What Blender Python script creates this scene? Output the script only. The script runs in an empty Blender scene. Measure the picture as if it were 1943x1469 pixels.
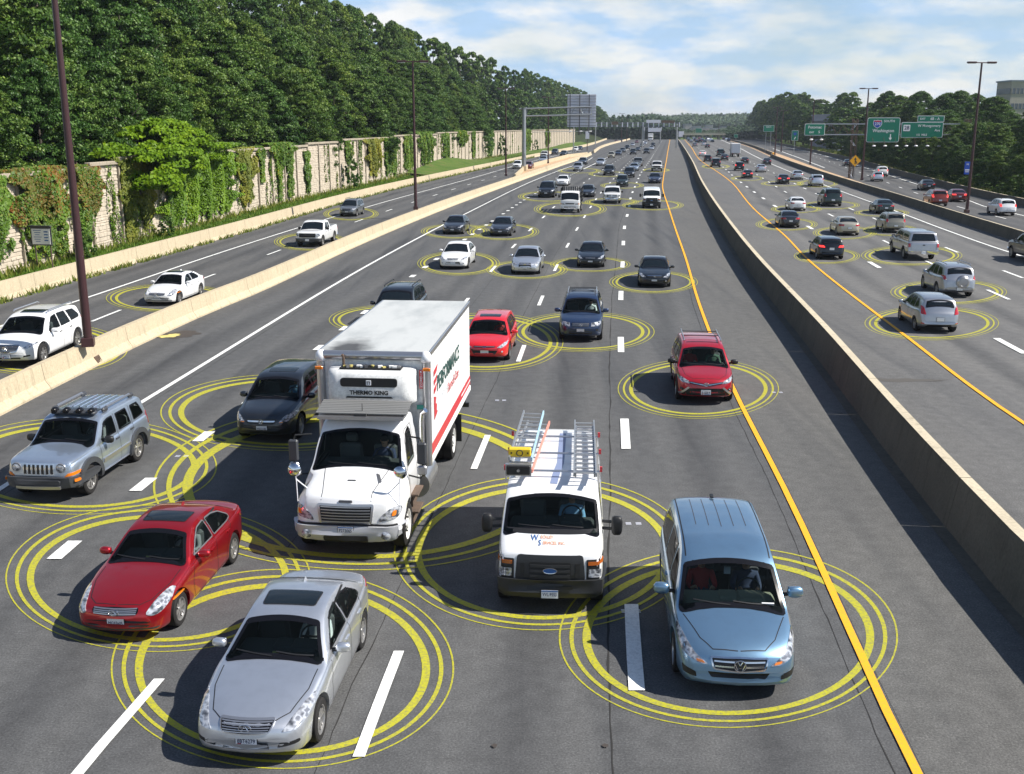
import bpy, bmesh, math, random
import numpy as np
from mathutils import Vector, Matrix
from mathutils.bvhtree import BVHTree
from mathutils.geometry import tessellate_polygon
random.seed(7); RNG = np.random.default_rng(11)
PI = math.pi; R = math.radians
scene = bpy.context.scene
COL = scene.collection

# ------------------------------------------------------------------ camera
CAM_H = 8.4; FPX = 2000.0; PW, PH = 1943.0, 1469.0; HOR = 240.0
PITCH = math.atan((PH/2-HOR)/FPX)
cam = bpy.data.cameras.new('camera'); cam.sensor_width = 36; cam.lens = 36*FPX/PW
cam.clip_start = .3; cam.clip_end = 9000
camo = bpy.data.objects.new('camera', cam); COL.objects.link(camo)
camo.location = (0, 0, CAM_H); camo.rotation_euler = (PI/2-PITCH, 0, 0)
scene.camera = camo
# ------------------------------------------------------------------ sun, sky, exposure
SUN = Vector((.96, -.14, 1.0)).normalized()
sl = bpy.data.lights.new('sun', 'SUN'); sl.energy = 5.0; sl.angle = R(.53); sl.color = (1, .955, .88)
slo = bpy.data.objects.new('sun', sl); COL.objects.link(slo)
slo.rotation_euler = SUN.to_track_quat('Z', 'Y').to_euler(); slo.location = (60, -10, 60)
world = bpy.data.worlds.new('World'); scene.world = world; world.use_nodes = True
wn = world.node_tree.nodes; wl = world.node_tree.links; wn.clear()
def WN(t, **k):
    n = wn.new(t)
    for a, b in k.items():
        if a.startswith('i_'): n.inputs[int(a[2:])].default_value = b
        else: setattr(n, a, b)
    return n
wout = WN('ShaderNodeOutputWorld')
sky = WN('ShaderNodeTexSky', sky_type='NISHITA', sun_disc=False, sun_elevation=math.asin(SUN.z),
         sun_rotation=math.atan2(SUN.x, SUN.y), air_density=1.0, dust_density=.4, ozone_density=3.0)
bg1 = WN('ShaderNodeBackground'); bg1.inputs[1].default_value = .075
wl.new(sky.outputs[0], bg1.inputs[0])
tc = WN('ShaderNodeTexCoord'); sep = WN('ShaderNodeSeparateXYZ'); wl.new(tc.outputs['Generated'], sep.inputs[0])
# cloud layer: noise over azimuth and elevation
az = WN('ShaderNodeMath', operation='ARCTAN2'); wl.new(sep.outputs[0], az.inputs[0]); wl.new(sep.outputs[1], az.inputs[1])
el = WN('ShaderNodeMath', operation='ARCSINE'); wl.new(sep.outputs[2], el.inputs[0])
def wm(op, a, b=None, c=None):
    n = WN('ShaderNodeMath', operation=op)
    for i, v in enumerate((a, b, c)):
        if v is None: continue
        if isinstance(v, (int, float)): n.inputs[i].default_value = v
        else: wl.new(v, n.inputs[i])
    return n.outputs[0]
azs = wm('MULTIPLY', az.outputs[0], 5.0); els = wm('MULTIPLY', el.outputs[0], 15.0)
cv = WN('ShaderNodeCombineXYZ'); wl.new(azs, cv.inputs[0]); wl.new(els, cv.inputs[1]); cv.inputs[2].default_value = 3.35
n1 = WN('ShaderNodeTexNoise'); n1.inputs['Scale'].default_value = 1.25; n1.inputs['Detail'].default_value = 7; n1.inputs['Roughness'].default_value = .52
wl.new(cv.outputs[0], n1.inputs['Vector'])
cr = WN('ShaderNodeValToRGB'); wl.new(n1.outputs[0], cr.inputs[0])
cr.color_ramp.elements[0].position = .36; cr.color_ramp.elements[1].position = .72
n2 = WN('ShaderNodeTexNoise'); n2.inputs['Scale'].default_value = 3.2; n2.inputs['Detail'].default_value = 6
wl.new(cv.outputs[0], n2.inputs['Vector'])
cr2 = WN('ShaderNodeValToRGB'); wl.new(n2.outputs[0], cr2.inputs[0])
cr2.color_ramp.elements[0].position = .40; cr2.color_ramp.elements[1].position = .62
cr2.color_ramp.elements[0].color = (.50, .71, 1.0, 1); cr2.color_ramp.elements[1].color = (1.0, 1.0, 1.0, 1)
bg2 = WN('ShaderNodeBackground'); bg2.inputs[1].default_value = .70
wl.new(cr2.outputs[0], bg2.inputs[0])
# thin high haze near the horizon makes everything paler low down
lowf = wm('SUBTRACT', 1.0, wm('MULTIPLY', el.outputs[0], 3.0))
lowc = WN('ShaderNodeClamp'); wl.new(lowf, lowc.inputs[0])
fac = wm('MINIMUM', wm('ADD', wm('MULTIPLY', cr.outputs[0], .62), wm('MULTIPLY', lowc.outputs[0], .55)), 1.0)
up = WN('ShaderNodeClamp'); wl.new(wm('MULTIPLY', wm('ADD', el.outputs[0], .02), 30.0), up.inputs[0])
fac = wm('MULTIPLY', fac, up.outputs[0])
mixw = WN('ShaderNodeMixShader'); 
hi = WN('ShaderNodeMapRange'); hi.inputs[1].default_value = .16; hi.inputs[2].default_value = .75; hi.inputs[3].default_value = 1.; hi.inputs[4].default_value = .10; wl.new(el.outputs[0], hi.inputs[0])
fac = wm('MULTIPLY', fac, hi.outputs[0])
wl.new(fac, mixw.inputs[0]); wl.new(bg1.outputs[0], mixw.inputs[1]); wl.new(bg2.outputs[0], mixw.inputs[2])
wl.new(mixw.outputs[0], wout.inputs[0])
vs = scene.view_settings; vs.view_transform = 'Standard'; vs.look = 'None'; vs.exposure = 0.55; vs.gamma = 1.0
try: vs.use_curve_mapping = False
except Exception: pass
scene.render.engine = 'CYCLES'
scene.cycles.max_bounces = 6; scene.cycles.diffuse_bounces = 2; scene.cycles.glossy_bounces = 3
scene.cycles.transparent_max_bounces = 12; scene.cycles.transmission_bounces = 4
scene.cycles.sample_clamp_indirect = 6

# ------------------------------------------------------------------ survey helpers
_c, _s = math.cos(PITCH), math.sin(PITCH)
def gp(px, py, z=0.0):
    """where the sight line through a photo pixel meets the level z (survey of the real ground)"""
    x = (px-PW/2)/FPX; y = (PH/2-py)/FPX
    dx, dy, dz = x, _c+y*_s, -_s+y*_c
    t = (z-CAM_H)/dz
    return Vector((dx*t, dy*t, z))
def to_px(p):
    b = p[1]*_c-(p[2]-CAM_H)*_s; u = p[1]*_s+(p[2]-CAM_H)*_c
    return (PW/2+FPX*p[0]/b, PH/2-FPX*u/b)
def pchip(xs, ys):
    xs = list(map(float, xs)); ys = list(map(float, ys)); n = len(xs)
    h = [xs[i+1]-xs[i] for i in range(n-1)]; dl = [(ys[i+1]-ys[i])/h[i] for i in range(n-1)]
    m = [0.0]*n
    m[0] = dl[0]; m[-1] = dl[-1]
    for i in range(1, n-1):
        if dl[i-1]*dl[i] > 0:
            w1 = 2*h[i]+h[i-1]; w2 = h[i]+2*h[i-1]
            m[i] = (w1+w2)/(w1/dl[i-1]+w2/dl[i])
    def f(x):
        if x <= xs[0]: return ys[0]+m[0]*(x-xs[0])
        if x >= xs[-1]: return ys[-1]+m[-1]*(x-xs[-1])
        lo, hi = 0, n-1
        while hi-lo > 1:
            k = (lo+hi)//2
            if xs[k] <= x: lo = k
            else: hi = k
        t = (x-xs[lo])/h[lo]
        return ((1+2*t)*(1-t)**2*ys[lo]+t*(1-t)**2*h[lo]*m[lo]+t*t*(3-2*t)*ys[lo+1]+t*t*(t-1)*h[lo]*m[lo+1])
    return f
def lin(pts):
    xs = [p[0] for p in pts]; ys = [p[1] for p in pts]
    return lambda x: float(np.interp(x, xs, ys))
def line_fn(pts):            # pts: (X, Y) -> X as a function of Y
    pts = sorted(pts, key=lambda p: p[1]); return pchip([p[1] for p in pts], [p[0] for p in pts])
# centre lines and edges of the place, metres, x as a function of the distance y
Y1 = line_fn([(4.5, -8), (5.4, 12.4), (5.7, 15.6), (6.4, 22.7), (7.25, 33.2), (8.9, 48.9), (11.4, 69.2), (13.5, 87.1), (16.6, 112.9), (20.9, 148.4), (26.8, 189.6), (39.3, 274.3), (51.1, 354.5), (103.7, 711)])
L1 = line_fn([(.6, -8), (1.9, 14.4), (3.0, 26.4), (4.1, 38.7), (5.5, 52.8), (6.9, 65.7), (9.7, 91.5), (11.9, 109), (14.6, 131.2), (18.1, 157.1), (23.6, 197), (32.4, 256), (55.0, 410), (97.5, 700)])
L2 = line_fn([(-3.3, -8), (-2.1, 12.8), (-1.0, 24.9), (.2, 37.5), (1.3, 50.4), (2.7, 64.4), (4.1, 77.3), (7.2, 104), (10.5, 131), (15.8, 170), (31.9, 285.5), (52.0, 415), (93.5, 700)])
L3 = line_fn([(-7.0, -8), (-5.8, 12.4), (-5.5, 15), (-2.3, 51.3), (-1.2, 63.2), (.15, 76.5), (3.1, 102.2), (4.7, 116), (11.6, 168.5), (15.5, 196), (23.1, 249), (34.9, 328.1), (50.0, 425), (89.0, 700)])
L4 = line_fn([(-9.9, -8), (-9.1, 20.6), (-8.6, 28), (-7.6, 39.4), (-5.9, 58.8), (-3.4, 82.8), (-.7, 106.6), (1.2, 123.5), (9.7, 185.6), (18.6, 245.5), (26.5, 300), (46.5, 425), (84.5, 700)])
ED = line_fn([(-13.2, -8), (-12.2, 23.8), (-11.6, 31.9), (-9.5, 59.4), (-6.7, 87.1), (-4.5, 106), (2.0, 160), (9.2, 210), (19.3, 274.3), (28.6, 354.5), (40.5, 425), (80, 700)])
LB = line_fn([(-16.2, -8), (-15.3, 29.8), (-14.9, 38), (-14.2, 46.5), (-13.1, 55), (-11.5, 72.8), (-8.3, 101), (1.1, 168.4), (11.5, 240), (21.4, 305.3), (36.8, 440), (76, 700)])
LD = line_fn([(-20.6, -8), (-18.6, 46), (-17.5, 60), (-16.4, 71.5), (-14.0, 97.5), (-12.3, 113), (-9.6, 135.1), (-6.3, 160), (-2.0, 191), (14.5, 300), (40, 460), (70, 700)])
LS = line_fn([(-24.3, -8), (-22.1, 44.8), (-21.4, 53), (-20.1, 70.4), (-18.4, 88.6), (-15.4, 115.2), (-7.0, 176.9), (2.5, 250), (10.0, 300), (35, 460), (65, 700)])
LL = line_fn([(-27.8, -8), (-25.2, 51.3), (-24.4, 60.1), (-23.2, 73.1), (-22.3, 82), (-18.9, 122.6), (-2.4, 242.1), (6.0, 300), (31, 460), (61, 700)])
WL = line_fn([(-31.5, -8), (-29.4, 60.9), (-28.6, 75.1), (-24.9, 127.1), (-23.0, 145.3), (-9.3, 260), (-3.4, 300), (5.2, 360), (17.5, 440), (29, 500), (60, 700)])
MB = line_fn([(8.3, -8), (9.35, 18.1), (9.75, 22.2), (10.35, 27.6), (11.6, 37.8), (14.2, 60.8), (18.6, 94.4), (25.2, 141.1), (37.8, 224.5), (62.5, 392.7), (108.5, 711)])
Y2 = line_fn([(13.6, -8), (14.9, 29.5), (16.3, 43.3), (19.1, 67.6), (21.5, 83.2), (25.0, 109.3), (33.8, 165), (48.3, 276.5), (69.5, 416.4), (112.4, 705)])
R1 = line_fn([(17.2, -8), (19.5, 39.2), (22.3, 63), (25.3, 89.5), (28.5, 115.5), (32.2, 143.2), (37.8, 182.3), (44.1, 223.6), (62, 350), (116.2, 705)])
R2 = line_fn([(20.8, -8), (24.8, 52), (26.5, 67), (28.1, 80), (31.1, 104), (36.7, 145.6), (42.5, 183.6), (66.5, 350), (120, 705)])
R3 = line_fn([(24.8, -8), (29.1, 59.7), (30.7, 73.5), (34.0, 100), (35.4, 111), (41.0, 150.9), (46.5, 186), (71, 350), (124, 705)])
RE = line_fn([(28.2, -8), (34.2, 73), (36.3, 89.4), (38.1, 101.6), (40.5, 118.4), (43.4, 139.4), (49.5, 181.7), (58.8, 242.1), (93.4, 447), (136, 705)])
RB = line_fn([(31.2, -8), (37.0, 73), (39.0, 88), (40.6, 99), (44.0, 121.7), (50.0, 163.6), (57.0, 209), (73.0, 305), (98, 447), (139, 705)])
RT = line_fn([(34.5, -8), (41.0, 85), (46.0, 121), (53.5, 163.6), (61.5, 212), (77, 300), (102, 447), (143, 705)])   # left kerb of the right local road
RD = line_fn([(38, -8), (47.6, 112), (52.3, 138.3), (57.3, 163), (68, 215), (87, 310), (115, 450), (150, 705)])
RS = line_fn([(41.5, -8), (50.9, 114.4), (52.8, 122.6), (59.9, 157.1), (66.2, 187.6), (80, 256), (98, 350), (152, 705)])
RO = line_fn([(45, -8), (54.6, 112.4), (64.8, 171.7), (82.0, 256.3), (107.9, 403.1), (158, 705)])

# ------------------------------------------------------------------ object helpers
def tag(o, label=None, cat=None, group=None, kind=None):
    if label: o['label'] = label
    if cat: o['category'] = cat
    if group: o['group'] = group
    if kind: o['kind'] = kind
    return o
def link(name, data, parent=None, loc=None, rot=None):
    o = bpy.data.objects.new(name, data); COL.objects.link(o)
    if parent is not None: o.parent = parent
    if loc is not None: o.location = loc
    if rot is not None: o.rotation_euler = rot
    return o
def empty(name, loc, rz=0, label=None, cat=None, group=None):
    o = link(name, None, None, loc, (0, 0, rz)); o.empty_display_size = .3
    return tag(o, label, cat, group)
class MBd:
    """collects shapes for ONE mesh"""
    def __init__(s): s.v = []; s.f = []; s.m = []
    def add(s, vs, fs, mi=0):
        b = len(s.v); s.v.extend([tuple(v) for v in vs]); s.f.extend([tuple(i+b for i in f) for f in fs]); s.m.extend([mi]*len(fs)); return s
    def box(s, c, d, rz=0, mi=0, rx=0, ry=0, bev=0):
        hx, hy, hz = d[0]/2, d[1]/2, d[2]/2
        if bev:
            vs = []
            for z, k in ((-hz, 1), (-hz+bev, 0), (hz-bev, 0), (hz, 1)):
                ax, ay = hx-bev*k, hy-bev*k; b = bev*(1-k)
                vs += [(-ax+b, -ay, z), (ax-b, -ay, z), (ax, -ay+b, z), (ax, ay-b, z), (ax-b, ay, z), (-ax+b, ay, z), (-ax, ay-b, z), (-ax, -ay+b, z)]
            fs = [tuple(range(7, -1, -1)), tuple(range(24, 32))]
            for r_ in range(3):
                for i in range(8): fs.append((r_*8+i, r_*8+(i+1) % 8, r_*8+8+(i+1) % 8, r_*8+8+i))
        else:
            vs = [(x, y, z) for z in (-hz, hz) for x, y in ((-hx, -hy), (hx, -hy), (hx, hy), (-hx, hy))]
            fs = [(3, 2, 1, 0), (4, 5, 6, 7), (0, 1, 5, 4), (1, 2, 6, 5), (2, 3, 7, 6), (3, 0, 4, 7)]
        M = Matrix.Translation(c) @ Matrix.Rotation(rz, 4, 'Z') @ Matrix.Rotation(ry, 4, 'Y') @ Matrix.Rotation(rx, 4, 'X')
        return s.add([M @ Vector(v) for v in vs], fs, mi)
    def cyl(s, p0, p1, r0, r1=None, n=12, mi=0, caps=True):
        r1 = r0 if r1 is None else r1
        p0, p1 = Vector(p0), Vector(p1); a = (p1-p0).normalized()
        u = a.orthogonal().normalized(); w = a.cross(u)
        vs = []
        for p, r in ((p0, r0), (p1, r1)):
            for i in range(n):
                t = 2*PI*i/n; vs.append(p+u*math.cos(t)*r+w*math.sin(t)*r)
        fs = [(i, (i+1) % n, n+(i+1) % n, n+i) for i in range(n)]
        if caps: fs += [tuple(range(n-1, -1, -1)), tuple(range(n, 2*n))]
        return s.add(vs, fs, mi)
    def tube(s, pts, r, n=8, mi=0):
        pts = [Vector(p) for p in pts]; N = len(pts); rings = []
        prev = None
        for i, p in enumerate(pts):
            a = (pts[min(i+1, N-1)]-pts[max(i-1, 0)]).normalized()
            u = a.orthogonal().normalized() if prev is None else (prev-a*prev.dot(a)).normalized()
            prev = u; w = a.cross(u); rr = r[i] if isinstance(r, (list, tuple)) else r
            rings += [p+u*math.cos(2*PI*k/n)*rr+w*math.sin(2*PI*k/n)*rr for k in range(n)]
        fs = [(i*n+k, i*n+(k+1) % n, (i+1)*n+(k+1) % n, (i+1)*n+k) for i in range(N-1) for k in range(n)]
        fs += [tuple(range(n-1, -1, -1)), tuple(range((N-1)*n, N*n))]
        return s.add(rings, fs, mi)
    def lathe(s, prof, c, axis='X', n=24, mi=0):
        vs = []
        for (r, h) in prof:
            for i in range(n):
                t = 2*PI*i/n; a, b = r*math.cos(t), r*math.sin(t)
                vs.append({'X': (h, a, b), 'Y': (a, h, b), 'Z': (a, b, h)}[axis])
        fs = [(j*n+i, j*n+(i+1) % n, (j+1)*n+(i+1) % n, (j+1)*n+i) for j in range(len(prof)-1) for i in range(n)]
        return s.add([Vector(v)+Vector(c) for v in vs], fs, mi)
    def ell(s, c, r, n=12, mi=0, p=1.0):
        vs = []; fs = []
        m = n//2
        for j in range(m+1):
            a = -PI/2+PI*j/m
            for i in range(n):
                t = 2*PI*i/n
                sg = lambda q: math.copysign(abs(q)**p, q)
                vs.append((c[0]+r[0]*sg(math.cos(a))*sg(math.cos(t)), c[1]+r[1]*sg(math.cos(a))*sg(math.sin(t)), c[2]+r[2]*sg(math.sin(a))))
        for j in range(m):
            for i in range(n): fs.append((j*n+i, j*n+(i+1) % n, (j+1)*n+(i+1) % n, (j+1)*n+i))
        return s.add(vs, fs, mi)
    def prism(s, pts, z0, z1, mi=0, fn=None):
        """2D outline extruded; fn maps (u, v, w) to 3D"""
        n = len(pts); fn = fn or (lambda u, v, w: (u, v, w))
        vs = [fn(p[0], p[1], z0) for p in pts]+[fn(p[0], p[1], z1) for p in pts]
        fs = [tuple(range(n-1, -1, -1)), tuple(range(n, 2*n))]+[(i, (i+1) % n, n+(i+1) % n, n+i) for i in range(n)]
        return s.add(vs, fs, mi)
    def mesh(s, name, mats, smooth=None):
        me = bpy.data.meshes.new(name); me.from_pydata(s.v, [], s.f)
        for m in (mats if isinstance(mats, (list, tuple)) else [mats]): me.materials.append(m)
        if any(s.m): me.polygons.foreach_set('material_index', s.m)
        if smooth:
            bm = bmesh.new(); bm.from_mesh(me)
            bmesh.ops.remove_doubles(bm, verts=bm.verts, dist=1e-5); bmesh.ops.recalc_face_normals(bm, faces=bm.faces)
            bm.to_mesh(me); bm.free()
            me.polygons.foreach_set('use_smooth', [True]*len(me.polygons))
            me.set_sharp_from_angle(angle=R(smooth if smooth is not True else 40))
        me.update(); return me
    def obj(s, name, mats, parent=None, loc=None, rot=None, smooth=None):
        return link(name, s.mesh(name, mats, smooth), parent, loc, rot)

# ------------------------------------------------------------------ materials
def mat(name, col=(.5, .5, .5), rough=.5, metal=0., spec=.5, coat=0., coatr=.03, emis=None, es=0.):
    m = bpy.data.materials.new(name); m.use_nodes = True
    b = m.node_tree.nodes['Principled BSDF']
    b.inputs['Base Color'].default_value = (*col, 1); b.inputs['Roughness'].default_value = rough
    b.inputs['Metallic'].default_value = metal; b.inputs['Specular IOR Level'].default_value = spec
    b.inputs['Coat Weight'].default_value = coat; b.inputs['Coat Roughness'].default_value = coatr
    if emis: b.inputs['Emission Color'].default_value = (*emis, 1); b.inputs['Emission Strength'].default_value = es
    return m
class NT:
    def __init__(s, m): s.m = m; s.t = m.node_tree; s.b = s.t.nodes['Principled BSDF']
    def n(s, t, **k):
        x = s.t.nodes.new(t)
        for a, b in k.items(): setattr(x, a, b)
        return x
    def l(s, a, b): s.t.links.new(a, b)
    def coord(s, kind='Object', scale=(1, 1, 1), loc=(0, 0, 0), rot=(0, 0, 0)):
        c = s.n('ShaderNodeTexCoord') if kind != 'World' else s.n('ShaderNodeNewGeometry')
        mp = s.n('ShaderNodeMapping'); mp.inputs['Scale'].default_value = scale; mp.inputs['Location'].default_value = loc; mp.inputs['Rotation'].default_value = rot
        s.l(c.outputs[kind if kind != 'World' else 'Position'], mp.inputs[0]); return mp.outputs[0]
    def noise(s, vec, scale, detail=4, rough=.55):
        x = s.n('ShaderNodeTexNoise'); x.inputs['Scale'].default_value = scale; x.inputs['Detail'].default_value = detail; x.inputs['Roughness'].default_value = rough
        s.l(vec, x.inputs['Vector']); return x.outputs[0]
    def ramp(s, fac, stops, interp='LINEAR'):
        x = s.n('ShaderNodeValToRGB'); s.l(fac, x.inputs[0]); e = x.color_ramp.elements; x.color_ramp.interpolation = interp
        while len(e) < len(stops): e.new(.5)
        for i, (p, c) in enumerate(stops):
            e[i].position = p; e[i].color = (*c, 1) if isinstance(c, (tuple, list)) else (c, c, c, 1)
        return x.outputs[0]
    def mix(s, a, b, fac, mode='MIX'):
        x = s.n('ShaderNodeMix', data_type='RGBA', blend_type=mode)
        for i, v in ((6, a), (7, b)):
            if isinstance(v, (tuple, list)): x.inputs[i].default_value = (*v, 1)
            else: s.l(v, x.inputs[i])
        if isinstance(fac, (int, float)): x.inputs[0].default_value = fac
        else: s.l(fac, x.inputs[0])
        return x.outputs[2]
    def math(s, op, a, b=0.):
        x = s.n('ShaderNodeMath', operation=op)
        for i, v in enumerate((a, b)):
            if isinstance(v, (int, float)): x.inputs[i].default_value = v
            else: s.l(v, x.inputs[i])
        return x.outputs[0]
    def color(s, c): s.l(c, s.b.inputs['Base Color'])
    def bump(s, h, strength=.3, dist=.02):
        x = s.n('ShaderNodeBump'); x.inputs['Strength'].default_value = strength; x.inputs['Distance'].default_value = dist
        s.l(h, x.inputs['Height']); s.l(x.outputs[0], s.b.inputs['Normal'])

def asphalt(name, dark, light, seed):
    m = mat(name, dark, .88, spec=.25); t = NT(m)
    w = t.coord('World', (1, 1, 1), (seed, 0, 0))
    ws = t.coord('World', (1.1, .035, 1), (seed, 3, 0), (0, 0, R(6)))          # long streaks along the lanes
    grain = t.noise(w, 30, 4, .75); big = t.noise(w, .12, 4); streak = t.noise(ws, .9, 4, .6)
    mid = t.noise(w, 3.0, 5, .6)
    base = t.mix(dark, light, t.ramp(big, [(.3, 0.), (.7, 1.)]))
    base = t.mix(base, tuple(x*.72 for x in dark), t.ramp(streak, [(.52, 0.), (.75, .75)]))
    g = t.ramp(grain, [(.30, (.45, .45, .47)), (.48, (.93, .93, .93)), (.58, (1.15, 1.15, 1.15)), (.70, (1.9, 1.9, 1.87))])
    base = t.mix(base, g, .85, 'MULTIPLY')
    base = t.mix(base, t.ramp(mid, [(.3, (.84, .84, .84)), (.7, (1.12, 1.12, 1.12))]), 1., 'MULTIPLY')
    la = t.n('ShaderNodeAttribute', attribute_name='lat')      # metres from the lane line, in lane widths
    ph = t.math('MULTIPLY', la.outputs['Fac'], 2*PI); wob = t.math('MULTIPLY', t.math('SUBTRACT', streak, .5), 2.2)
    cs = t.math('COSINE', t.math('ADD', ph, wob))                # +1 on the lines, -1 along lane centres
    oil = t.ramp(cs, [(0., .0), (.02, .0)]) if 0 else t.math('POWER', t.math('MAXIMUM', t.math('MULTIPLY', cs, -1.), 0.), 3.)
    base = t.mix(base, (.68, .68, .69), t.math('MULTIPLY', oil, t.ramp(streak, [(.35, .25), (.62, .85)])), 'MULTIPLY')
    wt = t.math('POWER', t.math('SUBTRACT', 1., t.math('MULTIPLY', cs, cs)), 2.)
    base = t.mix(base, (1.18, 1.17, 1.15), t.math('MULTIPLY', wt, .8), 'MULTIPLY')
    spots = t.noise(w, 5.5, 6, .8)
    base = t.mix(base, (.45, .45, .45), t.ramp(spots, [(.70, 0.), (.76, .7)]), 'MULTIPLY')
    t.color(base); t.bump(grain, .35, .006)
    t.l(t.ramp(streak, [(.4, .9), (.7, .7)]), t.b.inputs['Roughness'])
    return m
M = {}
M['asphalt_left'] = asphalt('asphalt dark', (.085, .086, .088), (.100, .100, .100), 0)
M['asphalt_right'] = asphalt('asphalt pale', (.120, .118, .116), (.140, .137, .132), 40)
M['asphalt_local'] = asphalt('asphalt grey', (.085, .085, .087), (.105, .103, .10), 80)
M['shoulder'] = asphalt('asphalt shoulder', (.110, .108, .104), (.128, .125, .118), 120)
def paintline(name, col, wear=.35):
    m = mat(name, col, .7, spec=.3); t = NT(m); w = t.coord('World')
    n = t.noise(w, 16, 6, .75)
    t.color(t.mix(col, (.12, .12, .115), t.ramp(n, [(.45, 0.), (.70, wear)]))); return m
M['white_line'] = paintline('white road paint', (.80, .80, .77))
M['yellow_line'] = paintline('yellow road paint', (.88, .41, .015), .3)
M['ring_yellow'] = paintline('ring overlay yellow', (.43, .405, .022), .8)  # colour of the overlay graphic rings, not of road paint
def concrete(name, c1, c2, sc=1., bs=.35):
    m = mat(name, c1, .9, spec=.2); t = NT(m); w = t.coord('World')
    a = t.noise(w, .6*sc, 6, .6); b = t.noise(w, 14*sc, 5, .7)
    ws = t.coord('World', (3, 3, .25)); st = t.noise(ws, 1.2, 5, .65)
    c = t.mix(c1, c2, t.ramp(a, [(.35, 0.), (.7, 1.)]))
    c = t.mix(c, t.ramp(b, [(.3, (.78, .78, .78)), (.7, (1.1, 1.1, 1.1))]), 1., 'MULTIPLY')
    c = t.mix(c, tuple(x*.45 for x in c2), t.ramp(st, [(.54, 0.), (.75, .6)]))
    t.color(c); t.bump(b, bs, .01); return m
M['concrete_cream'] = concrete('cream concrete', (.56, .465, .32), (.50, .42, .29))
M['concrete_grey'] = concrete('shade-toned concrete', (.135, .122, .098), (.10, .092, .075))  # cream concrete darkened in colour for the shaded barrier sides; gutter shares it
M['concrete_top'] = concrete('sun-toned concrete top', (.60, .52, .38), (.52, .45, .33))  # same concrete, paler in colour for the sunlit barrier tops
M['concrete_joint'] = mat('joint filler', (.022, .021, .020), .95)
M['wall_stone'] = concrete('tan stone panel', (.58, .50, .40), (.49, .42, .33), 1.5, .5)
M['wall_post'] = concrete('tan concrete post', (.42, .36, .28), (.34, .29, .22))
def ground(name, c1, c2, c3, sc=.3):
    m = mat(name, c1, .95, spec=.15); t = NT(m); w = t.coord('World')
    a = t.noise(w, sc, 6, .65); b = t.noise(w, 9, 5, .7)
    c = t.ramp(a, [(.3, c1), (.5, c2), (.72, c3)])
    c = t.mix(c, t.ramp(b, [(.3, (.6, .6, .6)), (.7, (1.3, 1.3, 1.3))]), 1., 'MULTIPLY')
    t.color(c); t.bump(b, .6, .06); return m
M['grass'] = ground('grass ground', (.055, .10, .018), (.085, .14, .025), (.14, .13, .05))
M['forest_floor'] = ground('forest floor', (.02, .03, .01), (.03, .045, .014), (.045, .04, .02))
M['dirt'] = ground('tan dirt', (.46, .31, .19), (.55, .37, .23), (.38, .29, .17))
M['hill'] = ground('far hillside', (.02, .035, .015), (.028, .048, .02), (.04, .055, .03), .02)
def leafmat(name, c1, c2, c3, gloss=.45, trans=.25, spread=1.):
    m = mat(name, c1, gloss, spec=.28); t = NT(m)
    oi = t.n('ShaderNodeObjectInfo'); at = t.n('ShaderNodeAttribute', attribute_name='tone')
    w = t.coord('World'); nz = t.noise(w, .35, 4, .6)
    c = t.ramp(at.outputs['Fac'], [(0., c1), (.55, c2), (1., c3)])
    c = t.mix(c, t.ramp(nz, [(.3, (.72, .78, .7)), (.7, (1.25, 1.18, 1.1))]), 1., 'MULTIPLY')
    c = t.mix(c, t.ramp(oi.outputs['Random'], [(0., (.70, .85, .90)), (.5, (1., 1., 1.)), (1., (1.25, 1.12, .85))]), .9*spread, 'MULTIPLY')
    t.color(c)
    tr = t.n('ShaderNodeBsdfTranslucent'); t.l(c, tr.inputs[0]); mx = t.n('ShaderNodeMixShader'); mx.inputs[0].default_value = trans
    out = t.t.nodes['Material Output']; t.l(t.b.outputs[0], mx.inputs[1]); t.l(tr.outputs[0], mx.inputs[2]); t.l(mx.outputs[0], out.inputs[0])
    return m
M['leaf'] = leafmat('tree leaves', (.018, .050, .008), (.062, .132, .016), (.20, .29, .07), .5, .2)
M['leaf_far'] = leafmat('far woodland leaves', (.012, .030, .010), (.028, .060, .018), (.055, .100, .030), .6, .1)
M['leaf_bright'] = leafmat('bright leaves', (.075, .16, .006), (.13, .25, .010), (.20, .33, .018), .5, .35)
M['ivy'] = leafmat('ivy leaves', (.055, .115, .008), (.10, .19, .012), (.16, .26, .025), .5, .3, .5)
M['ivy_yellow'] = leafmat('yellowing ivy leaves', (.12, .15, .02), (.20, .22, .025), (.30, .27, .03), .55, .3, .5)
M['ivy_red'] = leafmat('reddening ivy leaves', (.11, .13, .015), (.22, .13, .02), (.30, .10, .015), .55, .3, .5)
M['weed'] = leafmat('weeds', (.10, .16, .02), (.18, .22, .04), (.30, .30, .09), .7, .3, .5)
M['blade'] = leafmat('grass blades', (.06, .13, .010), (.10, .20, .016), (.17, .24, .035), .6, .3, .4)
M['bark'] = concrete('bark', (.10, .085, .065), (.06, .05, .04), 2.)
M['pole'] = mat('dark brown painted steel', (.050, .020, .022), .38, spec=.5)
M['galv'] = mat('galvanised steel', (.36, .38, .40), .45, .6)
M['rusty'] = concrete('weathered steel', (.17, .12, .09), (.10, .075, .06), 4.)
M['sign_green'] = mat('green sign sheeting', (.0, .17, .10), .45)
M['sign_white'] = mat('white sign sheeting', (.8, .8, .8), .5)
M['sign_back'] = mat('bare aluminium sign back', (.66, .67, .74), .55, .1)
M['sign_blue'] = mat('blue sign sheeting', (.01, .07, .42), .45)
M['sign_red'] = mat('red sign sheeting', (.55, .03, .03), .45)
M['sign_yellow'] = mat('amber sign sheeting', (.85, .42, .01), .5)
M['black'] = mat('black trim', (.012, .012, .013), .5)
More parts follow.
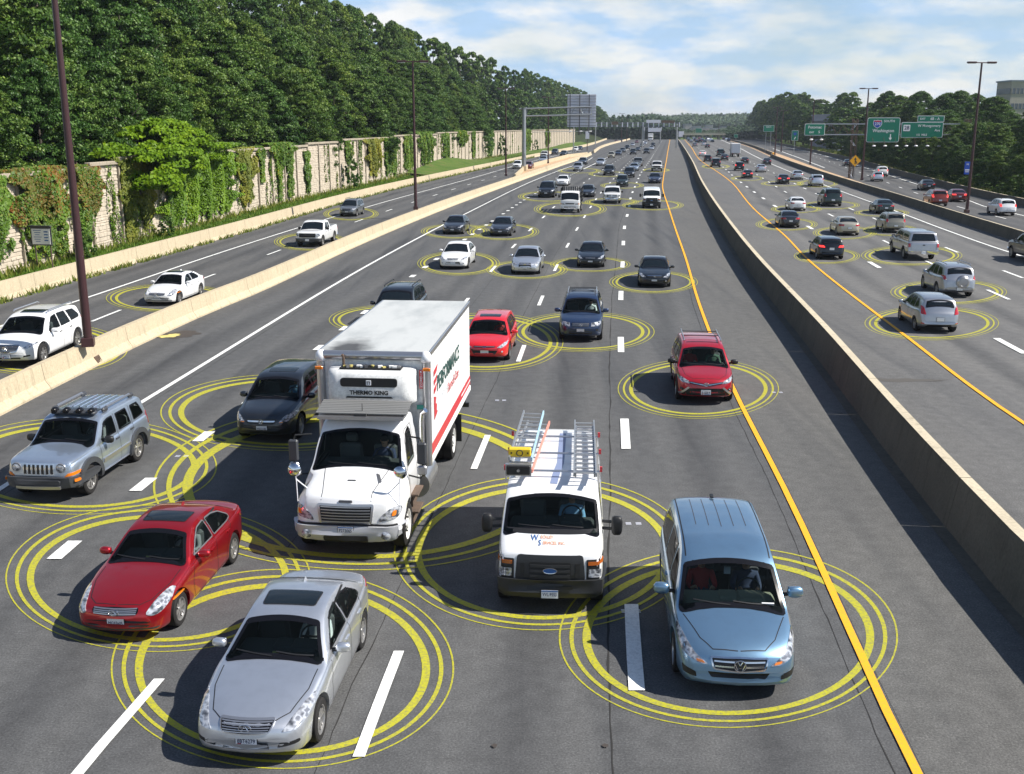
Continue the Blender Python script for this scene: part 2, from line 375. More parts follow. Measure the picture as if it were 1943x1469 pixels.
M['black_gloss'] = mat('gloss black', (.006, .006, .008), .3, spec=.3)
M['rubber'] = mat('tyre rubber', (.022, .021, .021), .8, spec=.25)
M['plastic_grey'] = mat('charcoal plastic', (.045, .048, .055), .5)
M['plastic_black'] = mat('black bumper plastic', (.022, .023, .025), .5)
M['chrome'] = mat('chrome', (.75, .76, .78), .12, 1.)
M['silver_trim'] = mat('satin silver', (.50, .50, .52), .3, .85)
M['alloy'] = mat('alloy wheel', (.50, .49, .48), .32, .75)
M['steel_white'] = mat('white steel wheel', (.75, .74, .72), .4)
M['interior'] = mat('dark interior', (.045, .048, .050), .85)
M['beige'] = mat('beige dashboard', (.27, .26, .19), .8)
M['seat'] = mat('charcoal seat', (.10, .10, .105), .85)
M['amber'] = mat('amber lens', (.75, .20, .01), .2, coat=1.)
M['red_lens'] = mat('red lens', (.45, .008, .01), .15, coat=1.)
M['red_lit'] = mat('lit tail lamp', (.5, .01, .01), .2, emis=(1., .05, .04), es=1.3)
M['plate'] = mat('licence plate', (.80, .81, .84), .5)
M['ink'] = mat('plate ink', (.02, .02, .08), .6)
M['plate_blue'] = mat('plate blue', (.03, .12, .35), .5)
M['plate_red'] = mat('plate red', (.35, .02, .05), .5)
def lensmat():
    m = mat('headlight lens', (.42, .43, .45), .06, .25, coat=1.); t = NT(m)
    n = t.noise(t.coord('Object', (1, 1, 1.6)), 7.5, 2, .4)
    t.color(t.ramp(n, [(.36, (.07, .075, .085)), (.47, (.33, .34, .37)), (.56, (.62, .64, .68)), (.66, (.22, .23, .26))])); return m
M['lens'] = lensmat()
def glassmat(name, tint, alpha):
    m = bpy.data.materials.new(name); m.use_nodes = True; nt = m.node_tree; nt.nodes.clear()
    out = nt.nodes.new('ShaderNodeOutputMaterial'); tr = nt.nodes.new('ShaderNodeBsdfTransparent'); tr.inputs[0].default_value = (*tint, 1)
    gl = nt.nodes.new('ShaderNodeBsdfPrincipled'); gl.inputs['Base Color'].default_value = (.012, .016, .016, 1); gl.inputs['Roughness'].default_value = .03
    gl.inputs['Specular IOR Level'].default_value = .5; gl.inputs['Coat Weight'].default_value = .3
    mx = nt.nodes.new('ShaderNodeMixShader'); fz = nt.nodes.new('ShaderNodeFresnel'); fz.inputs[0].default_value = 1.5
    ad = nt.nodes.new('ShaderNodeMath'); ad.operation = 'ADD'; ad.use_clamp = True; ad.inputs[1].default_value = alpha; nt.links.new(fz.outputs[0], ad.inputs[0]); nt.links.new(ad.outputs[0], mx.inputs[0])
    nt.links.new(tr.outputs[0], mx.inputs[1]); nt.links.new(gl.outputs[0], mx.inputs[2]); nt.links.new(mx.outputs[0], out.inputs[0]); return m
M['glass'] = glassmat('windshield glass', (.84, .95, .92), .10)
M['glass_tint'] = glassmat('tinted glass', (.40, .43, .43), .30)
M['glass_dark'] = mat('dark window glass', (.008, .012, .015), .06, spec=.45)
PAINT = {}
def paint(key, col, metal=.0, rough=.35, flake=.0):
    if key in PAINT: return PAINT[key]
    m = mat('paint '+key, col, rough, metal, coat=1., coatr=.025); t = NT(m)
    # inside of the sheet metal is dark trim; a thin film of road dust low down on the doors
    g = t.n('ShaderNodeNewGeometry')
    n = t.noise(t.coord('Object'), 5, 5, .6)
    c = t.mix(col, tuple(x*.8+.02 for x in col), t.ramp(n, [(.45, 0.), (.8, .5)]))
    t.color(t.mix(c, (.02, .02, .022), g.outputs['Backfacing']))
    PAINT[key] = m; return m
paint('silver', (.70, .72, .76), .85, .38); paint('silver_mid', (.44, .45, .47), .85, .36); paint('silver_blue', (.50, .58, .69), .8, .36)
paint('red_metallic', (.46, .010, .018), .7, .32); paint('red', (.62, .012, .018), .0, .3); paint('red_toyota', (.42, .008, .02), .3, .3)
paint('charcoal', (.022, .026, .034), .5, .3); paint('black', (.006, .007, .009), .3, .3); paint('dark_blue', (.022, .042, .10), .45, .3)
paint('white', (.80, .80, .80), .0, .35); paint('sky_blue', (.22, .37, .52), .8, .34); paint('dark_grey', (.035, .037, .044), .5, .3)
paint('tan', (.27, .25, .20), .5, .35); paint('gold', (.50, .46, .36), .5, .35); paint('green_dark', (.018, .035, .030), .4, .3)
paint('maroon', (.16, .010, .012), .4, .3); paint('grey', (.20, .21, .22), .6, .3); paint('navy', (.015, .022, .055), .4, .3); paint('brown_red', (.22, .03, .015), .4, .3)
# ================================================================== ground, roads, markings
def ysteps(y0, y1, near=2.5):
    out = [y0]; y = y0
    while y < y1:
        y += max(near, (y-20)*.035); out.append(min(y, y1))
    return out
def ribbon(name, fl, fr, y0, y1, z, m, parent=None, kind='structure', ol=0., orr=0., near=4, lat=None):
    b = MBd(); ys = ysteps(y0, y1, near); vs = []
    for y in ys: vs += [(fl(y)+ol, y, z), (fr(y)+orr, y, z)]
    b.add(vs, [(2*i, 2*i+1, 2*i+3, 2*i+2) for i in range(len(ys)-1)])
    o = b.obj(name, m, parent)
    if lat:
        at = o.data.attributes.new('lat', 'FLOAT', 'POINT')
        at.data.foreach_set('value', [(v[0]-lat[0](v[1]))/lat[1] for v in b.v])
    if parent is None: tag(o, kind=kind)
    return o
b = MBd()
b.add([(-2500, -300, -.12), (2500, -300, -.12), (2500, 5000, -.12), (-2500, 5000, -.12)], [(0, 1, 2, 3)])
b.obj('ground', M['grass'], None); tag(bpy.data.objects['ground'], kind='structure')
YE = 716
roadL = ribbon('main_road', lambda y: LB(y)-.4, lambda y: MB(y), -8, YE, 0, M['asphalt_left'], lat=(Y1, 3.68))
roadR = ribbon('far_main_road', lambda y: MB(y), lambda y: RB(y)+.3, -8, YE, 0, M['asphalt_right'], lat=(Y2, 3.95))
roadLL = ribbon('local_road', lambda y: LL(y)-.2, lambda y: LB(y)-.5, -8, YE, -.004, M['asphalt_local'], lat=(LD, 3.8))
roadRL = ribbon('far_local_road', lambda y: RT(y)-.1, lambda y: RO(y)+.2, -8, YE, -.004, M['asphalt_local'], lat=(RD, 3.8))
ribbon('road_shoulder', lambda y: Y1(y)+.10, lambda y: MB(y)-.2, -8, YE, .004, M['shoulder'])
ribbon('road_shoulder', lambda y: MB(y)+.2, lambda y: Y2(y)-.15, -8, YE, .004, M['asphalt_right'])
ribbon('dirt_verge', lambda y: RB(y)+.3, RT, 60, YE, .01, M['dirt'])
def med(y): return LB(y)-.45-max(0., min(1., (y-165)/50))*max(0, min(1, (330-y)/30))*4.6
ribbon('dirt_verge', med, lambda y: LB(y)-.5, 160, 330, .012, M['dirt'])
ribbon('grass_bank', lambda y: WL(y)-.1, lambda y: LL(y)-.4, -8, YE, .05, M['grass'])
# asphalt joints (thin dark sealed cracks that follow the lane lines)
def crack(fn, off, y0, y1, w, road, seed):
    rr = random.Random(seed); b = MBd(); vs = []; y = y0; x = 0
    ys = []
    while y < y1: ys.append(y); y += rr.uniform(.25, .6)*(1+max(0, y-20)*.04)
    for y in ys:
        x = x*.8+rr.uniform(-.02, .02); ww = w*rr.uniform(.3, 1.2)
        vs += [(fn(y)+off+x-ww, y, .0045), (fn(y)+off+x+ww, y, .0025)]
    b.add(vs, [(2*i, 2*i+1, 2*i+3, 2*i+2) for i in range(len(ys)-1)])
    b.obj('sealed_crack', M['concrete_joint'], road)
crack(L1, -.42, 4, 150, .020, roadL, 1); crack(L2, -.5, 12, 120, .010, roadL, 2); crack(Y1, -.3, 8, 60, .012, roadL, 3)
crack(ED, .3, 20, 90, .010, roadL, 4); crack(L3, .4, 20, 60, .008, roadL, 5)
# painted lines
ZM = .022
def solid(fn, y0, y1, w, m, road, name='edge_line'):
    b = MBd(); ys = ysteps(y0, y1, 2.5); vs = []
    for y in ys:
        k = 1+max(0, y-150)*.0022
        vs += [(fn(y)-w/2*k, y, ZM), (fn(y)+w/2*k, y, ZM)]
    b.add(vs, [(2*i, 2*i+1, 2*i+3, 2*i+2) for i in range(len(ys)-1)]); b.obj(name, m, road)
def dashes(fn, start, length, period, w, road, y1, name='lane_dash'):
    y = start; n = 0
    while y < y1:
        b = MBd(); ys = [y+length*k/3 for k in range(4)]; vs = []
        for q in ys: vs += [(fn(q)-w/2, q, ZM), (fn(q)+w/2, q, ZM)]
        b.add(vs, [(2*i, 2*i+1, 2*i+3, 2*i+2) for i in range(3)]); b.obj(name, M['white_line'], road); n += 1
        y += period*(1 if y < 330 else 2)
solid(Y1, -6, YE-6, .135, M['yellow_line'], roadL); solid(ED, -6, 300, .17, M['white_line'], roadL)
dashes(L1, 14.4-12.3, 3.0, 12.45, .25, roadL, 640)
dashes(L2, 12.8, 3.0, 12.5, .17, roadL, 640)
dashes(L3, 12.2, 2.7, 12.55, .17, roadL, 640)
dashes(L4, 19.6, .95, 4.05, .30, roadL, 205)
solid(L4, 205, 420, .22, M['white_line'], roadL)
solid(Y2, -6, YE-6, .15, M['yellow_line'], roadR); solid(RE, 20, YE-6, .20, M['white_line'], roadR)
dashes(R1, 39.0-24.8, 3.0, 12.5, .30, roadR, 640); dashes(R2, 52.1-25, 3.2, 12.5, .20, roadR, 640); dashes(R3, 47.3, 3.2, 12.5, .20, roadR, 640)
dashes(LD, 46.0, 3.0, 12.45, .15, roadLL, 330); solid(LS, 20, 400, .17, M['white_line'], roadLL)
dashes(RD, 99.5, 3.0, 12.6, .17, roadRL, 400); solid(RS, 80, 500, .20, M['white_line'], roadRL)
solid(lambda y: RT(y)+1.6+(y-225)*.012, 225, 420, .25, M['white_line'], roadRL, 'gore_line')
# stick-down pavement markers / patches seen between lanes
for (px, py) in ((1202, 994), (1197, 1160), (345, 866), (950, 760), (1475, 745)):
    q = gp(px, py); b = MBd()
    for k in (-1, 1):
        for s_ in (-1, 0, 1): b.box((q.x+k*.11, q.y+s_*.05, .006), (.12, .02, .008))
    b.obj('pavement_stud', M['sign_back'], roadL)
# dark stain and spilled sand beside the near barrier, oil stain on the far carriageway
def blotch(name, px, py, rx, ry, m, road, z, seed, rz=0):
    rr = random.Random(seed); q = gp(px, py); n = 26; b = MBd()
    vs = [(q.x, q.y, z)]
    for i in range(n):
        t = 2*PI*i/n; k = rr.uniform(.65, 1.1); u, v = math.cos(t)*rx*k, math.sin(t)*ry*k
        vs.append((q.x+u*math.cos(rz)-v*math.sin(rz), q.y+u*math.sin(rz)+v*math.cos(rz), z))
    b.add(vs, [(0, i+1, (i+1) % n+1) for i in range(n)]); return b.obj(name, m, road)
M['oil'] = mat('oil stain', (.055, .045, .038), .75); M['oil2'] = mat('faded stain', (.085, .077, .068), .8); M['sand'] = mat('spilled sand', (.55, .47, .16), .9)
blotch('stain', 340, 635, 1.1, .8, M['oil'], roadL, .006, 3, .9)
blotch('spilled_sand', 322, 638, .55, .35, M['sand'], roadL, .012, 5, .9)
blotch('stain', 1712, 722, 1.6, .28, M['oil2'], roadR, .009, 8, 0)
blotch('stain', 1640, 720, .9, .3, M['oil2'], roadR, .007, 9, 0)
for i, (px, py) in enumerate(((1148, 1417), (938, 1417), (720, 1345), (1595, 785), (1330, 955))):
    blotch('oil_spot', px, py, .05, .05, M['oil'], roadL, .02, 20+i)

# yellow rings of an overlay graphic, laid flat on the road round each tracked vehicle: (centre x, centre y, rx, ry of the outer ring as surveyed, name)
RINGS = [(536, 1270, 326, 190, 'silver sedan with a sunroof at the bottom left'), (300, 1098, 290, 140, 'metallic red sedan at the left'),
 (690, 925, 400, 158, 'white refrigerated box truck'), (150, 885, 262, 92, 'silver off-roader with roof lamps'), (545, 783, 241, 73, 'charcoal crossover beside the box truck'),
 (1030, 1050, 283, 147, 'white ladder van'), (1382, 1210, 322, 172, 'sky blue minivan'), (1325, 738, 153, 57, 'red crossover on the yellow line'),
 (1106, 630, 136, 38, 'dark blue sport utility vehicle'), (920, 650, 149, 56, 'bright red hatchback'), (740, 607, 116, 28, 'dark car hidden behind the box truck'),
 (1240, 535.5, 84, 21.5, 'black sedan nearest the yellow line'), (1120, 502, 76, 14.5, 'black sedan in the third lane'), (1000, 512, 77, 18, 'silver sedan with a gold grille badge'),
 (870, 500, 78, 23, 'white sedan ahead of the box truck'), (864, 439, 65, 14, 'left one of the paired dark grey sedans'), (955, 440, 68, 16, 'right one of the paired dark grey sedans'),
 (1082, 397, 69, 14.5, 'stake bed truck'), (1040, 373, 57, 10, 'black off-roader behind the stake bed truck'), (1161, 383.5, 51, 7.5, 'white pickup beside the stake bed truck'),
 (1239, 389.5, 58, 10, 'plain white van in the middle distance'), (1180.5, 352, 41, 6, 'dark green crossover'), (1154, 330.5, 37, 5, 'distant black sport utility vehicle'),
 (1099, 324, 40.5, 5, 'distant silver off-roader'), (1245.5, 323, 25, 3.5, 'distant white pickup'), (75, 662, 168, 50, 'white crossover on the local road'),
 (322, 566, 121, 27, 'white sedan on the local road'), (590, 459, 70, 17, 'white pickup on the local road'), (666, 406, 52, 12.5, 'grey sport utility vehicle on the local road'),
 (1768, 613.5, 127.5, 32.5, 'silver hatchback driving away'), (1800, 554.5, 110.5, 24, 'silver crossover with a spare wheel'), (1730, 485, 96, 19.5, 'white pickup with a bed cap'),
 (1569, 486, 62.5, 15, 'black wagon with lit tail lamps'), (1603, 442, 60.5, 12.5, 'old silver sedan driving away'), (1690, 437, 52, 11, 'tan off-roader driving away'),
 (1492.5, 426, 58.5, 12, 'blue grey sedan driving away'), (1511, 397, 48, 7.5, 'white coupe driving away'), (1577, 389.5, 54.5, 8, 'dark green old wagon'),
 (1673, 404, 52, 7, 'dark green coupe near the white edge line'), (1485, 348.5, 41, 5, 'distant black sedan driving away'), (1551, 348.5, 39, 7, 'distant silver sport utility vehicle driving away'),
 (1418, 338.5, 31, 4.5, 'distant dark sedan driving away'), (1358, 316, 26, 4, 'distant black boxy wagon')]
placed = []
for (cx, cy, rx, ry, who) in RINGS:
    used = {lv for (a, b_, c, d, lv) in placed if abs(a-cx) < (c+rx) and abs(b_-cy) < (d+ry)}
    lv = next(k for k in range(12) if k not in used); placed.append((cx, cy, rx, ry, lv))
    z = .0065+lv*.0014
    root = empty('overlay_rings', gp(cx, cy), 0, 'three yellow overlay graphic rings around the '+who, 'overlay graphic', 'yellow overlay rings round the vehicles')
    o3 = root.location
    for (r0, r1) in ((.989, 1.0), (.912, .937), (.812, .860)):
        n = 96 if rx > 100 else 48; b = MBd(); vs = []
        k0 = (r0+r1)/2; hw = max((r1-r0)/2, .55/rx) if rx < 100 else (r1-r0)/2
        for i in range(n):
            t = 2*PI*i/n
            for r in (k0-hw, k0+hw):
                p = gp(cx+rx*r*math.cos(t), cy+ry*r*math.sin(t)); vs.append((p.x-o3.x, p.y-o3.y, z))
        b.add(vs, [(2*i, 2*i+1, 2*((i+1) % n)+1, 2*((i+1) % n)) for i in range(n)]); b.obj('ring', M['ring_yellow'], root)

# ================================================================== concrete barriers
def barrier(fn, prof, y0, y1, seclen, m, label, joint=.025, group=None, top=None):
    root = empty('concrete_barrier', (fn(y0), y0, 0), 0, label, 'barrier', group); ox, oy = fn(y0), y0
    y = y0
    while y < y1-.5:
        L = seclen if y < 130 else seclen*2 if y < 260 else seclen*6; e = min(y+L, y1); b = MBd(); vs = []
        n = max(2, int((e-y)/3)); np_ = len(prof)
        for k in range(n+1):
            q = y+joint/2+(e-y-joint)*k/n; s = (fn(q+.5)-fn(q-.5)); nrm = Vector((1, -s, 0)).normalized()
            for (u, z) in prof: vs.append((fn(q)+nrm.x*u-ox, q+nrm.y*u-oy, z))
        fs = [(k*np_+i, k*np_+i+1, (k+1)*np_+i+1, (k+1)*np_+i) for k in range(n) for i in range(np_-1)]
        fs += [tuple(range(np_)), tuple(range((n+1)*np_-1, n*np_-1, -1))]
        b.add(vs, fs)
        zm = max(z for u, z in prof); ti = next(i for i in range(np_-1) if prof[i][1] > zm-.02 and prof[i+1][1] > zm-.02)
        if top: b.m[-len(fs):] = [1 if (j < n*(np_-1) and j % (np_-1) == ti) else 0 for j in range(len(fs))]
        b.obj('barrier_section', [m, top] if top else m, root); y = e
    return root
barrier(LB, [(0, -.05), (0, .07), (-.17, .32), (-.245, .86), (-.46, .86), (-.53, .3), (-.70, .07), (-.70, -.05)], -6, 330, 6.6, M['concrete_cream'], 'sunlit cream concrete barrier with a lamp post on it between main and local road')
barrier(lambda y: med(y)-.05, [(0, -.05), (-.04, .86), (-.24, .86), (-.34, -.05)], 175, 326, 6.6, M['concrete_cream'], 'cream kerb wall on the far edge of the tan dirt median')
barrier(LB, [(0, -.05), (-.17, .32), (-.245, .86), (-.46, .86), (-.70, -.05)], 352, YE-4, 8, M['concrete_cream'], 'distant cream barrier starting past the exit gore')
barrier(LL, [(0, -.05), (-.12, .25), (-.18, .92), (-.40, .92), (-.5, -.05)], -6, YE-4, 6.1, M['concrete_cream'], 'low cream concrete wall with weeds below the ivy covered sound wall')
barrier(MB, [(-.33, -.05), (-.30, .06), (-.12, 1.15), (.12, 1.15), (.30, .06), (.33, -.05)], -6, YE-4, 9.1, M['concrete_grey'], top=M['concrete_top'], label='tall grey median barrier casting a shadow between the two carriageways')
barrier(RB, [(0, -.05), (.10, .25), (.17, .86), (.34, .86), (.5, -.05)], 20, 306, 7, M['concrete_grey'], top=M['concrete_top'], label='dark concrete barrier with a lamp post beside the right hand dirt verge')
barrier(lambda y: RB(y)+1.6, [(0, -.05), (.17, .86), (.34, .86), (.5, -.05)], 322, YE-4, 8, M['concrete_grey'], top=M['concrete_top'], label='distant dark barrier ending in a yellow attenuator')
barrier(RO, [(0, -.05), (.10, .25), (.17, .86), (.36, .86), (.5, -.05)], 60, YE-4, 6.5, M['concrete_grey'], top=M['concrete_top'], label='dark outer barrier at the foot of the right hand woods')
ribbon('gutter', lambda y: MB(y)-.62, lambda y: MB(y)-.31, -6, 300, .02, M['concrete_grey'])
b = MBd(); b.box((.0, 0, .45), (.7, 1.6, .9), bev=.1); b.obj('crash_attenuator', M['sign_yellow'], None, (RB(318)+2.0, 319, 0)); tag(bpy.data.objects['crash_attenuator'], 'small yellow crash attenuator at the tip of the far barrier', 'attenuator')
# drain grate let into the barrier foot
q = gp(216, 684, .15); b = MBd(); b.box((0, 0, 0), (.05, .42, .26), 0, 0, ry=-.45)
for k in range(4): b.box((.03, -.15+.10*k, 0), (.03, .03, .24), 0, 0, ry=-.45)
b.obj('drain_grate', M['rusty'], None, (LB(q.y)-.10, q.y, .20)); tag(bpy.data.objects['drain_grate'], 'rusty drain grate in the foot of the near cream barrier', 'grate')

# ================================================================== sound wall
zt_wall = lambda y: float(np.interp(y, [40, 74, 76, 127, 145, 250, 440], [5.55, 5.6, 5.95, 6.1, 6.4, 7.1, 7.1]))
def panel_mesh(seed):
    rr = random.Random(seed); b = MBd(); W, Hh = 4.42, 7.6
    b.box((-.06, W/2, -Hh/2), (.10, W, Hh))
    z = 0.
    while z > -Hh+.15:
        h = rr.choice((.16, .2, .26, .3)); y = 0.
        while y < W-.02:
            w = min(rr.uniform(.35, 1.1), W-y)
            if W-y-w < .2: w = W-y
            p = rr.uniform(.015, .07); t = rr.uniform(-.015, .015)
            x0 = -.01; g = .012
            vs = [(x0, y+g, z-h+g), (x0, y+w-g, z-h+g), (x0, y+w-g, z-g), (x0, y+g, z-g),
                  (x0+p+t, y+g+.02, z-h+g+.02), (x0+p-t, y+w-g-.02, z-h+g+.02), (x0+p*.7, y+w-g-.02, z-g-.02), (x0+p*.7, y+g+.02, z-g-.02)]
            b.add(vs, [(4, 5, 6, 7), (0, 1, 5, 4), (1, 2, 6, 5), (2, 3, 7, 6), (3, 0, 4, 7)])
            y += w
        z -= h
    return b.mesh('stone panel', M['wall_stone'])
PM = [panel_mesh(i) for i in range(4)]
bp = MBd(); bp.box((0, 0, -3.8), (.30, .20, 7.6)); POST = bp.mesh('wall post', M['wall_post'])
bp = MBd(); bp.box((0, 2.37, .13), (.42, 4.6, .26), bev=.03); CAP = bp.mesh('wall coping', M['wall_post'])
wall = empty('sound_wall', (WL(30), 30, 0), 0, 'long tan stone-faced sound wall with ivy below the wooded bank', 'wall')
y = 30.0; k = 0
WALLPTS = []
while y < 498:
    dx = WL(y+4.75)-WL(y); L = math.hypot(dx, 4.75); a = -math.atan2(dx, 4.75); sy = L/4.75
    zt = round(zt_wall(y+2)*4)/4
    for (nm, me, oy) in (('panel', PM[k % 4], .16), ('post', POST, 0), ('coping', CAP, .02)):
        o = link(nm, me, wall, (WL(y)-WL(30)-math.sin(a)*oy*sy, y-30+math.cos(a)*oy*sy, zt+(.04 if nm == 'post' else 0)), (0, 0, a))
        if nm != 'post': o.scale = (1, sy, 1)
    WALLPTS.append((y, zt)); y += 4.75; k += 1
def ztop(y): return round(zt_wall(y)*4)/4
# ================================================================== leaves
def leaf_mesh(name, P, Nn, size, tone, mats, midx=None, aspect=1.6, droop=0.):
    """P centres, Nn normals, size, tone arrays -> diamonds"""
    n = len(P); Nn = Nn/np.maximum(np.linalg.norm(Nn, axis=1, keepdims=True), 1e-6)
    ref = RNG.normal(size=(n, 3)); ref[:, 2] -= droop
    U = np.cross(Nn, ref); U /= np.maximum(np.linalg.norm(U, axis=1, keepdims=True), 1e-6); V = np.cross(Nn, U)
    s = size[:, None]
    vs = np.empty((n, 4, 3), dtype=np.float32)
    vs[:, 0] = P-V*s*.5*aspect; vs[:, 1] = P+U*s*.5+Nn*s*.10; vs[:, 2] = P+V*s*.5*aspect; vs[:, 3] = P-U*s*.5+Nn*s*.10
    me = bpy.data.meshes.new(name); me.vertices.add(4*n); me.loops.add(4*n); me.polygons.add(n)
    me.vertices.foreach_set('co', vs.reshape(-1)); me.loops.foreach_set('vertex_index', np.arange(4*n, dtype=np.int32))
    me.polygons.foreach_set('loop_start', np.arange(0, 4*n, 4, dtype=np.int32)); me.polygons.foreach_set('loop_total', np.full(n, 4, dtype=np.int32))
    for m in mats: me.materials.append(m)
    if midx is not None: me.polygons.foreach_set('material_index', midx.astype(np.int32))
    a = me.attributes.new('tone', 'FLOAT', 'FACE'); a.data.foreach_set('value', tone.astype(np.float32))
    me.update(calc_edges=True); return me
def crown_mesh(name, H, rad, base, ncl, nleaf, ls, m, seed, top=.75, wob=.25):
    """clumps of leaves on an uneven crown, height H, widest radius rad"""
    g = np.random.default_rng(seed)
    cl = []; 
    lob = g.uniform(0, 2*PI, 5)
    for i in range(ncl):
        t = g.uniform(0, 1)**.8; z = base+(H-base)*t
        prof = math.sin(PI*min(1, (t*.86+.14))**.75)**.62 if t < .999 else .2
        a = g.uniform(0, 2*PI); k = 1+wob*(math.sin(2*a+lob[0])*.5+math.sin(3*a+lob[1]+t*4)*.5)
        r = rad*prof*k*math.sqrt(g.uniform(.25, 1))
        cr_ = g.uniform(.06, .17)*rad*1.5*(1-.35*t)
        cl.append((math.cos(a)*r, math.sin(a)*r, z, cr_, g.uniform(-.22, .22)))
    cl = np.array(cl); w = cl[:, 3]**2; w /= w.sum(); idx = g.choice(ncl, nleaf, p=w)
    d = g.normal(size=(nleaf, 3)); d /= np.linalg.norm(d, axis=1, keepdims=True); d[:, 2] = np.abs(d[:, 2])*.85-.25*(g.random(nleaf) < .35)
    rr = cl[idx, 3]*(g.uniform(.55, 1.08, nleaf)); P = cl[idx, :3]+d*rr[:, None]*np.array([1, 1, .72])
    out = P-np.array([0, 0, base+(H-base)*.45]); out /= np.maximum(np.linalg.norm(out, axis=1, keepdims=True), .1)
    Nn = d*.6+out*.3+g.normal(size=(nleaf, 3))*.8
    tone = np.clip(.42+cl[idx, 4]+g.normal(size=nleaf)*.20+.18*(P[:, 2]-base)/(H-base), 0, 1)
    return leaf_mesh(name, P, Nn, ls*g.uniform(.65, 1.35, nleaf), tone, [m], aspect=1.5)
def trunk_mesh(name, H, r, seed, limbs=6):
    rr = random.Random(seed); b = MBd(); pts = [(0, 0, -.6)]; x = y_ = 0
    for i in range(1, 7): x += rr.uniform(-.18, .18); y_ += rr.uniform(-.18, .18); pts.append((x, y_, H*.86*i/6))
    b.tube(pts, [r*(1.25 if i == 0 else 1-.13*i) for i in range(7)], 8)
    for i in range(limbs):
        t = rr.uniform(.22, .8); k = int(t*6); p = Vector(pts[k]).lerp(Vector(pts[min(k+1, 6)]), t*6-k); a = rr.uniform(0, 2*PI); L = H*.26*(1.1-t*.6)
        b.tube([p, p+Vector((math.cos(a)*L*.5, math.sin(a)*L*.5, L*.35)), p+Vector((math.cos(a)*L, math.sin(a)*L, L*.85))], [r*.42*(1-t*.4), r*.28, r*.08], 6)
    return b.mesh(name, M['bark'])
TREES = []
for i in range(7):
    H = (17, 15, 18, 16, 14, 17, 13)[i]; rad = (5.2, 5.0, 4.6, 5.6, 4.6, 4.2, 5.2)[i]
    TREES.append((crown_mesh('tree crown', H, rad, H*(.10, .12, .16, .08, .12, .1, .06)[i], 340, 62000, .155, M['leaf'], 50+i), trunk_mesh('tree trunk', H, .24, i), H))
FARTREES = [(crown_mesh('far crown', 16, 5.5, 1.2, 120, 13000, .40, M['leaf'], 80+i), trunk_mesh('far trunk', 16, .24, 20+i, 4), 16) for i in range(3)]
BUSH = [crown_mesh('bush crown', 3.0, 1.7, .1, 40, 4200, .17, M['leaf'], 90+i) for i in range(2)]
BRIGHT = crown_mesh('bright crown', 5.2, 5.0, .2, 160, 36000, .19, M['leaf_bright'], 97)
def bank_z(x, y):         # wooded bank behind the sound wall
    d = WL(y)-x-1.2
    return max(0., min(9.5, d*.30)) if d > 0 else 0.
ys = list(range(-20, 420, 12))+list(range(420, 760, 30)); ds = (0.3, 2, 6, 12, 20, 32, 50, 90, 300)
b = MBd(); vs = []
for y in ys:
    for d in ds: vs.append((WL(y)-d, y, bank_z(WL(y)-d, y)+(.0 if d < 1 else RNG.uniform(-.3, .3))))
n = len(ds); b.add(vs, [(i*n+j, (i+1)*n+j, (i+1)*n+j+1, i*n+j+1) for i in range(len(ys)-1) for j in range(n-1)])
b.obj('wooded_bank', M['forest_floor']); tag(bpy.data.objects['wooded_bank'], kind='structure')
skyL = lin([(-400, -170), (500, -140), (650, -70), (760, -25), (815, 10), (860, 50), (905, 82), (940, 100), (969, 117), (1020, 121), (1060, 134), (1090, 140), (1116, 170), (1148, 197), (1173, 212), (1200, 218)])
skyR = lin([(1370, 236), (1384, 216), (1405, 190), (1423, 172), (1460, 165), (1493, 158), (1520, 170), (1533, 188), (1560, 198), (1580, 187), (1612, 184), (1630, 200), (1650, 195), (1680, 182), (1717, 164), (1745, 180), (1790, 176), (1830, 186), (1871, 180), (1900, 196), (1960, 200), (2300, 190)])
NAMES = ['broad tree', 'bushy tree', 'narrow tree', 'spreading tree', 'rounded tree', 'upright tree', 'wide crowned tree']
def near_left(px):
    for lim, t in ((95, 'left of the near lamp post'), (170, 'behind the near lamp post'), (260, 'above the bare wall panels'), (360, 'above the bright green bush'), (470, 'above the big ivy mass'), (560, 'above the ivy fringe'), (660, 'above the bare pale panels'), (740, 'above the yellow ivy cone'), (800, 'behind the second lamp post'), (880, 'right of the second lamp post'), (955, 'above the dark evergreen'), (1020, 'behind the cantilever post'), (1080, 'left of the blank sign')):
        if px < lim: return t
    return 'beyond the blank sign'
def near_right(px):
    for lim, t in ((1440, 'at the far end'), (1500, 'behind the distant green sign'), (1570, 'behind the Potomac sign'), (1632, 'behind the truss post'), (1700, 'behind the Washington sign'), (1785, 'behind the Montgomery sign'), (1850, 'behind the right lamp post'), (1900, 'below the office block')):
        if px < lim: return t
    return 'at the right edge'
tcount = 0
def place_tree(x, y, z, h, rad_k, var, side, extra, far=False, cat='tree'):
    global tcount
    src = FARTREES[var % 3] if far else TREES[var % 7]
    rz = random.uniform(0, 2*PI); k = h/src[2]; kx = min(k*(.98 if side == 'L' else 1.12), 1.3)*rad_k
    px = to_px((x, y, 0))[0]
    root = empty('tree', (x, y, z), rz, None, 'tree', 'trees of the wooded bank behind the sound wall' if side == 'L' else 'trees of the woods beyond the outer barrier')
    sz_ = 'small' if h < 9 else 'medium' if h < 13 else 'tall' if h < 18 else 'very tall'
    root['label'] = '%s %s %s %s' % (sz_, NAMES[var % 7] if not far else 'distant tree', extra, near_left(px) if side == 'L' else near_right(px))
    c = link('crown', src[0], root); c.scale = (kx, kx, k); c['label'] = ''
    del c['label']
    t = link('trunk', src[1], root); t.scale = (k*1.1, k*1.1, k); tcount += 1
    return root
ROWTXT = ['in the front row', 'in the second row', 'in the third row', 'on the crest']
y = 38.0
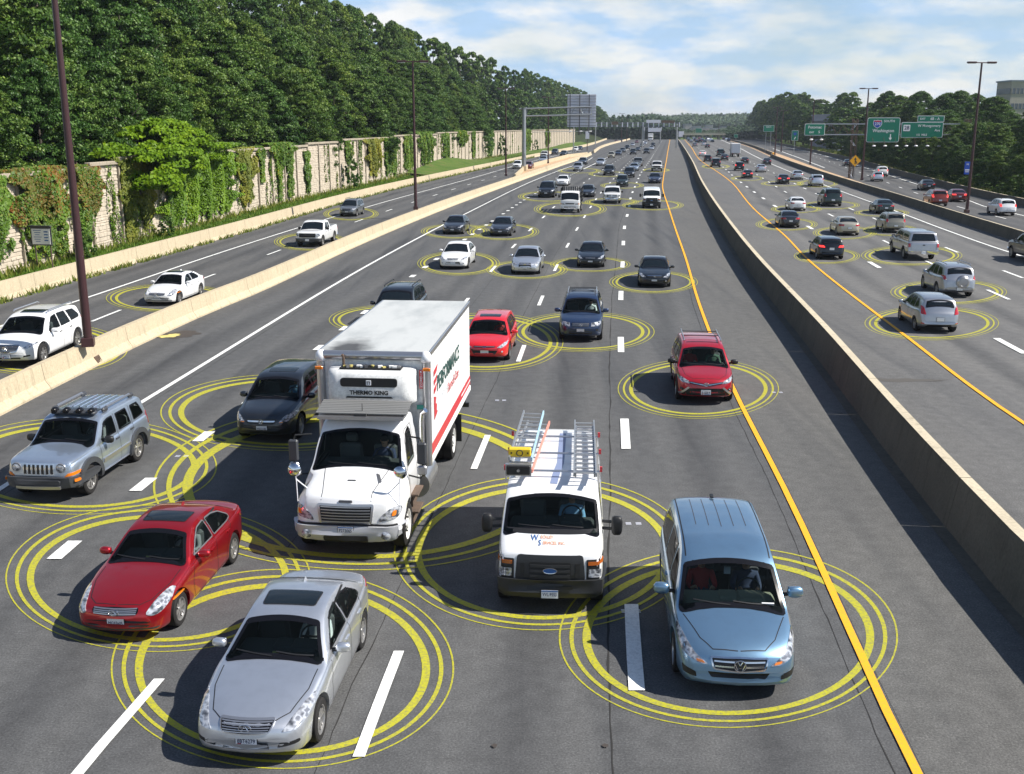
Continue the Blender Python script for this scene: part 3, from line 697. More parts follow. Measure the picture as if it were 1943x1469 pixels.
for row, (d0, step, frac) in enumerate(((5.6, 6.6, .62), (11, 7.4, .80), (18, 8.2, .93), (28, 9.5, 1.0))):
    y = 36.0+row*2.5 - (6 if row > 1 else 0)
    while y < 890:
        yy = y+random.uniform(-1.4, 1.4); x = WL(yy)-d0-random.uniform(-1.2, 1.6)-(3.0 if yy > 300 else 0)
        px = to_px((x, yy, 3))[0]
        if px > -170 and not (yy > 330 and row in (0, 2)):
            zt_ = CAM_H+(HOR-skyL(px))/FPX*yy*1.02; z = bank_z(x, yy)
            h = (zt_-z)*frac*random.uniform(.74, 1.05)
            if row < 3: h = min(h, (13.5, 17.5, 20)[row]*random.uniform(.85, 1.1))
            h = max(6., min(27, h))
            if row == 3 and px > 1150: h *= .9
            where = 'far left' if px < 200 else 'left' if px < 500 else 'middle' if px < 850 else 'far end'
            far = yy > 330
            i_ = random.randrange(7)
            place_tree(x, yy, z, h, random.uniform(.78, 1.12), i_, 'L', ROWTXT[row], far)
        y += step*(1 if yy < 200 else 1.25 if yy < 330 else 2.3)
# right hand woods
for row, (d0, step, frac) in enumerate(((3.5, 6.0, .50), (9., 7.5, .78), (18., 9, 1.0), (30., 12, .96))):
    y = 84.0+row*3
    while y < 870:
        yy = y+random.uniform(-1.5, 1.5); x = RO(yy)+d0+random.uniform(-1, 2)
        px = to_px((x, yy, 3))[0]
        if px < 2130 and not (yy > 300 and row in (0, 3)):
            zt_ = CAM_H+(HOR-skyR(px))/FPX*yy
            h = max(4.0, min(26, zt_*frac*random.uniform(.85, 1.04)))
            if row == 0: h = min(h, random.uniform(5, 8.5))
            far = yy > 300
            place_tree(x, yy, 0, h, random.uniform(.95, 1.25), random.randrange(7), 'R', ('by the outer barrier', 'behind the shrubs', 'on the skyline', 'at the back')[row], far)
        y += step*(1 if yy < 200 else 1.5 if yy < 300 else 2.4)
# verge shrubs on the right
y = 82
k = 0
while y < 300:
    x = RO(y)+1.6+random.uniform(0, 1.2); o = link('shrub', BUSH[k % 2], None, (x, y, 0), (0, 0, random.uniform(0, 6))); s_ = random.uniform(.7, 1.25); o.scale = (s_, s_, s_*random.uniform(.6, 1))
    tag(o, 'low green verge shrub at the foot of the right hand woods', 'shrub', 'verge shrubs behind the outer barrier'); y += random.uniform(3, 5)*(1+y/250); k += 1
# bright green tree overhanging the wall
def wall_y(px, z=3.):
    lo, hi = 20., 500.
    for _ in range(40):
        m_ = (lo+hi)/2
        if to_px((WL(m_), m_, z))[0] < px: lo = m_
        else: hi = m_
    return lo
yb = wall_y(345, 5)
root = empty('tree', (WL(yb)-1.6, yb, 3.3), 0, 'bright yellow green bushy tree spilling over the sound wall', 'tree')
link('crown', BRIGHT, root).scale = (.85, 2.7, 1.05); link('trunk', TREES[4][1], root, (0, 0, -4)).scale = (.5, .5, .4)
# wild shrubs at the wall foot
for (px, z0, s_, lab) in ((648, .2, .95, 'dark leafy shrub growing at the foot of the wall between bare panels'), (944, .2, 1.25, 'narrow dark evergreen standing against the pale wall'),
                          (120, .1, .55, 'low weedy shrub beside the notice board'), (282, .1, .5, 'small weedy shrub below hanging ivy'), (1010, .3, .8, 'small round shrub near the cantilever sign post')):
    yy = wall_y(px, 2); o = link('shrub', BUSH[0], None, (WL(yy)+1.3, yy, z0)); o.scale = (s_*.75, s_*.9, s_*(1.5 if px > 600 else 1)); tag(o, lab, 'shrub')

# ivy: (left px, right px, top fraction, bottom fraction, taper, material, density, label)
IV = [(-60, 6, 1.05, .1, .7, 'ivy', 1., 'green ivy at the very left edge of the wall'),
 (8, 128, 1.10, .42, .8, 'ivy_red', 1., 'broad ivy turning rust red left of the dark lamp post'), (22, 118, .62, .04, .42, 'ivy', 1., 'green ivy hanging below the rust red patch'),
 (134, 186, 1.08, .38, .55, 'ivy_red', .8, 'orange ivy trailing right of the lamp post'), (138, 160, .6, .05, .5, 'ivy', .7, 'thin green vine right of the lamp post'),
 (220, 252, 1.06, .02, .5, 'ivy_yellow', .9, 'yellowing vine in a narrow strand'), (250, 286, 1.06, .02, .55, 'ivy_yellow', 1., 'olive vine beside the big ivy mass'),
 (284, 445, 1.22, .02, .66, 'leaf_bright', 1.25, 'huge dense green ivy mass falling from the wall top'), (300, 345, .9, .04, .7, 'ivy', 1., 'dark green ivy lobe in the big mass'),
 (440, 482, 1.08, .05, .22, 'ivy_yellow', .8, 'bright green ivy strands right of the big mass'), (486, 500, 1.08, .45, .4, 'ivy', .8, 'short green ivy strand beside bare stone'),
 (508, 556, 1.14, .68, .30, 'ivy', 1., 'ivy fringe hanging over the wall top'), (521, 529, .85, .08, .5, 'ivy', .8, 'long narrow green ivy strand under the fringe'), (540, 552, .9, .1, .8, 'ivy', .7, 'thin straight vine by a post'),
 (573, 586, .9, .1, .5, 'ivy', .4, 'sparse brown vine on bare stone'), (690, 722, 1.03, .12, .35, 'ivy_yellow', 1.1, 'yellow olive ivy cone left of the second lamp post'),
 (728, 738, 1.02, .05, .8, 'ivy', .8, 'straight green strand beside the yellow cone'), (740, 750, 1.02, .05, .8, 'ivy', .8, 'second straight green ivy strand by the yellow cone'),
 (764, 780, 1.06, .05, .6, 'ivy', 1., 'dark ivy column just left of the second lamp post'), (790, 822, 1.12, .10, .25, 'ivy', 1.1, 'long ivy wedge right of the second lamp post'),
 (838, 850, 1.05, .05, .5, 'ivy', .9, 'narrow ivy column in the middle of the wall'), (866, 884, 1.08, .55, .5, 'ivy', .9, 'short ivy tuft on the wall top'),
 (894, 900, 1.02, .1, .8, 'ivy', .9, 'thin dark ivy line on pale panels'), (924, 934, 1.06, .05, .8, 'ivy', 1., 'ivy column left of the evergreen'), (993, 1005, 1.06, .02, .8, 'ivy', 1.1, 'ivy column behind the sign post'),
 (1034, 1041, 1.05, .1, .8, 'ivy', 1., 'ivy line near the far end of the wall'), (652, 664, 1.03, .5, .6, 'ivy', .6, 'small ivy tip on the wall top')]
for q_, (a, c, ft, fb, tp, mk, dens, lab) in enumerate(IV):
    g = np.random.default_rng(300+q_); ya, yc = wall_y(a, 5), wall_y(c, 5); ym = (ya+yc)/2; hw = (yc-ya)/2
    zt = zt_wall(ym); far = max(1., ym/75); area = (yc-ya)*zt*(ft-fb); nl = int(min(42000, area*430*dens/far**1.4)+350)
    fz = g.random(nl); z = zt*(fb+(ft-fb)*fz)
    wv = tp+(1-tp)*fz**.8
    nf = 3+int(hw*1.2); ph = g.uniform(0, 6, 4)
    u = g.uniform(-1, 1, nl)
    edge = wv*(1+.22*np.sin(z*2.1+ph[0])+.15*np.sin(z*5+ph[1]))
    yv = ym+u*hw*edge
    # ragged strands at the foot
    strand = .5+.5*np.sin(yv*2.6+ph[2])*np.sin(yv*1.1+ph[3])
    keep = (fz > .30*strand*(1.4 if hw > 1.5 else .2)*g.random(nl)**.3)
    gap = (np.sin(yv*1.7+z*1.3+ph[0])*np.sin(z*2.2-yv*.8+ph[1]) > (.80 if dens < 1.2 else 2)) & (hw > 1.2)
    keep &= ~gap
    yv, z, fz = yv[keep], z[keep], fz[keep]; n = len(yv)
    xw = np.array([WL(t) for t in yv]); over = np.clip(z-zt, 0, 3)
    bulge = .10+.55*np.clip(hw/6, 0, 1)*np.sin(PI*np.clip(fz, 0, 1))*(.5+.5*np.sin(yv*1.9+ph[1]))
    P = np.stack([xw+bulge+g.uniform(0, .16, n)-over*g.uniform(0, 1.3, n), yv, z], 1); P[:, 2] -= over*.35
    Nn = np.stack([np.full(n, 1.), g.normal(size=n)*.55-.25, g.normal(size=n)*.4+.55], 1)
    sz = .16*g.uniform(.6, 1.4, n)*far**.66; tone = np.clip(g.normal(size=n)*.22+.45+.25*np.sin(yv*.9+z*.7), 0, 1)
    mats = [M[mk], M['ivy'], M['ivy_yellow']]; mi = np.zeros(n)
    if mk == 'ivy_red': mi = (g.random(n) < .42+.5*np.sin(yv*1.3+z*1.7+ph[0])*.5).astype(float); mi[(g.random(n) < .15)] = 2
    if mk == 'ivy': mi[(g.random(n) < .10)] = 2
    ctr = np.array([WL(ym), ym, 0.])
    me = leaf_mesh('ivy leaves', P-ctr, Nn, sz, tone, mats, mi, 1.25, 1.)
    o = link('climbing_ivy', me, None, tuple(ctr)); tag(o, lab, 'ivy', 'ivy climbing the sound wall')
# thin stray vines all along the wall, too many and too fine to count
g = np.random.default_rng(5); PP = []; 
for i in range(110):
    px = g.uniform(20, 1060); yy = wall_y(px, 4); zt = zt_wall(yy); L = g.uniform(.3, .95)*zt; n = int(90/max(1, yy/90))
    top = zt if g.random() < .6 else L
    t = g.random(n); zz = top-t*L; yv = yy+.18*np.sin(zz*1.8+i)+g.normal(size=n)*.06*(1+yy/150)
    PP.append(np.stack([np.array([WL(q) for q in yv])+.12+g.random(n)*.08, yv, np.maximum(zz, .1)], 1))
PP = np.concatenate(PP); n = len(PP)
o = link('stray_vines', leaf_mesh('vine leaves', PP, np.stack([np.ones(n), g.normal(size=n)*.5, g.normal(size=n)*.5+.3], 1), .13*g.uniform(.6, 1.4, n)*(np.maximum(1, PP[:, 1]/80))**.7, np.clip(g.normal(size=n)*.2+.4, 0, 1), [M['ivy'], M['ivy_yellow']], (g.random(n) < .25).astype(float)))
tag(o, kind='stuff')
# grass on the bank strip, weeds at the foot of the low wall
def blades(name, fl, fr, y0, y1, n, h, m, seed, z0=.03, kind='stuff', lean=.35, patch=0.):
    g = np.random.default_rng(seed); t = g.random(n)**1.7; y = y0+(y1-y0)*t; u = g.random(n)
    if patch: k = (np.sin(y*.9+seed)*np.sin(y*2.3)+g.normal(size=n)*.5) > patch-1.0; y, u = y[k], u[k]; n = len(y)
    x = np.array([fl(a)+(fr(a)-fl(a))*b_ for a, b_ in zip(y, u)]); hh = h*g.uniform(.4, 1.3, n)*np.maximum(1, y/110)**.5; w = hh*.16
    a = g.uniform(0, 2*PI, n); la = g.uniform(0, 2*PI, n)
    p = np.stack([x, y, np.full(n, z0)], 1); d = np.stack([np.cos(a)*w, np.sin(a)*w, np.zeros(n)], 1)
    top = p+np.stack([np.cos(la)*hh*lean, np.sin(la)*hh*lean, hh], 1)
    vs = np.empty((n, 3, 3), dtype=np.float32); vs[:, 0] = p-d; vs[:, 1] = p+d; vs[:, 2] = top
    me = bpy.data.meshes.new(name); me.vertices.add(3*n); me.loops.add(3*n); me.polygons.add(n)
    me.vertices.foreach_set('co', vs.reshape(-1)); me.loops.foreach_set('vertex_index', np.arange(3*n, dtype=np.int32))
    me.polygons.foreach_set('loop_start', np.arange(0, 3*n, 3, dtype=np.int32)); me.polygons.foreach_set('loop_total', np.full(n, 3, dtype=np.int32))
    me.materials.append(m); at = me.attributes.new('tone', 'FLOAT', 'FACE'); at.data.foreach_set('value', g.random(n).astype(np.float32)); me.update(calc_edges=True)
    return tag(link(name, me), kind=kind)
blades('grass', lambda y: WL(y)+.2, lambda y: LL(y)-.45, 30, 330, 60000, .24, M['blade'], 1)
blades('weeds', lambda y: LL(y)+.02, lambda y: LL(y)+.42, 28, 300, 9000, .30, M['weed'], 2, 0, 'stuff', .55, .95)
blades('weeds', lambda y: WL(y)+.1, lambda y: WL(y)+1.0, 30, 300, 8000, .55, M['weed'], 3, 0, 'stuff', .4, .9)
blades('grass', lambda y: RO(y)+.6, lambda y: RO(y)+4, 80, 420, 16000, .7, M['weed'], 4)
# grass knoll past the wall middle
g = MBd(); vs = []; ny = 26; nx = 8
for i in range(ny+1):
    y = 185+i*13.
    for j in range(nx+1):
        u = j/nx; x = WL(y)+.2+(LL(y)-.5-WL(y)-.2)*u; e = math.exp(-((y-222)/26)**2)+.22+.5*max(0, min(1, (y-430)/40))
        vs.append((x, y, .06+e*1.7*(1-u)**1.2))
g.add(vs, [(i*(nx+1)+j, (i+1)*(nx+1)+j, (i+1)*(nx+1)+j+1, i*(nx+1)+j+1) for i in range(ny) for j in range(nx)])
g.obj('grass_knoll', M['grass'], smooth=60); tag(bpy.data.objects['grass_knoll'], kind='structure')

# ================================================================== far hills and woods
def wood_mass(name, outline, depth, n, size, seed, back=140):
    """outline: (px, top row) ; one far-off wood that reads as a mass on rising ground"""
    g = np.random.default_rng(seed); f = lin(outline); x0, x1 = outline[0][0], outline[-1][0]
    px = g.uniform(x0, x1, n); Y = depth+g.random(n)*back
    zt = np.array([CAM_H+(HOR-f(p))/FPX*d for p, d in zip(px, Y)]); rise = (Y-depth)/back
    blob = .5+.5*np.sin(px*.55+seed)*np.sin(Y*.09+px*.13)
    z = zt*(.80+.20*blob)*np.where(g.random(n) < .55, g.uniform(.0, 1., n), g.uniform(.75, 1., n))*(.55+.45*rise)
    x = (px-PW/2)/FPX*Y/_c*(1.0)*_c**0*.97
    x = (px-PW/2)/FPX*(Y*_c+(CAM_H)*_s)
    P = np.stack([x, Y, z], 1); Nn = np.stack([g.normal(size=n)*.7, -np.ones(n)*.5+g.normal(size=n)*.5, np.ones(n)*.8+g.normal(size=n)*.4], 1)
    me = leaf_mesh(name, P, Nn, size*g.uniform(.6, 1.4, n), np.clip(.35+.3*blob+g.normal(size=n)*.2, 0, 1), [M['leaf_far']])
    return tag(link(name, me), kind='stuff')
wood_mass('far_wood', [(1120, 224), (1150, 219), (1200, 218), (1240, 219), (1290, 226)], 728, 52000, 1.25, 31, 90)
wood_mass('far_wood', [(1185, 220), (1215, 216), (1240, 215), (1262, 219), (1300, 215), (1340, 216), (1375, 215), (1420, 214), (1560, 216)], 1250, 60000, 2.4, 32, 260)
b = MBd(); vs = []
prof = [(735, .2), (900, 1.5), (1050, 6.5), (1350, 9), (1620, 20), (2200, 22), (4800, 22)]
for Y, z in prof: vs += [(-2400, Y, z-1.5), (2400, Y, z-1.5)]
b.add(vs, [(2*i, 2*i+1, 2*i+3, 2*i+2) for i in range(len(prof)-1)]); b.obj('hill', M['hill']); tag(bpy.data.objects['hill'], kind='structure')

wood_mass('far_wood', [(1378, 238), (1400, 236), (1430, 232), (1500, 232)], 700, 12000, 1.2, 33, 60)
wood_mass('far_wood', [(1290, 243), (1310, 246), (1330, 247), (1350, 246), (1375, 244), (1400, 240)], 840, 16000, 1.3, 34, 40)
# ================================================================== lettering
_TX = {}
def text_mesh(txt, size, m, ext=.003, align='CENTER', shear=0., bold=0., spacing=1.0):
    k = (txt, size, m.name, ext, align, shear, bold)
    if k in _TX: return _TX[k]
    c = bpy.data.curves.new('t', 'FONT'); c.body = txt; c.size = size; c.align_x = align; c.align_y = 'CENTER'; c.extrude = ext; c.shear = shear; c.offset = bold; c.resolution_u = 2; c.space_character = spacing
    o = bpy.data.objects.new('t', c); COL.objects.link(o)
    dg = bpy.context.evaluated_depsgraph_get(); dg.update()
    me = bpy.data.meshes.new_from_object(o.evaluated_get(dg)); me.materials.clear(); me.materials.append(m); me.name = 'lettering'
    bpy.data.objects.remove(o); bpy.data.curves.remove(c); _TX[k] = me; return me
def letter(txt, size, m, parent, loc, rot=(PI/2, 0, 0), name='lettering', sx=1., **k):
    o = link(name, text_mesh(txt, size, m, **k), parent, loc, rot); o.scale = (sx, 1, 1); return o
def rrect(w, h, r, n=4):
    pts = []
    for cx, cy, a0 in ((w/2-r, h/2-r, 0), (-w/2+r, h/2-r, PI/2), (-w/2+r, -h/2+r, PI), (w/2-r, -h/2+r, 1.5*PI)):
        for i in range(n+1): a = a0+PI/2*i/n; pts.append((cx+r*math.cos(a), cy+r*math.sin(a)))
    return pts
XZ = lambda u, v, w: (u, w, v)

# ================================================================== lamp posts
def lamp_post(px, py, zb, H, m, label, r=.16, rz=0., arm=1.0, base=.42):
    q = gp(px, py, zb); root = empty('lamp_post', q, rz, label, 'lamp post', 'twin head lamp posts')
    b = MBd(); b.box((0, 0, .16), (base, base, .32), bev=.02); b.obj('base', m, root)
    b = MBd(); b.cyl((0, 0, .3), (0, 0, H), r, r*.55, 12); b.obj('pole', m, root, smooth=True)
    b = MBd(); b.cyl((-arm*.6, 0, H+.02), (arm*.6, 0, H+.02), .05, n=8); b.obj('arm', m, root)
    for s in (-1, 1):
        b = MBd(); b.box((s*arm, 0, H+.04), (.85, .42, .17), bev=.04); f = b.obj('lamp_head', m, root)
        b = MBd(); b.box((s*arm, 0, H-.055), (.65, .32, .03)); b.obj('lens', M['sign_white'], f)
    return root
lamp_post(168, 657, .86, 13.6, M['pole'], 'nearest tall maroon lamp post standing on the cream barrier, left', .155, .25)
lamp_post(789, 398, .86, 13.2, M['pole'], 'dark lamp post on the cream barrier left of the stake bed truck', .15, .05)
lamp_post(960, 334, .86, 13.2, M['pole'], 'dark lamp post between the wall and the cantilever sign post', .15)
lamp_post(1040, 310, .86, 13.4, M['pole'], 'dark lamp post in front of the wall behind the cantilever arm', .16)
lamp_post(1179, 270, .86, 13.6, M['pole'], 'distant lamp post crossing the long sign gantry', .2)
lamp_post(1189, 269, .3, 14.0, M['pole'], 'distant lamp post just right of another, before the gantry', .2)
lamp_post(1834, 404, .1, 14.2, M['pole'], 'tall dark lamp post on the right verge with a blue sign', .16, .1)
lamp_post(1635, 342, .1, 14.0, M['pole'], 'dark lamp post left of the green signs', .17)
lamp_post(1537, 312, .1, 14.0, M['pole'], 'dark lamp post behind the small two line green sign', .18)
lamp_post(1470, 296, .1, 13.6, M['pole'], 'distant thin lamp post in front of the right hand woods', .2)
lamp_post(1482, 288, .1, 13.4, M['pole'], 'far thin lamp post beside another before the woods', .2)
lamp_post(1363, 262, .0, 14.5, M['pole'], 'farthest lamp post against the hazy hill', .25)

# ================================================================== signs
# notice board near the wall
q = gp(77, 512); root = empty('notice_board', (q.x+.35, q.y-.2, 0), -.15, 'small white notice board with a dark frame on two posts by the ivy wall', 'sign')
for s in (-1, 1): b = MBd(); b.cyl((s*.5, .05, 0), (s*.5, .05, 1.5), .045, n=8); b.obj('post', M['rusty'], root)
b = MBd(); b.box((0, 0, 2.05), (1.32, .06, 1.12)); f = b.obj('board', M['plastic_grey'], root)
b = MBd(); b.box((0, -.04, 2.02), (1.16, .03, .92)); b.obj('panel', M['sign_white'], f)
b = MBd()
for i in range(6): b.box((-.22+.02*(i % 2), -.06, 2.38-i*.13), (.5-.1*(i % 3), .004, .035))
for i in range(4): b.box((.34, -.06, 2.3-i*.17), (.25, .004, .07))
b.obj('print', M['plate_blue'], f)
b = MBd(); b.box((0, -.05, 2.64), (1.4, .22, .06)); b.obj('hood', M['plastic_grey'], root)

M['rib_dark'] = mat('weathered bracket steel', (.13, .14, .16), .6, .4)
# cantilever sign seen from behind, with its light bar
q = gp(994, 325); Yc = q.y; mpp = (Yc*_c+4*_s)/FPX
X = lambda px: (px-PW/2)*mpp
Z = lambda py: CAM_H+(HOR-py)*mpp
root = empty('cantilever_sign', (q.x, q.y, 0), 0, 'galvanised cantilever arm carrying a large blank grey sign back over the left lanes', 'overhead sign')
def rel(px, py, dy=0.): return (X(px)-q.x, dy, Z(py))
b = MBd(); b.box((0, 0, .5), (1.0, 1.0, 1.0), bev=.05); b.obj('footing', M['concrete_cream'], root)
b = MBd(); b.cyl((0, 0, .8), (0, 0, Z(207)), .42, .36, 16); b.obj('post', M['galv'], root, smooth=True)
b = MBd(); b.cyl((0, 0, Z(207)), (0, 0, Z(207)+.12), .5, .5, 16); b.obj('cap', M['galv'], root)
b = MBd(); b.tube([rel(985, 208), rel(1050, 206), rel(1121, 204)], .13, 8); b.obj('chord', M['galv'], root)
b = MBd(); b.tube([rel(993, 221), rel(1050, 220), rel(1122, 218)], .13, 8); b.obj('chord', M['galv'], root)
for k, (a, c) in enumerate(((999, 999), (1090, 1082), (1098, 1106), (1106, 1098), (1113, 1106), (1121, 1121))):
    b = MBd(); b.cyl(rel(a, 205), rel(c, 219.5), .07, n=6); b.obj('brace', M['galv'], root)
b = MBd(); b.box(((X(1103)-q.x), +.62, (Z(181.5)+Z(241))/2), (X(1130)-X(1076), .06, Z(181.5)-Z(241))); sb = b.obj('sign_back', M['sign_back'], root)
for i in range(11):
    b = MBd(); b.box(((X(1103)-q.x), .56, Z(241)+(Z(181.5)-Z(241))*(i+.5)/11), (X(1130)-X(1076), .05, .07)); b.obj('rib', M['rib_dark'], sb)
for px in (1081, 1099, 1117): b = MBd(); b.box((X(px)-q.x, .42, (Z(182)+Z(252))/2), (.16, .16, Z(182)-Z(252))); b.obj('bracket', M['rib_dark'], root)
b = MBd(); b.tube([rel(1010, 250.5, -1.), rel(1122, 248.5, -1.)], .05, 6); b.obj('light_bar', M['galv'], root)
for px in (1081, 1101, 1119): b = MBd(); b.box((X(px)-q.x, -1.2, Z(249)), (.5, .35, .22), bev=.05); b.obj('sign_lamp', M['sign_white'], root)
# posts and a small sign between
for (px, py0, py1, r, lab) in ((1088, 295, 241, .16, 'slim dark post below the big grey sign back'), (1114, 286, 243, .12, 'thin post with a small grey sign back'), (1129.5, 277, 238, .22, 'left gantry upright at the end of the dirt median')):
    q2 = gp(px, py0); m2 = (q2.y*_c+4*_s)/FPX; rr_ = empty('sign_post', (q2.x, q2.y, 0), 0, lab, 'post')
    b = MBd(); b.cyl((0, 0, 0), (0, 0, CAM_H+(HOR-py1)*m2), r, n=8); b.obj('pole', M['galv'] if r > .15 else M['pole'], rr_)
    if px == 1114: b = MBd(); b.box((0, -.15, CAM_H+(HOR-256)*m2), (7*m2, .06, 14*m2)); b.obj('sign_back', M['sign_back'], rr_)
# long gantry with sign backs over the distant lanes
def gantry(Yg, px0, px1, ytop, ybot, posts, label, signs, nverts=14, m=None):
    m = m or M['rib_dark']; k = (Yg*_c+4*_s)/FPX; X = lambda px: (px-PW/2)*k; Z = lambda py: CAM_H+(HOR-py)*k
    root = empty('sign_gantry', (X(px0), Yg, 0), 0, label, 'sign gantry'); x0 = X(px0)
    for zz in (ytop, ybot):
        for dy in (-.7, .7): b = MBd(); b.box(((X(px1)-x0)/2, dy, Z(zz)), (X(px1)-x0, .3, .45)); b.obj('chord', m, root)
    for i in range(nverts+1):
        xx = (X(px1)-x0)*i/nverts; b = MBd(); b.box((xx, -.85, (Z(ytop)+Z(ybot))/2), (.42, .1, Z(ytop)-Z(ybot)+.6)); b.obj('upright', M['sign_back'] if i % 1 == 0 else m, root)
    for px in posts: b = MBd(); b.cyl((X(px)-x0, 0, 0), (X(px)-x0, 0, Z(ytop)), .32, n=10); b.obj('column', M['galv'], root)
    for (a, c, t, u, mm) in signs: b = MBd(); b.box((((X(a)+X(c))/2-x0), -1.1, (Z(t)+Z(u))/2), (X(c)-X(a), .08, Z(t)-Z(u))); b.obj('sign_back', mm, root)
    return root
gantry(430, 1131, 1288, 234, 239.5, (1219, 1284), 'long dark truss gantry with grey uprights over the distant oncoming lanes', [(1225, 1252, 228, 233.5, M['sign_back']), (1254, 1278, 229, 233.5, M['rusty']), (1160, 1172, 231, 237, M['rusty'])], 16)
gantry(560, 1222, 1254, 242.5, 246.5, (1222, 1253), 'smaller gantry behind with a message board', [(1229, 1253, 243, 250, M['sign_back'])], 4)
gantry(520, 1283, 1296, 250, 254, (1285.5,), 'small grey sign structure at the end of the median barrier', [(1287, 1295, 249, 259, M['sign_back'])], 2)

# overhead signs on the right
q = gp(1617, 338); Ys = q.y; ks = (Ys*_c+4*_s)/FPX
SX = lambda px: (px-PW/2)*ks-q.x
SZ = lambda py: CAM_H+(HOR-py)*ks
root = empty('sign_gantry', (q.x, q.y, 0), 0, 'weathered truss carrying the green signs over the right hand local road', 'sign gantry')
for px_ in (1617, 1831):
    for s in (-.35, .35):
        for t in (-.35, .35): b = MBd(); b.box((SX(px_)+s+(.15 if px_ < 1700 else 0), t, SZ(226)/2), (.14, .14, SZ(226))); b.obj('leg', M['rusty'], root)
    n = 11
    for i in range(n):
        z0, z1 = SZ(226)*i/n, SZ(226)*(i+1)/n
        b = MBd()
        for t in (-.35, .35): b.cyl((SX(px_)+(-.35 if i % 2 else .35), t, z0), (SX(px_)+(.35 if i % 2 else -.35), t, z1), .055, n=5)
        b.obj('lattice', M['rusty'] if i % 3 else M['sign_back'], root)
for yy in (235.5, 255):
    for t in (-.4, .4): b = MBd(); b.box(((SX(1560)+SX(1836))/2, t, SZ(yy)), (SX(1836)-SX(1560), .16, .18)); b.obj('chord', M['galv'], root)
i = 0
for px in range(1562, 1836, 11):
    b = MBd(); b.cyl((SX(px), -.4, SZ(235.5 if i % 2 else 255)), (SX(px+11), -.4, SZ(255 if i % 2 else 235.5)), .05, n=5); b.obj('lattice', M['rusty'], root); i += 1
def green_sign(x0, x1, y0, y1, label, texts, cat='sign', m='sign_green', dy=-.85, post=None, k=None, O=None, name='road_sign'):
    """texts: (string, px, py, cap height px, align)"""
    kk = k or ks; o = O or q; Xc = ((x0+x1)/2-PW/2)*kk; Zc = CAM_H+(HOR-(y0+y1)/2)*kk; w, h = (x1-x0)*kk, (y1-y0)*kk
    r = empty(name, (Xc, o.y+dy, Zc), 0, label, cat)
    b = MBd(); b.prism(rrect(w, h, min(w, h)*.08), -.03, .03, fn=XZ); p = b.obj('border', M['sign_white'], r)
    b = MBd(); b.prism(rrect(w-.16, h-.16, min(w, h)*.06), -.05, -.032, fn=XZ); b.obj('face', M[m], r)
    for (s, px, py, hp, al) in texts:
        letter(s, hp*kk*1.55, M['sign_white'], r, ((px-(x0+x1)/2)*kk, -.056, ((y0+y1)/2-py)*kk), align=al, bold=.006)
    return r
s1 = green_sign(1638.5, 1700, 224, 269, 'large green sign reading 270 SOUTH Washington with a down arrow', [('SOUTH', 1679.5, 230.5, 4.0, 'CENTER'), ('Washington', 1669.5, 248, 5.4, 'CENTER')])
def in_sign(r, x0, x1, y0, y1, px, py, kk=None): kk = kk or ks; return ((px-(x0+x1)/2)*kk, ((y0+y1)/2-py)*kk)
cx_, cz_ = in_sign(s1, 1638.5, 1700, 224, 269, 1657.5, 234.5)
sh = [(-.62, .30), (-.55, .48), (-.3, .42), (0, .5), (.3, .42), (.55, .48), (.62, .30), (.66, -.05), (.5, -.42), (0, -.72), (-.5, -.42), (-.66, -.05)]
b = MBd(); b.prism([(u*1.12, v*1.12) for u, v in sh], -.064, -.056, fn=lambda u, v, w: (u+cx_, w, v+cz_)); b.obj('route_shield', M['sign_white'], s1)
b = MBd(); b.prism(sh, -.070, -.066, fn=lambda u, v, w: (u+cx_, w, v+cz_)); b.obj('route_shield', M['sign_blue'], s1)
b = MBd(); b.prism([(-.60, .24), (-.55, .46), (-.3, .41), (0, .48), (.3, .41), (.55, .46), (.60, .24)], -.076, -.072, fn=lambda u, v, w: (u+cx_, w, v+cz_)); b.obj('shield_band', M['sign_red'], s1)
letter('270', .62, M['sign_white'], s1, (cx_, -.08, cz_-.10), bold=.01)
ax, az_ = in_sign(s1, 1638.5, 1700, 224, 269, 1683.5, 260)
b = MBd(); b.prism([(-.08, .52), (.08, .52), (.08, -.05), (.28, -.05), (0, -.5), (-.28, -.05), (-.08, -.05)], -.064, -.056, fn=lambda u, v, w: (u+ax, w, v+az_)); b.obj('arrow', M['sign_white'], s1)
s2 = green_sign(1703, 1781.5, 232.3, 260.6, 'green sign reading W Montgomery Ave 1/2 MILE', [('W Montgomery', 1776, 239, 4.2, 'RIGHT'), ('Ave', 1776, 247.3, 4.2, 'RIGHT'), ('1/2  MILE', 1742, 255.6, 3.4, 'CENTER')])
cx2, cz2 = in_sign(s2, 1703, 1781.5, 232.3, 260.6, 1713, 242.8)
b = MBd(); b.prism(rrect(1.12, 1.02, .08), -.064, -.056, fn=lambda u, v, w: (u+cx2, w, v+cz2)); b.obj('route_marker', M['sign_white'], s2)
letter('28', .85, M['ink'], s2, (cx2, -.07, cz2), bold=.015)
green_sign(1732, 1782, 220.5, 231.6, 'small green exit tab reading EXIT 6B - A', [('EXIT', 1741.5, 226.3, 3.2, 'CENTER'), ('6B - A', 1764.5, 226.2, 4.3, 'CENTER')])
green_sign(1521.5, 1559.6, 235, 256.6, 'green sign reading Potomac EXIT 5', [('Potomac', 1540.5, 241.6, 4.6, 'CENTER'), ('EXIT', 1535, 251, 2.8, 'CENTER'), ('5', 1549, 250.4, 4.2, 'CENTER')])
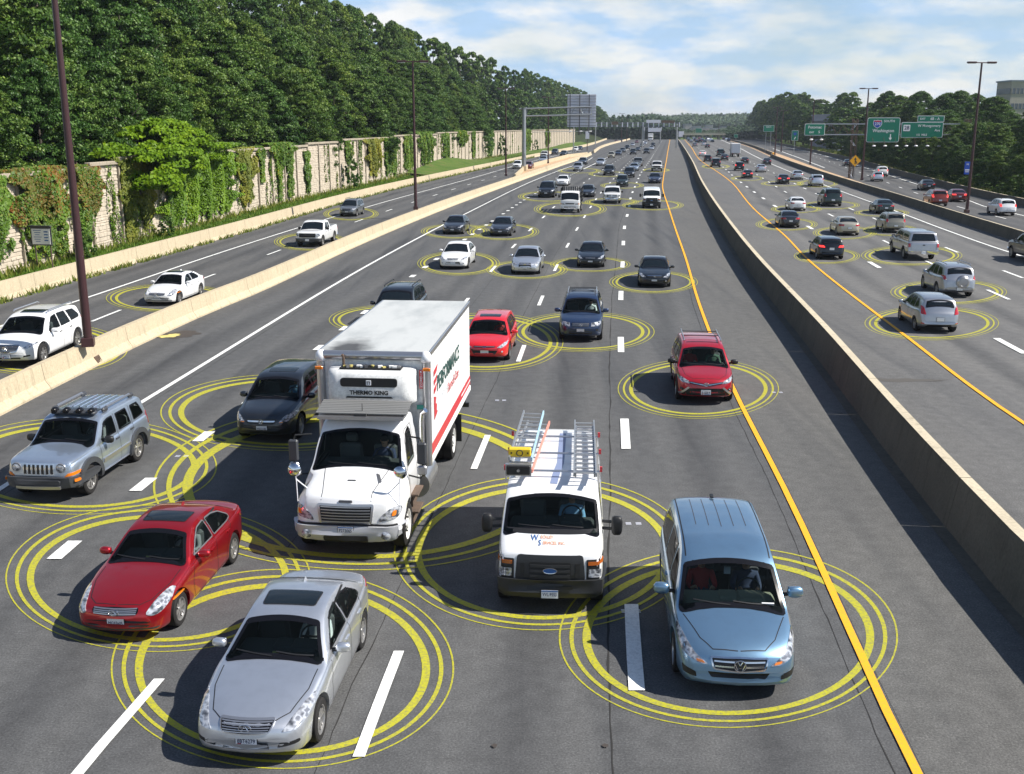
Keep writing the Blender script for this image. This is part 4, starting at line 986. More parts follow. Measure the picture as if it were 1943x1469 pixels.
for px in (1650, 1671, 1692.5, 1711, 1729, 1750.5, 1772, 1532, 1551):
    yy = 275.6 if px > 1600 else 264; r = empty('sign_lamp', (SX(px)+q.x, q.y-1.9, SZ(yy)), 0, 'small white lamp hanging below the %s green sign' % ('Washington' if 1600 < px < 1700 else 'Montgomery' if px > 1700 else 'Potomac'), 'sign lamp', 'lamps lighting the overhead green signs')
    b = MBd(); b.ell((0, 0, 0), (.33, .22, .15), 8); b.obj('shade', M['sign_white'], r)
    b = MBd(); b.cyl((0, .1, .05), (0, 1.35, SZ(255)-SZ(yy)), .03, n=5); b.obj('arm', M['rusty'], r)
# small standing signs
def standing(x0, x1, y0, y1, bx, by, label, texts, m='sign_green', name='road_sign', pole=M['galv'], npost=1):
    g0 = gp(bx, by); kk = (g0.y*_c+4*_s)/FPX
    r = green_sign(x0, x1, y0, y1, label, texts, m=m, k=kk, O=g0, dy=0, name=name); zc = r.location.z
    for s in ((0,) if npost == 1 else (-.8, .8)): b = MBd(); b.cyl((s, .1, -zc), (s, .1, 0), .09, n=6); b.obj('post', pole, r)
    return r
s5 = standing(1501.5, 1514.2, 247.5, 266, 1507, 294, 'small green route marker sign with a blue shield on a thin post', [])
kk5 = (gp(1507, 294).y*_c+4*_s)/FPX
b = MBd(); b.prism([(u*.75*kk5*6, v*.75*kk5*6) for u, v in sh], -.07, -.056, fn=lambda u, v, w: (u, w, v+3.2*kk5)); b.obj('route_shield', M['sign_blue'], s5)
b = MBd(); b.box((0, -.06, -5*kk5), (1.5*kk5, .01, 5*kk5), ry=.5); b.obj('arrow', M['sign_white'], s5)
standing(1447.6, 1467.8, 238, 249.8, 1458, 290, 'distant green sign with a dark lower panel near the woods', [('Exit 5', 1457.5, 241, 2.6, 'CENTER')], npost=2)
standing(1320, 1331.5, 243.5, 254.5, 1326, 262, 'distant green sign above the far overpass', [], npost=2)
standing(1348, 1353, 252, 259, 1350, 262, 'tiny green sign right of the far overpass', [])
standing(1393, 1400.5, 254.5, 261, 1397, 267, 'tiny dark green sign in front of the woods', [])
# yellow merge diamond
qd = gp(1616.5, 338.5); kd = (qd.y*_c+4*_s)/FPX; zc = CAM_H+(HOR-303)*kd
root = empty('warning_sign', ((1619-PW/2)*kd, qd.y-1.4, zc), 0, 'amber diamond merge warning sign in front of the truss post', 'sign')
h = 11.3*kd
b = MBd(); b.prism([(0, h), (-h, 0), (0, -h), (h, 0)], -.02, .02, fn=XZ); b.obj('border', M['black'], root)
b = MBd(); h2 = h*.95; b.prism([(0, h2), (-h2, 0), (0, -h2), (h2, 0)], -.035, -.022, fn=XZ); b.obj('face', M['sign_yellow'], root)
b = MBd(); F_ = lambda u, v, w: (u*h, w, v*h)
b.prism([(-.07, -.55), (.07, -.55), (.07, .18), (.22, .18), (0, .58), (-.22, .18), (-.07, .18)], -.045, -.037, fn=F_)
b.prism([(.26, -.50), (.38, -.42), (.12, .06), (.02, -.02)], -.052, -.047, fn=F_); b.obj('merge_arrow', M['black'], root)
b = MBd(); b.cyl((0, .08, -zc), (0, .08, 0), .06, n=6); b.obj('post', M['galv'], root)
# blue sign on the right lamp post
qb = gp(1834, 404); kb = (qb.y*_c+4*_s)/FPX
root = empty('road_sign', ((1832.5-PW/2)*kb, qb.y-.35, CAM_H+(HOR-316.5)*kb), 0, 'blue sign with a white square symbol on the right lamp post', 'sign')
b = MBd(); b.box((0, 0, 0), (11*kb, .04, 23.5*kb), bev=.01); b.obj('face', M['sign_blue'], root)
letter('H', .30, M['sign_white'], root, (0, -.03, .35)); b = MBd(); b.box((0, -.026, -.18), (.45, .005, .10)); b.box((0, -.026, -.36), (.36, .005, .06)); b.obj('print', M['plate'], root)

# ================================================================== far buildings and overpass
M['bld_beige'] = concrete('beige office wall', (.46, .42, .36), (.42, .38, .33), .3, .1)
M['bld_band'] = mat('office glazing band', (.10, .12, .15), .2); M['bld_grey'] = mat('grey roof cladding', (.24, .27, .33), .6)
M['bld_pale'] = concrete('pale shed wall', (.62, .55, .50), (.55, .48, .42), .3, .1)
def far_box(name, x0, x1, y0, y1, Yd, depth, m, label, bands=0, cat='building', zb=0., group=None):
    k = (Yd*_c+4*_s)/FPX; w = (x1-x0)*k; zt = CAM_H+(HOR-y0)*k
    r = empty(name, (((x0+x1)/2-PW/2)*k, Yd, zb), 0, label, cat, group)
    b = MBd(); b.box((0, depth/2, (zt-zb)/2), (w, depth, zt-zb)); b.obj('wall', m, r)
    b = MBd(); b.box((0, depth/2, zt-zb+.15), (w+.6, depth+.6, .4)); b.obj('roof', M['bld_grey'], r)
    for i in range(bands):
        z = zt-zb-2.6-i*4.0
        b = MBd(); b.box((0, -.06, z), (w*.97, .12, 1.5)); f = b.obj('window', M['bld_band'], r)
        b = MBd()
        for j in range(12): b.box((-w*.48+w*.96*j/11, -.14, z), (.12, .06, 1.5))
        b.obj('frame', m, f)
        b = MBd(); b.box((-w/2-.06, depth*.5, z), (.12, depth*.94, 1.5)); b.obj('window', M['bld_band'], r)
    return r
far_box('office_building', 1908, 1990, 158, 260, 300, 9, M['bld_beige'], 'beige office block with dark window bands above the right hand trees', 4)
far_box('warehouse', 1640, 1696, 206, 240, 420, 30, M['bld_grey'], 'grey flat roofed building behind the green signs', 1)
far_box('warehouse', 1583, 1625, 219, 245, 380, 30, M['bld_grey'], 'blue grey canopy roof left of the green signs', 1)
def Zat(py, Yd): k = (Yd*_c+4*_s)/FPX; return CAM_H+(HOR-py)*k
def Xat(px, Yd): return (px-PW/2)*(Yd*_c+4*_s)/FPX
Yo = 770
root = empty('overpass', (Xat(1332, Yo), Yo, 0), 0, 'low concrete overpass crossing the far end of the right carriageway', 'bridge')
w = Xat(1375, Yo)-Xat(1290, Yo)
b = MBd(); b.box((0, 0, Zat(254.2, Yo)), (w, 9, 1.3)); b.obj('deck', M['bld_pale'], root)
b = MBd(); b.box((0, -4.4, Zat(252.3, Yo)), (w, .3, .5)); b.obj('parapet', M['bld_beige'], root)
for px in (1300, 1316, 1332, 1348, 1364): b = MBd(); b.box((Xat(px, Yo)-Xat(1332, Yo), 0, Zat(254.5, Yo)/2-1), (1.1, 6, Zat(254.5, Yo)+1)); b.obj('pier', M['bld_pale'], root)
rr = random.Random(4)
for i, (a, c, t) in enumerate(((1300, 1312, 236), (1313, 1319, 243), (1316, 1330, 240), (1333, 1346, 243), (1340, 1352, 238), (1352, 1366, 244), (1368, 1380, 241), (1306, 1318, 246), (1328, 1342, 248))):
    Yd = 905+i*14 if t > 242 else 1120+i*20
    far_box('commercial_building', a, c, t, 256, Yd, 12, M['bld_pale'] if i % 2 else M['bld_beige'], 'tiny pale commercial building on the far slope beyond the overpass', 0, 'building', float(np.interp(Yd, [735, 900, 1050, 1350], [-1.3, 0., 5., 7.5]))-.5, 'pale buildings beyond the overpass')
# ================================================================== vehicle builder
def rnd(pts, r, n=3):
    out = []; N = len(pts)
    for i in range(N):
        a, p, c = Vector(pts[i-1]), Vector(pts[i]), Vector(pts[(i+1) % N])
        ra = min(r, (a-p).length*.45); rc = min(r, (c-p).length*.45)
        s = p+(a-p).normalized()*ra; e = p+(c-p).normalized()*rc
        for k in range(n+1):
            t = k/n; out.append(tuple(s*(1-t)**2+p*2*t*(1-t)+e*t*t))
    return out
def resamp(pts, step, closed=True):
    out = []; N = len(pts); M_ = N if closed else N-1
    for i in range(M_):
        a, c = Vector(pts[i]), Vector(pts[(i+1) % N]); n = max(1, int(math.ceil((c-a).length/step)))
        for k in range(n): out.append(a.lerp(c, k/n))
    if not closed: out.append(Vector(pts[-1]))
    return out
def area2(p): return sum(p[i][0]*p[(i+1) % len(p)][1]-p[(i+1) % len(p)][0]*p[i][1] for i in range(len(p)))
def inset(pts, w):
    N = len(pts); s = 1 if area2(pts) > 0 else -1; out = []
    for i in range(N):
        a, c = Vector(pts[i-1]), Vector(pts[(i+1) % N]); t = (c-a)
        t = t.normalized() if t.length > 1e-9 else Vector((1, 0)); out.append(Vector(pts[i])+Vector((-t.y, t.x))*w*s)
    return out
def inside(p, poly):
    x, y = p; c = False; n = len(poly); j = n-1
    for i in range(n):
        xi, yi = poly[i][0], poly[i][1]; xj, yj = poly[j][0], poly[j][1]
        if (yi > y) != (yj > y) and x < (xj-xi)*(y-yi)/(yj-yi)+xi: c = not c
        j = i
    return c
def mirror(pts): return [(-p[0], p[1]) for p in pts][::-1]
WHEELS = {}
def wheel_meshes(r, w, kind):
    k = (round(r, 3), round(w, 3), kind)
    if k in WHEELS: return WHEELS[k]
    b = MBd(); rr = r*.68; h = w/2
    b.lathe([(rr*.96, -h*.9), (rr*1.0, -h), (r*.90, -h*1.02), (r*.975, -h*.86), (r, -h*.55), (r, h*.55), (r*.975, h*.86), (r*.90, h*1.02), (rr*1.0, h), (rr*.96, h*.9)], (0, 0, 0), 'X', 32)
    for s_ in (-.35, 0, .35): b.lathe([(r*1.001, s_*w-.006), (r*.985, s_*w), (r*1.001, s_*w+.006)], (0, 0, 0), 'X', 32)
    tyre = b.mesh('tyre', M['rubber'], 35)
    m = M['steel_white'] if kind == 'truck' else M['alloy']
    b = MBd()
    b.lathe([(rr*1.0, h*.96), (rr*.93, h*.92), (rr*.90, h*.45), (rr*.9, -h*.9)], (0, 0, 0), 'X', 32)      # barrel and lip
    b.lathe([(rr*.9, h*.05), (.001, h*.05)], (0, 0, 0), 'X', 24, 1)
    if kind == 'truck':
        b.lathe([(rr*.9, h*.3), (rr*.6, h*.75), (rr*.35, h*.6), (rr*.30, h*1.0), (.001, h*1.0)], (0, 0, 0), 'X', 24)
        for i in range(8): t = 2*PI*i/8; b.cyl((h*.62, math.cos(t)*rr*.47, math.sin(t)*rr*.47), (h*.85, math.cos(t)*rr*.47, math.sin(t)*rr*.47), .02, n=6, mi=1)
    else:
        ns = {'s5': 5, 's7': 7, 's6': 6, 's10': 10, 'steel': 0}[kind]
        b.lathe([(rr*.2, h*.62), (rr*.17, h*.80), (.001, h*.84)], (0, 0, 0), 'X', 16)
        if ns == 0: b.lathe([(rr*.9, h*.35), (rr*.7, h*.6), (rr*.2, h*.5)], (0, 0, 0), 'X', 24)
        for i in range(ns):
            t = 2*PI*i/ns+.2; sp = (.5, .34, .42, .22)[(5, 7, 6, 10).index(ns)]*.42
            for s_ in ((-1, 1) if ns in (5, 6) else (0,)):
                a1, a2 = t+s_*sp*.25, t+s_*sp*1.05; wd = rr*(.075 if ns in (5, 6) else .10 if ns == 7 else .055)
                p0 = Vector((h*.70, math.cos(a1)*rr*.14, math.sin(a1)*rr*.14)); p1 = Vector((h*.72, math.cos(a2)*rr*.93, math.sin(a2)*rr*.93))
                d = (p1-p0).normalized(); n_ = Vector((1, 0, 0)).cross(d)*wd
                b.add([p0-n_, p0+n_, p1+n_*1.1, p1-n_*1.1, p0-n_-Vector((.05, 0, 0)), p0+n_-Vector((.05, 0, 0)), p1+n_*1.1-Vector((.05, 0, 0)), p1-n_*1.1-Vector((.05, 0, 0))],
                      [(0, 1, 2, 3), (0, 4, 5, 1), (1, 5, 6, 2), (2, 6, 7, 3), (3, 7, 4, 0)])
    rim = b.mesh('rim', [m, M['black']], 30)
    WHEELS[k] = (tyre, rim); return WHEELS[k]
PAINT0 = mat('paint slot', (.5, .5, .5), .4)
class Model:
    def __init__(s, sp, hero=False):
        s.sp = sp; s.parts = []; s.hero = hero; s.L, s.W = sp['L'], sp['W']
        f = {k: pchip([p[0] for p in sp[k]], [p[1] for p in sp[k]]) for k in ('top', 'sh', 'pl', 'bot')}; s.f = f
        N = sp.get('N', 96 if hero else 72); L = s.L; st = set()
        for i in range(N+1): t = i/N; st.add(round(L*(.5-.5*math.cos(PI*t))*.55+L*t*.45, 4))
        for e in (.008, .02, .045, .08): st.add(e); st.add(L-e)
        st = sorted(st); s.st = st; rings = []; vs = []
        for d in st:
            sec = s.section(d); ring = [(x, z) for x, z in sec]+[(-x, z) for x, z in sec[-2:0:-1]]
            for x, z in ring: vs.append(s.P(d, x, z))
            n = len(ring)
        fs = [(i*n+j, i*n+(j+1) % n, (i+1)*n+(j+1) % n, (i+1)*n+j) for i in range(len(st)-1) for j in range(n)]
        fs += [tuple(range(n-1, -1, -1)), tuple(range((len(st)-1)*n, len(st)*n))]
        b = MBd(); b.add(vs, fs); me = b.mesh('body', [PAINT0, M['black']])
        bm = bmesh.new(); bm.from_mesh(me); bmesh.ops.recalc_face_normals(bm, faces=bm.faces); bm.to_mesh(me)
        s.bvh = BVHTree.FromBMesh(bm); bm.free()
        s.holes = []; s.raw = me
    def hwE(s, d):
        f = s.f; w = f['pl'](d)*s.W/2; zt = f['top'](d); zs = min(f['sh'](d), zt-.02); cr = s.sp.get('crown', .05); ze = max(zt-cr, zs+.004)
        tum = s.sp['tumf'](d) if 'tumf' in s.sp else s.sp.get('tum', .32)
        return w*s.sp.get('gr', .93)-tum*max(0, ze-zs), ze
    def section(s, d):
        f, sp = s.f, s.sp; w = f['pl'](d)*s.W/2; zt = f['top'](d); zb = f['bot'](d); zs = min(f['sh'](d), zt-.02); zs = max(zs, zb+.12)
        cr = min(sp.get('crown', .05), max(.02, zt-zs)); we, ze = s.hwE(d); h = zs-zb
        pts = [(0, zb), (w*.5, zb), (w*.84, zb), (w*.93, zb+.015), (w*.965, zb+.05)]
        mx = sp.get('bulge', .012)
        for i in range(1, 8):
            t = i/8; z = zb+.05+(h-.10)*t
            pts.append((w*(.972+.028*math.sin(PI*min(1, t*.95))**.6)-mx*max(0, t-.6), z))
        pts += [(w*.985-mx, zs-.045), (w*.968-mx, zs-.018), (w*.945-mx*.5, zs)]
        x0 = w*sp.get('gr', .93); z0 = zs+.003
        for i in range(0, 8):
            t = i/7; pts.append((x0+(we-x0)*t+.012*math.sin(PI*t)*min(1, (ze-z0)*3), z0+(max(ze, z0+.001)-z0)*t))
        p = sp.get('rq', 2.4)
        for i in range(1, 9):
            a = PI/2*i/8; pts.append((we*max(0, math.cos(a))**(2/p) if i < 8 else 0, max(ze, z0+.001)+(zt-max(ze, z0+.001))*math.sin(a)**(2/p)))
        return pts
    def P(s, d, x, z):
        sp = s.sp; w0 = s.W/2; fr = max(0, 1-d/sp.get('bfl', 2.4)); rr_ = max(0, 1-(s.L-d)/1.4)
        return (x, s.L/2-d-sp.get('bf', .17)*(x/w0)**2*fr+sp.get('br', .12)*(x/w0)**2*rr_, z)
    def Y(s, d): return s.L/2-d
    def ray(s, view, u, v):
        if view == 'F': o, dr = Vector((u, 9, v)), Vector((0, -1, 0))
        elif view == 'B': o, dr = Vector((u, -9, v)), Vector((0, 1, 0))
        elif view == 'R': o, dr = Vector((9, s.Y(u), v)), Vector((-1, 0, 0))
        elif view == 'L': o, dr = Vector((-9, s.Y(u), v)), Vector((1, 0, 0))
        else: o, dr = Vector((u, s.Y(v), 9)), Vector((0, 0, -1))
        h = s.bvh.ray_cast(o, dr)
        if h[0] is None:
            g = {'F': Vector((u, s.L/2-.1, v)), 'B': Vector((u, -s.L/2+.1, v)), 'R': Vector((s.W/2, s.Y(u), v)), 'L': Vector((-s.W/2, s.Y(u), v)), 'T': Vector((u, s.Y(v), 1))}[view]
            h = s.bvh.find_nearest(g)
        n = h[1]
        if n.dot(dr) > 0: n = -n
        return h[0], (n*.6-dr*.4).normalized()
    def shell(s, pts, view, off=.004, thick=.012, cell=.09, mb=None, mi=0):
        bm = bmesh.new(); bm.faces.new([bm.verts.new((p[0], p[1], 0)) for p in pts])
        us = [p[0] for p in pts]; vs = [p[1] for p in pts]
        for ax, lo, hi in ((0, min(us), max(us)), (1, min(vs), max(vs))):
            n = int((hi-lo)/cell)
            for i in range(1, n+1):
                c = lo+(hi-lo)*i/(n+1); co = (c, 0, 0) if ax == 0 else (0, c, 0); no = (1, 0, 0) if ax == 0 else (0, 1, 0)
                bmesh.ops.bisect_plane(bm, geom=bm.verts[:]+bm.edges[:]+bm.faces[:], plane_co=co, plane_no=no, dist=1e-5)
        bm.verts.index_update(); mb = mb or MBd(); base = len(mb.v); info = [s.ray(view, v.co.x, v.co.y) for v in bm.verts]
        vv = [p+n*off for p, n in info]; fs = [tuple(v.index for v in f.verts) for f in bm.faces]
        be = [e for e in bm.edges if len(e.link_faces) == 1]; nb = len(vv); mp = {}
        for e in be:
            for v in e.verts:
                if v.index not in mp: mp[v.index] = nb+len(mp)
        low = [None]*len(mp)
        for k, j in mp.items(): low[j-nb] = info[k][0]-info[k][1]*thick
        for e in be: a, c = e.verts[0].index, e.verts[1].index; fs.append((a, c, mp[c], mp[a]))
        bm.free(); mb.add(vv+low, fs, mi); return mb
    def strip(s, pts, w, view, off=.006, closed=True, mb=None, step=.07, mi=0, thick=None):
        q = resamp(pts, step, closed); mb = mb or MBd()
        if closed: o, i_ = q, inset(q, w)
        else:
            o, i_ = [], []
            for k in range(len(q)):
                t = (q[min(k+1, len(q)-1)]-q[max(k-1, 0)]).normalized(); n = Vector((-t.y, t.x))*w/2; o.append(q[k]+n); i_.append(q[k]-n)
        A = [s.ray(view, p.x, p.y) for p in o]; B_ = [s.ray(view, p.x, p.y) for p in i_]; N = len(q)
        vs = [p+n*off for p, n in A]+[p+n*off for p, n in B_]; M_ = N if closed else N-1
        fs = [(k, (k+1) % N, N+(k+1) % N, N+k) for k in range(M_)]
        if thick:
            vs += [p-n*.005 for p, n in A]+[p-n*.005 for p, n in B_]
            fs += [(k, (k+1) % N, 2*N+(k+1) % N, 2*N+k) for k in range(M_)]+[(N+k, N+(k+1) % N, 3*N+(k+1) % N, 3*N+k) for k in range(M_)]
        mb.add(vs, fs, mi); return mb
    def add(s, name, mesh, parent=-1, loc=(0, 0, 0), paint=False, label=None, lod=2, rot=(0, 0, 0), scale=(1, 1, 1)):
        s.parts.append(dict(n=name, me=mesh, p=parent, l=loc, paint=paint, label=label, lod=lod, r=rot, s=scale)); return len(s.parts)-1
    def addmb(s, name, mb, m, parent=-1, lod=2, smooth=35, **k): return s.add(name, mb.mesh(name, m, smooth), parent, lod=lod, **k)
    def window(s, name, poly, view, r=.07, frame=.035, glass=None, trim=None, lod=2):
        p = rnd(poly, r); g = glass or (M['glass'] if s.hero else M['glass_dark'])
        i = s.addmb(name, s.shell(p, view, .004, .004, .11), g, lod=lod)
        s.addmb('window_frame', s.strip(p, frame, view, .0075), trim or M['black_gloss'], i, lod=1)
        if s.hero: s.holes.append((view, [tuple(q) for q in inset(resamp(p, .08), .012)]))
        return i
    def front_glass(s, d0, d1, side=.055, name='windshield', view='F', frame=.05, glass=None, top=.03):
        """windshield or rear window traced from the body sections between stations d0 (low) and d1 (high)"""
        ds = [d0+(d1-d0)*i/6 for i in range(7)]; R_ = []
        for d in ds: we, ze = s.hwE(d); R_.append((we-side, ze+.004))
        zt0, zt1 = s.f['top'](d0), s.f['top'](d1)
        poly = [(R_[0][0]*t, zt0+(R_[0][1]-zt0)*abs(t)**2.2) for t in (-.66, -.33, 0, .33, .66)]+R_+[(R_[-1][0]*t, zt1+(R_[-1][1]-zt1)*abs(t)**2.2) for t in (.66, .33, 0, -.33, -.66)]+[(-x, z) for x, z in R_[::-1]]
        p = rnd(poly, .06, 2); i = s.addmb(name, s.shell(p, view, .004, .004, .11), glass or (M['glass'] if s.hero else M['glass_dark']))
        s.addmb('window_frame', s.strip(p, frame, view, .0075, step=.06), M['black_gloss'], i, lod=1)
        if s.hero: s.holes.append((view, [tuple(q) for q in inset(resamp(p, .08), .015)]))
        
        if view == 'F': s.ws = (d0, d1)
        return i
    def finish(s, paint=True):
        """cut the wheel arches, open the window holes, put the body first"""
        sp = s.sp; me = s.raw; tr = sp['tr']; ob = bpy.data.objects.new('b', me); COL.objects.link(ob); cb = MBd()
        for ax in sp['axles']:
            for sx in (-1, 1):
                n = 28; r = tr*1.12+.02; x0, x1 = sx*(s.W/2-.30), sx*(s.W/2+.4)
                b0 = len(cb.v); b = [(x, s.Y(ax)+math.cos(2*PI*i/n)*r, tr+.01+math.sin(2*PI*i/n)*r) for x in (min(x0, x1), max(x0, x1)) for i in range(n)]
                cb.add(b, [tuple(range(n-1, -1, -1)), tuple(range(n, 2*n))]+[(i, (i+1) % n, n+(i+1) % n, n+i) for i in range(n)], 1)
        cm = cb.mesh('cut', [PAINT0, M['black']]); bm = bmesh.new(); bm.from_mesh(cm); bmesh.ops.recalc_face_normals(bm, faces=bm.faces); bm.to_mesh(cm); bm.free()
        co = bpy.data.objects.new('c', cm); COL.objects.link(co)
        md = ob.modifiers.new('b', 'BOOLEAN'); md.operation = 'DIFFERENCE'; md.object = co; md.solver = 'EXACT'
        dg = bpy.context.evaluated_depsgraph_get(); dg.update(); out = bpy.data.meshes.new_from_object(ob.evaluated_get(dg))
        bpy.data.objects.remove(ob); bpy.data.objects.remove(co)
        bm = bmesh.new(); bm.from_mesh(out)
        if len(bm.faces) < 500: bm.free(); out = me; bm = bmesh.new(); bm.from_mesh(out)
        dead = []
        if s.holes:
            for f in bm.faces:
                c = f.calc_center_median(); n = f.normal
                for view, poly in s.holes:
                    if view == 'F' and n.y > .12 and n.z > .1 and c.z > s.f['sh'](s.L/2-c.y)-.05: k = (c.x, c.z)
                    elif view == 'B' and n.y < -.12 and c.z > s.f['sh'](s.L/2-c.y)-.05: k = (c.x, c.z)
                    elif view == 'R' and n.x > .5: k = (s.L/2-c.y, c.z)
                    elif view == 'L' and n.x < -.5: k = (s.L/2-c.y, c.z)
                    elif view == 'T' and n.z > .8: k = (c.x, s.L/2-c.y)
                    else: continue
                    if inside(k, poly): dead.append(f); break
            bmesh.ops.delete(bm, geom=dead, context='FACES')
        bm.to_mesh(out); bm.free(); out.name = sp['name']+' body'
        out.materials.clear(); out.materials.append(PAINT0); out.materials.append(M['black'])
        out.polygons.foreach_set('use_smooth', [True]*len(out.polygons)); out.set_sharp_from_angle(angle=R(32))
        s.parts = [dict(n='body', me=out, p=-1, l=(0, 0, 0), paint=True, label=None, lod=3, r=(0, 0, 0), s=(1, 1, 1))]+[dict(q, p=q['p']+1 if q['p'] >= 0 else -1) for q in s.parts]
        ty, ri = wheel_meshes(tr, sp.get('tw', .21), sp.get('wheel', 's5'))
        for ax in sp['axles']:
            for sx in (-1, 1):
                x = sx*(s.W/2-sp.get('tw', .21)/2-.025)
                i = s.add('wheel', ty, -1, (x, s.Y(ax), tr), rot=(0, 0, 0 if sx > 0 else PI)); s.add('rim', ri, i, lod=2)
        return s
    # common pieces -------------------------------------------------
    def pair(s, name, m, pts, view='F', off=.008, thick=.02, cell=.07, lod=2, r=.02, paint=False, sub=None):
        for q in (pts, mirror(pts)):
            i = s.addmb(name, s.shell(rnd(q, r), view, off, thick, cell), m, lod=lod, paint=paint)
            if sub: sub(i, q)
    def one(s, name, m, pts, view='F', off=.008, thick=.02, cell=.09, lod=2, r=.02, paint=False):
        return s.addmb(name, s.shell(rnd(pts, r), view, off, thick, cell), m, lod=lod, paint=paint)
    def bars(s, x0, x1, z0, z1, n, m, parent, view='F', off=.02, vertical=False, h=.012, taper=0.):
        for i in range(n):
            t = (i+.5)/n
            if vertical: x = x0+(x1-x0)*t; pts = [(x, z0+.01), (x, z1-.01)]
            else: z = z0+(z1-z0)*t; k = 1-taper*(1-t); pts = [(x0*k+.01, z), (x1*k-.01, z)]
            s.addmb('grille_bar', s.strip(pts, h, view, off, False, thick=1), m, parent, lod=1)
    def plate(s, z, view='F', txt=None, d=.0, top=None, w=.305, h=.155, x=0.):
        p, n = s.ray(view, x, z); sy = 1 if view == 'F' else -1; y = p.y+sy*(.03+d)
        b = MBd(); b.box((0, 0, 0), (w+.02, .012, h+.02)); i = s.add('licence_plate', b.mesh('plate holder', M['black']), -1, (x, y-sy*.006, z))
        b = MBd(); b.box((0, 0, 0), (w, .012, h)); j = s.add('plate_face', b.mesh('plate face', M['plate']), i, (0, sy*.004, 0), lod=2)
        if txt:
            tm = text_mesh(txt, .092, M['ink'], .002); wd = max(v.co.x for v in tm.vertices)-min(v.co.x for v in tm.vertices); s.add('lettering', tm, i, (0, sy*.013, -.006), rot=(PI/2, 0, PI if sy > 0 else 0), scale=(min(1, .255/wd), 1, 1), lod=0)
            b = MBd()
            if top: b.box((0, 0, h*.40), (w*.98, .003, h*.14))
            else: b.box((w*.33*sy*1, 0, -h*.33), (.05, .003, .028))
            s.add('plate_band', b.mesh('plate band', M['plate_blue'] if top else M['plate_red']), i, (0, sy*.0125, 0), lod=0)
            if not top:
                b = MBd(); b.box((-.04*sy, 0, -h*.42), (w*.62, .003, .012)); s.add('plate_band', b.mesh('plate band', M['plate_blue']), i, (0, sy*.0125, 0), lod=0)
    def mirrors(s, d, z, m=None, size=(.12, .065, .075), out=.10, both=True):
        for sx in (-1, 1):
            p, n = s.ray('R' if sx > 0 else 'L', d, z-.04); x = p.x+sx*(out+size[0]*.6)
            b = MBd(); b.ell((0, 0, 0), size, 14, p=.75); b2 = b.mesh('mirror', m or PAINT0, 50)
            i = s.add('wing_mirror', b2, -1, (x, s.Y(d), z), paint=(m is None), rot=(0, 0, -sx*.12))
            b = MBd(); b.box((0, -size[1]*.98, 0), (size[0]*1.5, .01, size[2]*1.35)); s.add('mirror_glass', b.mesh('mirror glass', M['chrome']), i, lod=1)
            b = MBd(); b.cyl((p.x-sx*.01, s.Y(d)-.0, z-.05), (x, s.Y(d), z-.03), .035, .03, 8); s.addmb('mirror_arm', b, M['black'], lod=1)
    def handles(s, pts, m=None):
        for v in ('R', 'L'):
            for (d, z) in pts:
                q = [(d-.09, z-.015), (d+.09, z-.015), (d+.09, z+.018), (d-.09, z+.018)]
                s.addmb('door_handle', s.shell(rnd(q, .012), v, .03, .0, .1), m or PAINT0, paint=(m is None), lod=1)
    def seams(s, lines, view='S', w=.012):
        mb = MBd()
        for l in lines:
            for v in (('R', 'L') if view == 'S' else (view,)): s.strip(l, w, v, .003, False, mb)
        s.addmb('panel_gap', mb, M['black'], lod=1)
    def wipers(s, d, z, m=None):
        mb = MBd()
        for (x0, x1, zz) in ((-.60, -.02, .06), (.03, .62, .05)): s.strip([(x0, s.f['top'](d)+.02), ((x0+x1)/2, s.f['top'](d)+.035), (x1, s.f['top'](d)+zz)], .012, 'F', .022, False, mb, thick=1)
        s.addmb('wiper', mb, M['black'], lod=1)
    def arch_trim(s, w=.05, off=.02, m=None, z0=.0):
        for ax in s.sp['axles']:
            for v in ('R', 'L'):
                r = s.sp['tr']*1.12+.015; pts = [(ax-math.cos(a)*(r+w/2), s.sp['tr']+math.sin(a)*(r+w/2)) for a in [PI*i/20*1.10-.16 for i in range(21)]]
                s.addmb('wheel_arch', s.strip(pts, w, v, off, False, thick=1, step=.06), m or M['plastic_grey'], lod=1)
    def cabin(s, dash=None, seat=None, dz=0., floor=.3, wheel=True):
        if not s.hero: return
        d0, d1 = s.ws; zc = s.f['top'](d0)-.03+dz; W = s.W/2; Y = s.Y
        b = MBd(); b.box((0, Y(d0+.42), zc-.22), (s.W*.80, .80, .40), bev=.06); b.box((-.36, Y(d0+.52), zc-.01), (.46, .42, .10), bev=.045); b.box((0, Y(d0+.6), zc-.05), (.34, .36, .12), bev=.04)
        s.addmb('dashboard', b, dash or M['interior'], lod=1)
        for x in (-.38, .38):
            b = MBd(); b.box((x, Y(d1+.62), zc-.10), (.50, .16, .62), rx=-.18, bev=.05); b.box((x, Y(d1+.38), zc-.42), (.50, .5, .16), bev=.05); b.box((x, Y(d1+.70), zc+.30), (.26, .11, .19), bev=.04)
            s.addmb('seat', b, seat or M['seat'], lod=1)
        b = MBd(); b.box((0, Y(d1+1.62), zc-.12), (s.W*.70, .18, .56), rx=-.18, bev=.05); s.addmb('rear_seat', b, seat or M['seat'], lod=1)
        b = MBd(); n = 20; c = Vector((-.38, Y(d0+.86), zc-.02)); pts = []
        for i in range(n+1): a = 2*PI*i/n; pts.append(c+Vector((math.cos(a)*.19, -math.sin(a)*.07, math.sin(a)*.17)))
        b.tube(pts, .016, 6); b.box(c, (.34, .03, .03)); s.addmb('steering_wheel', b, M['black'], lod=1)
        s.seat_pos = (-.38, Y(d1+.46), zc-.34)

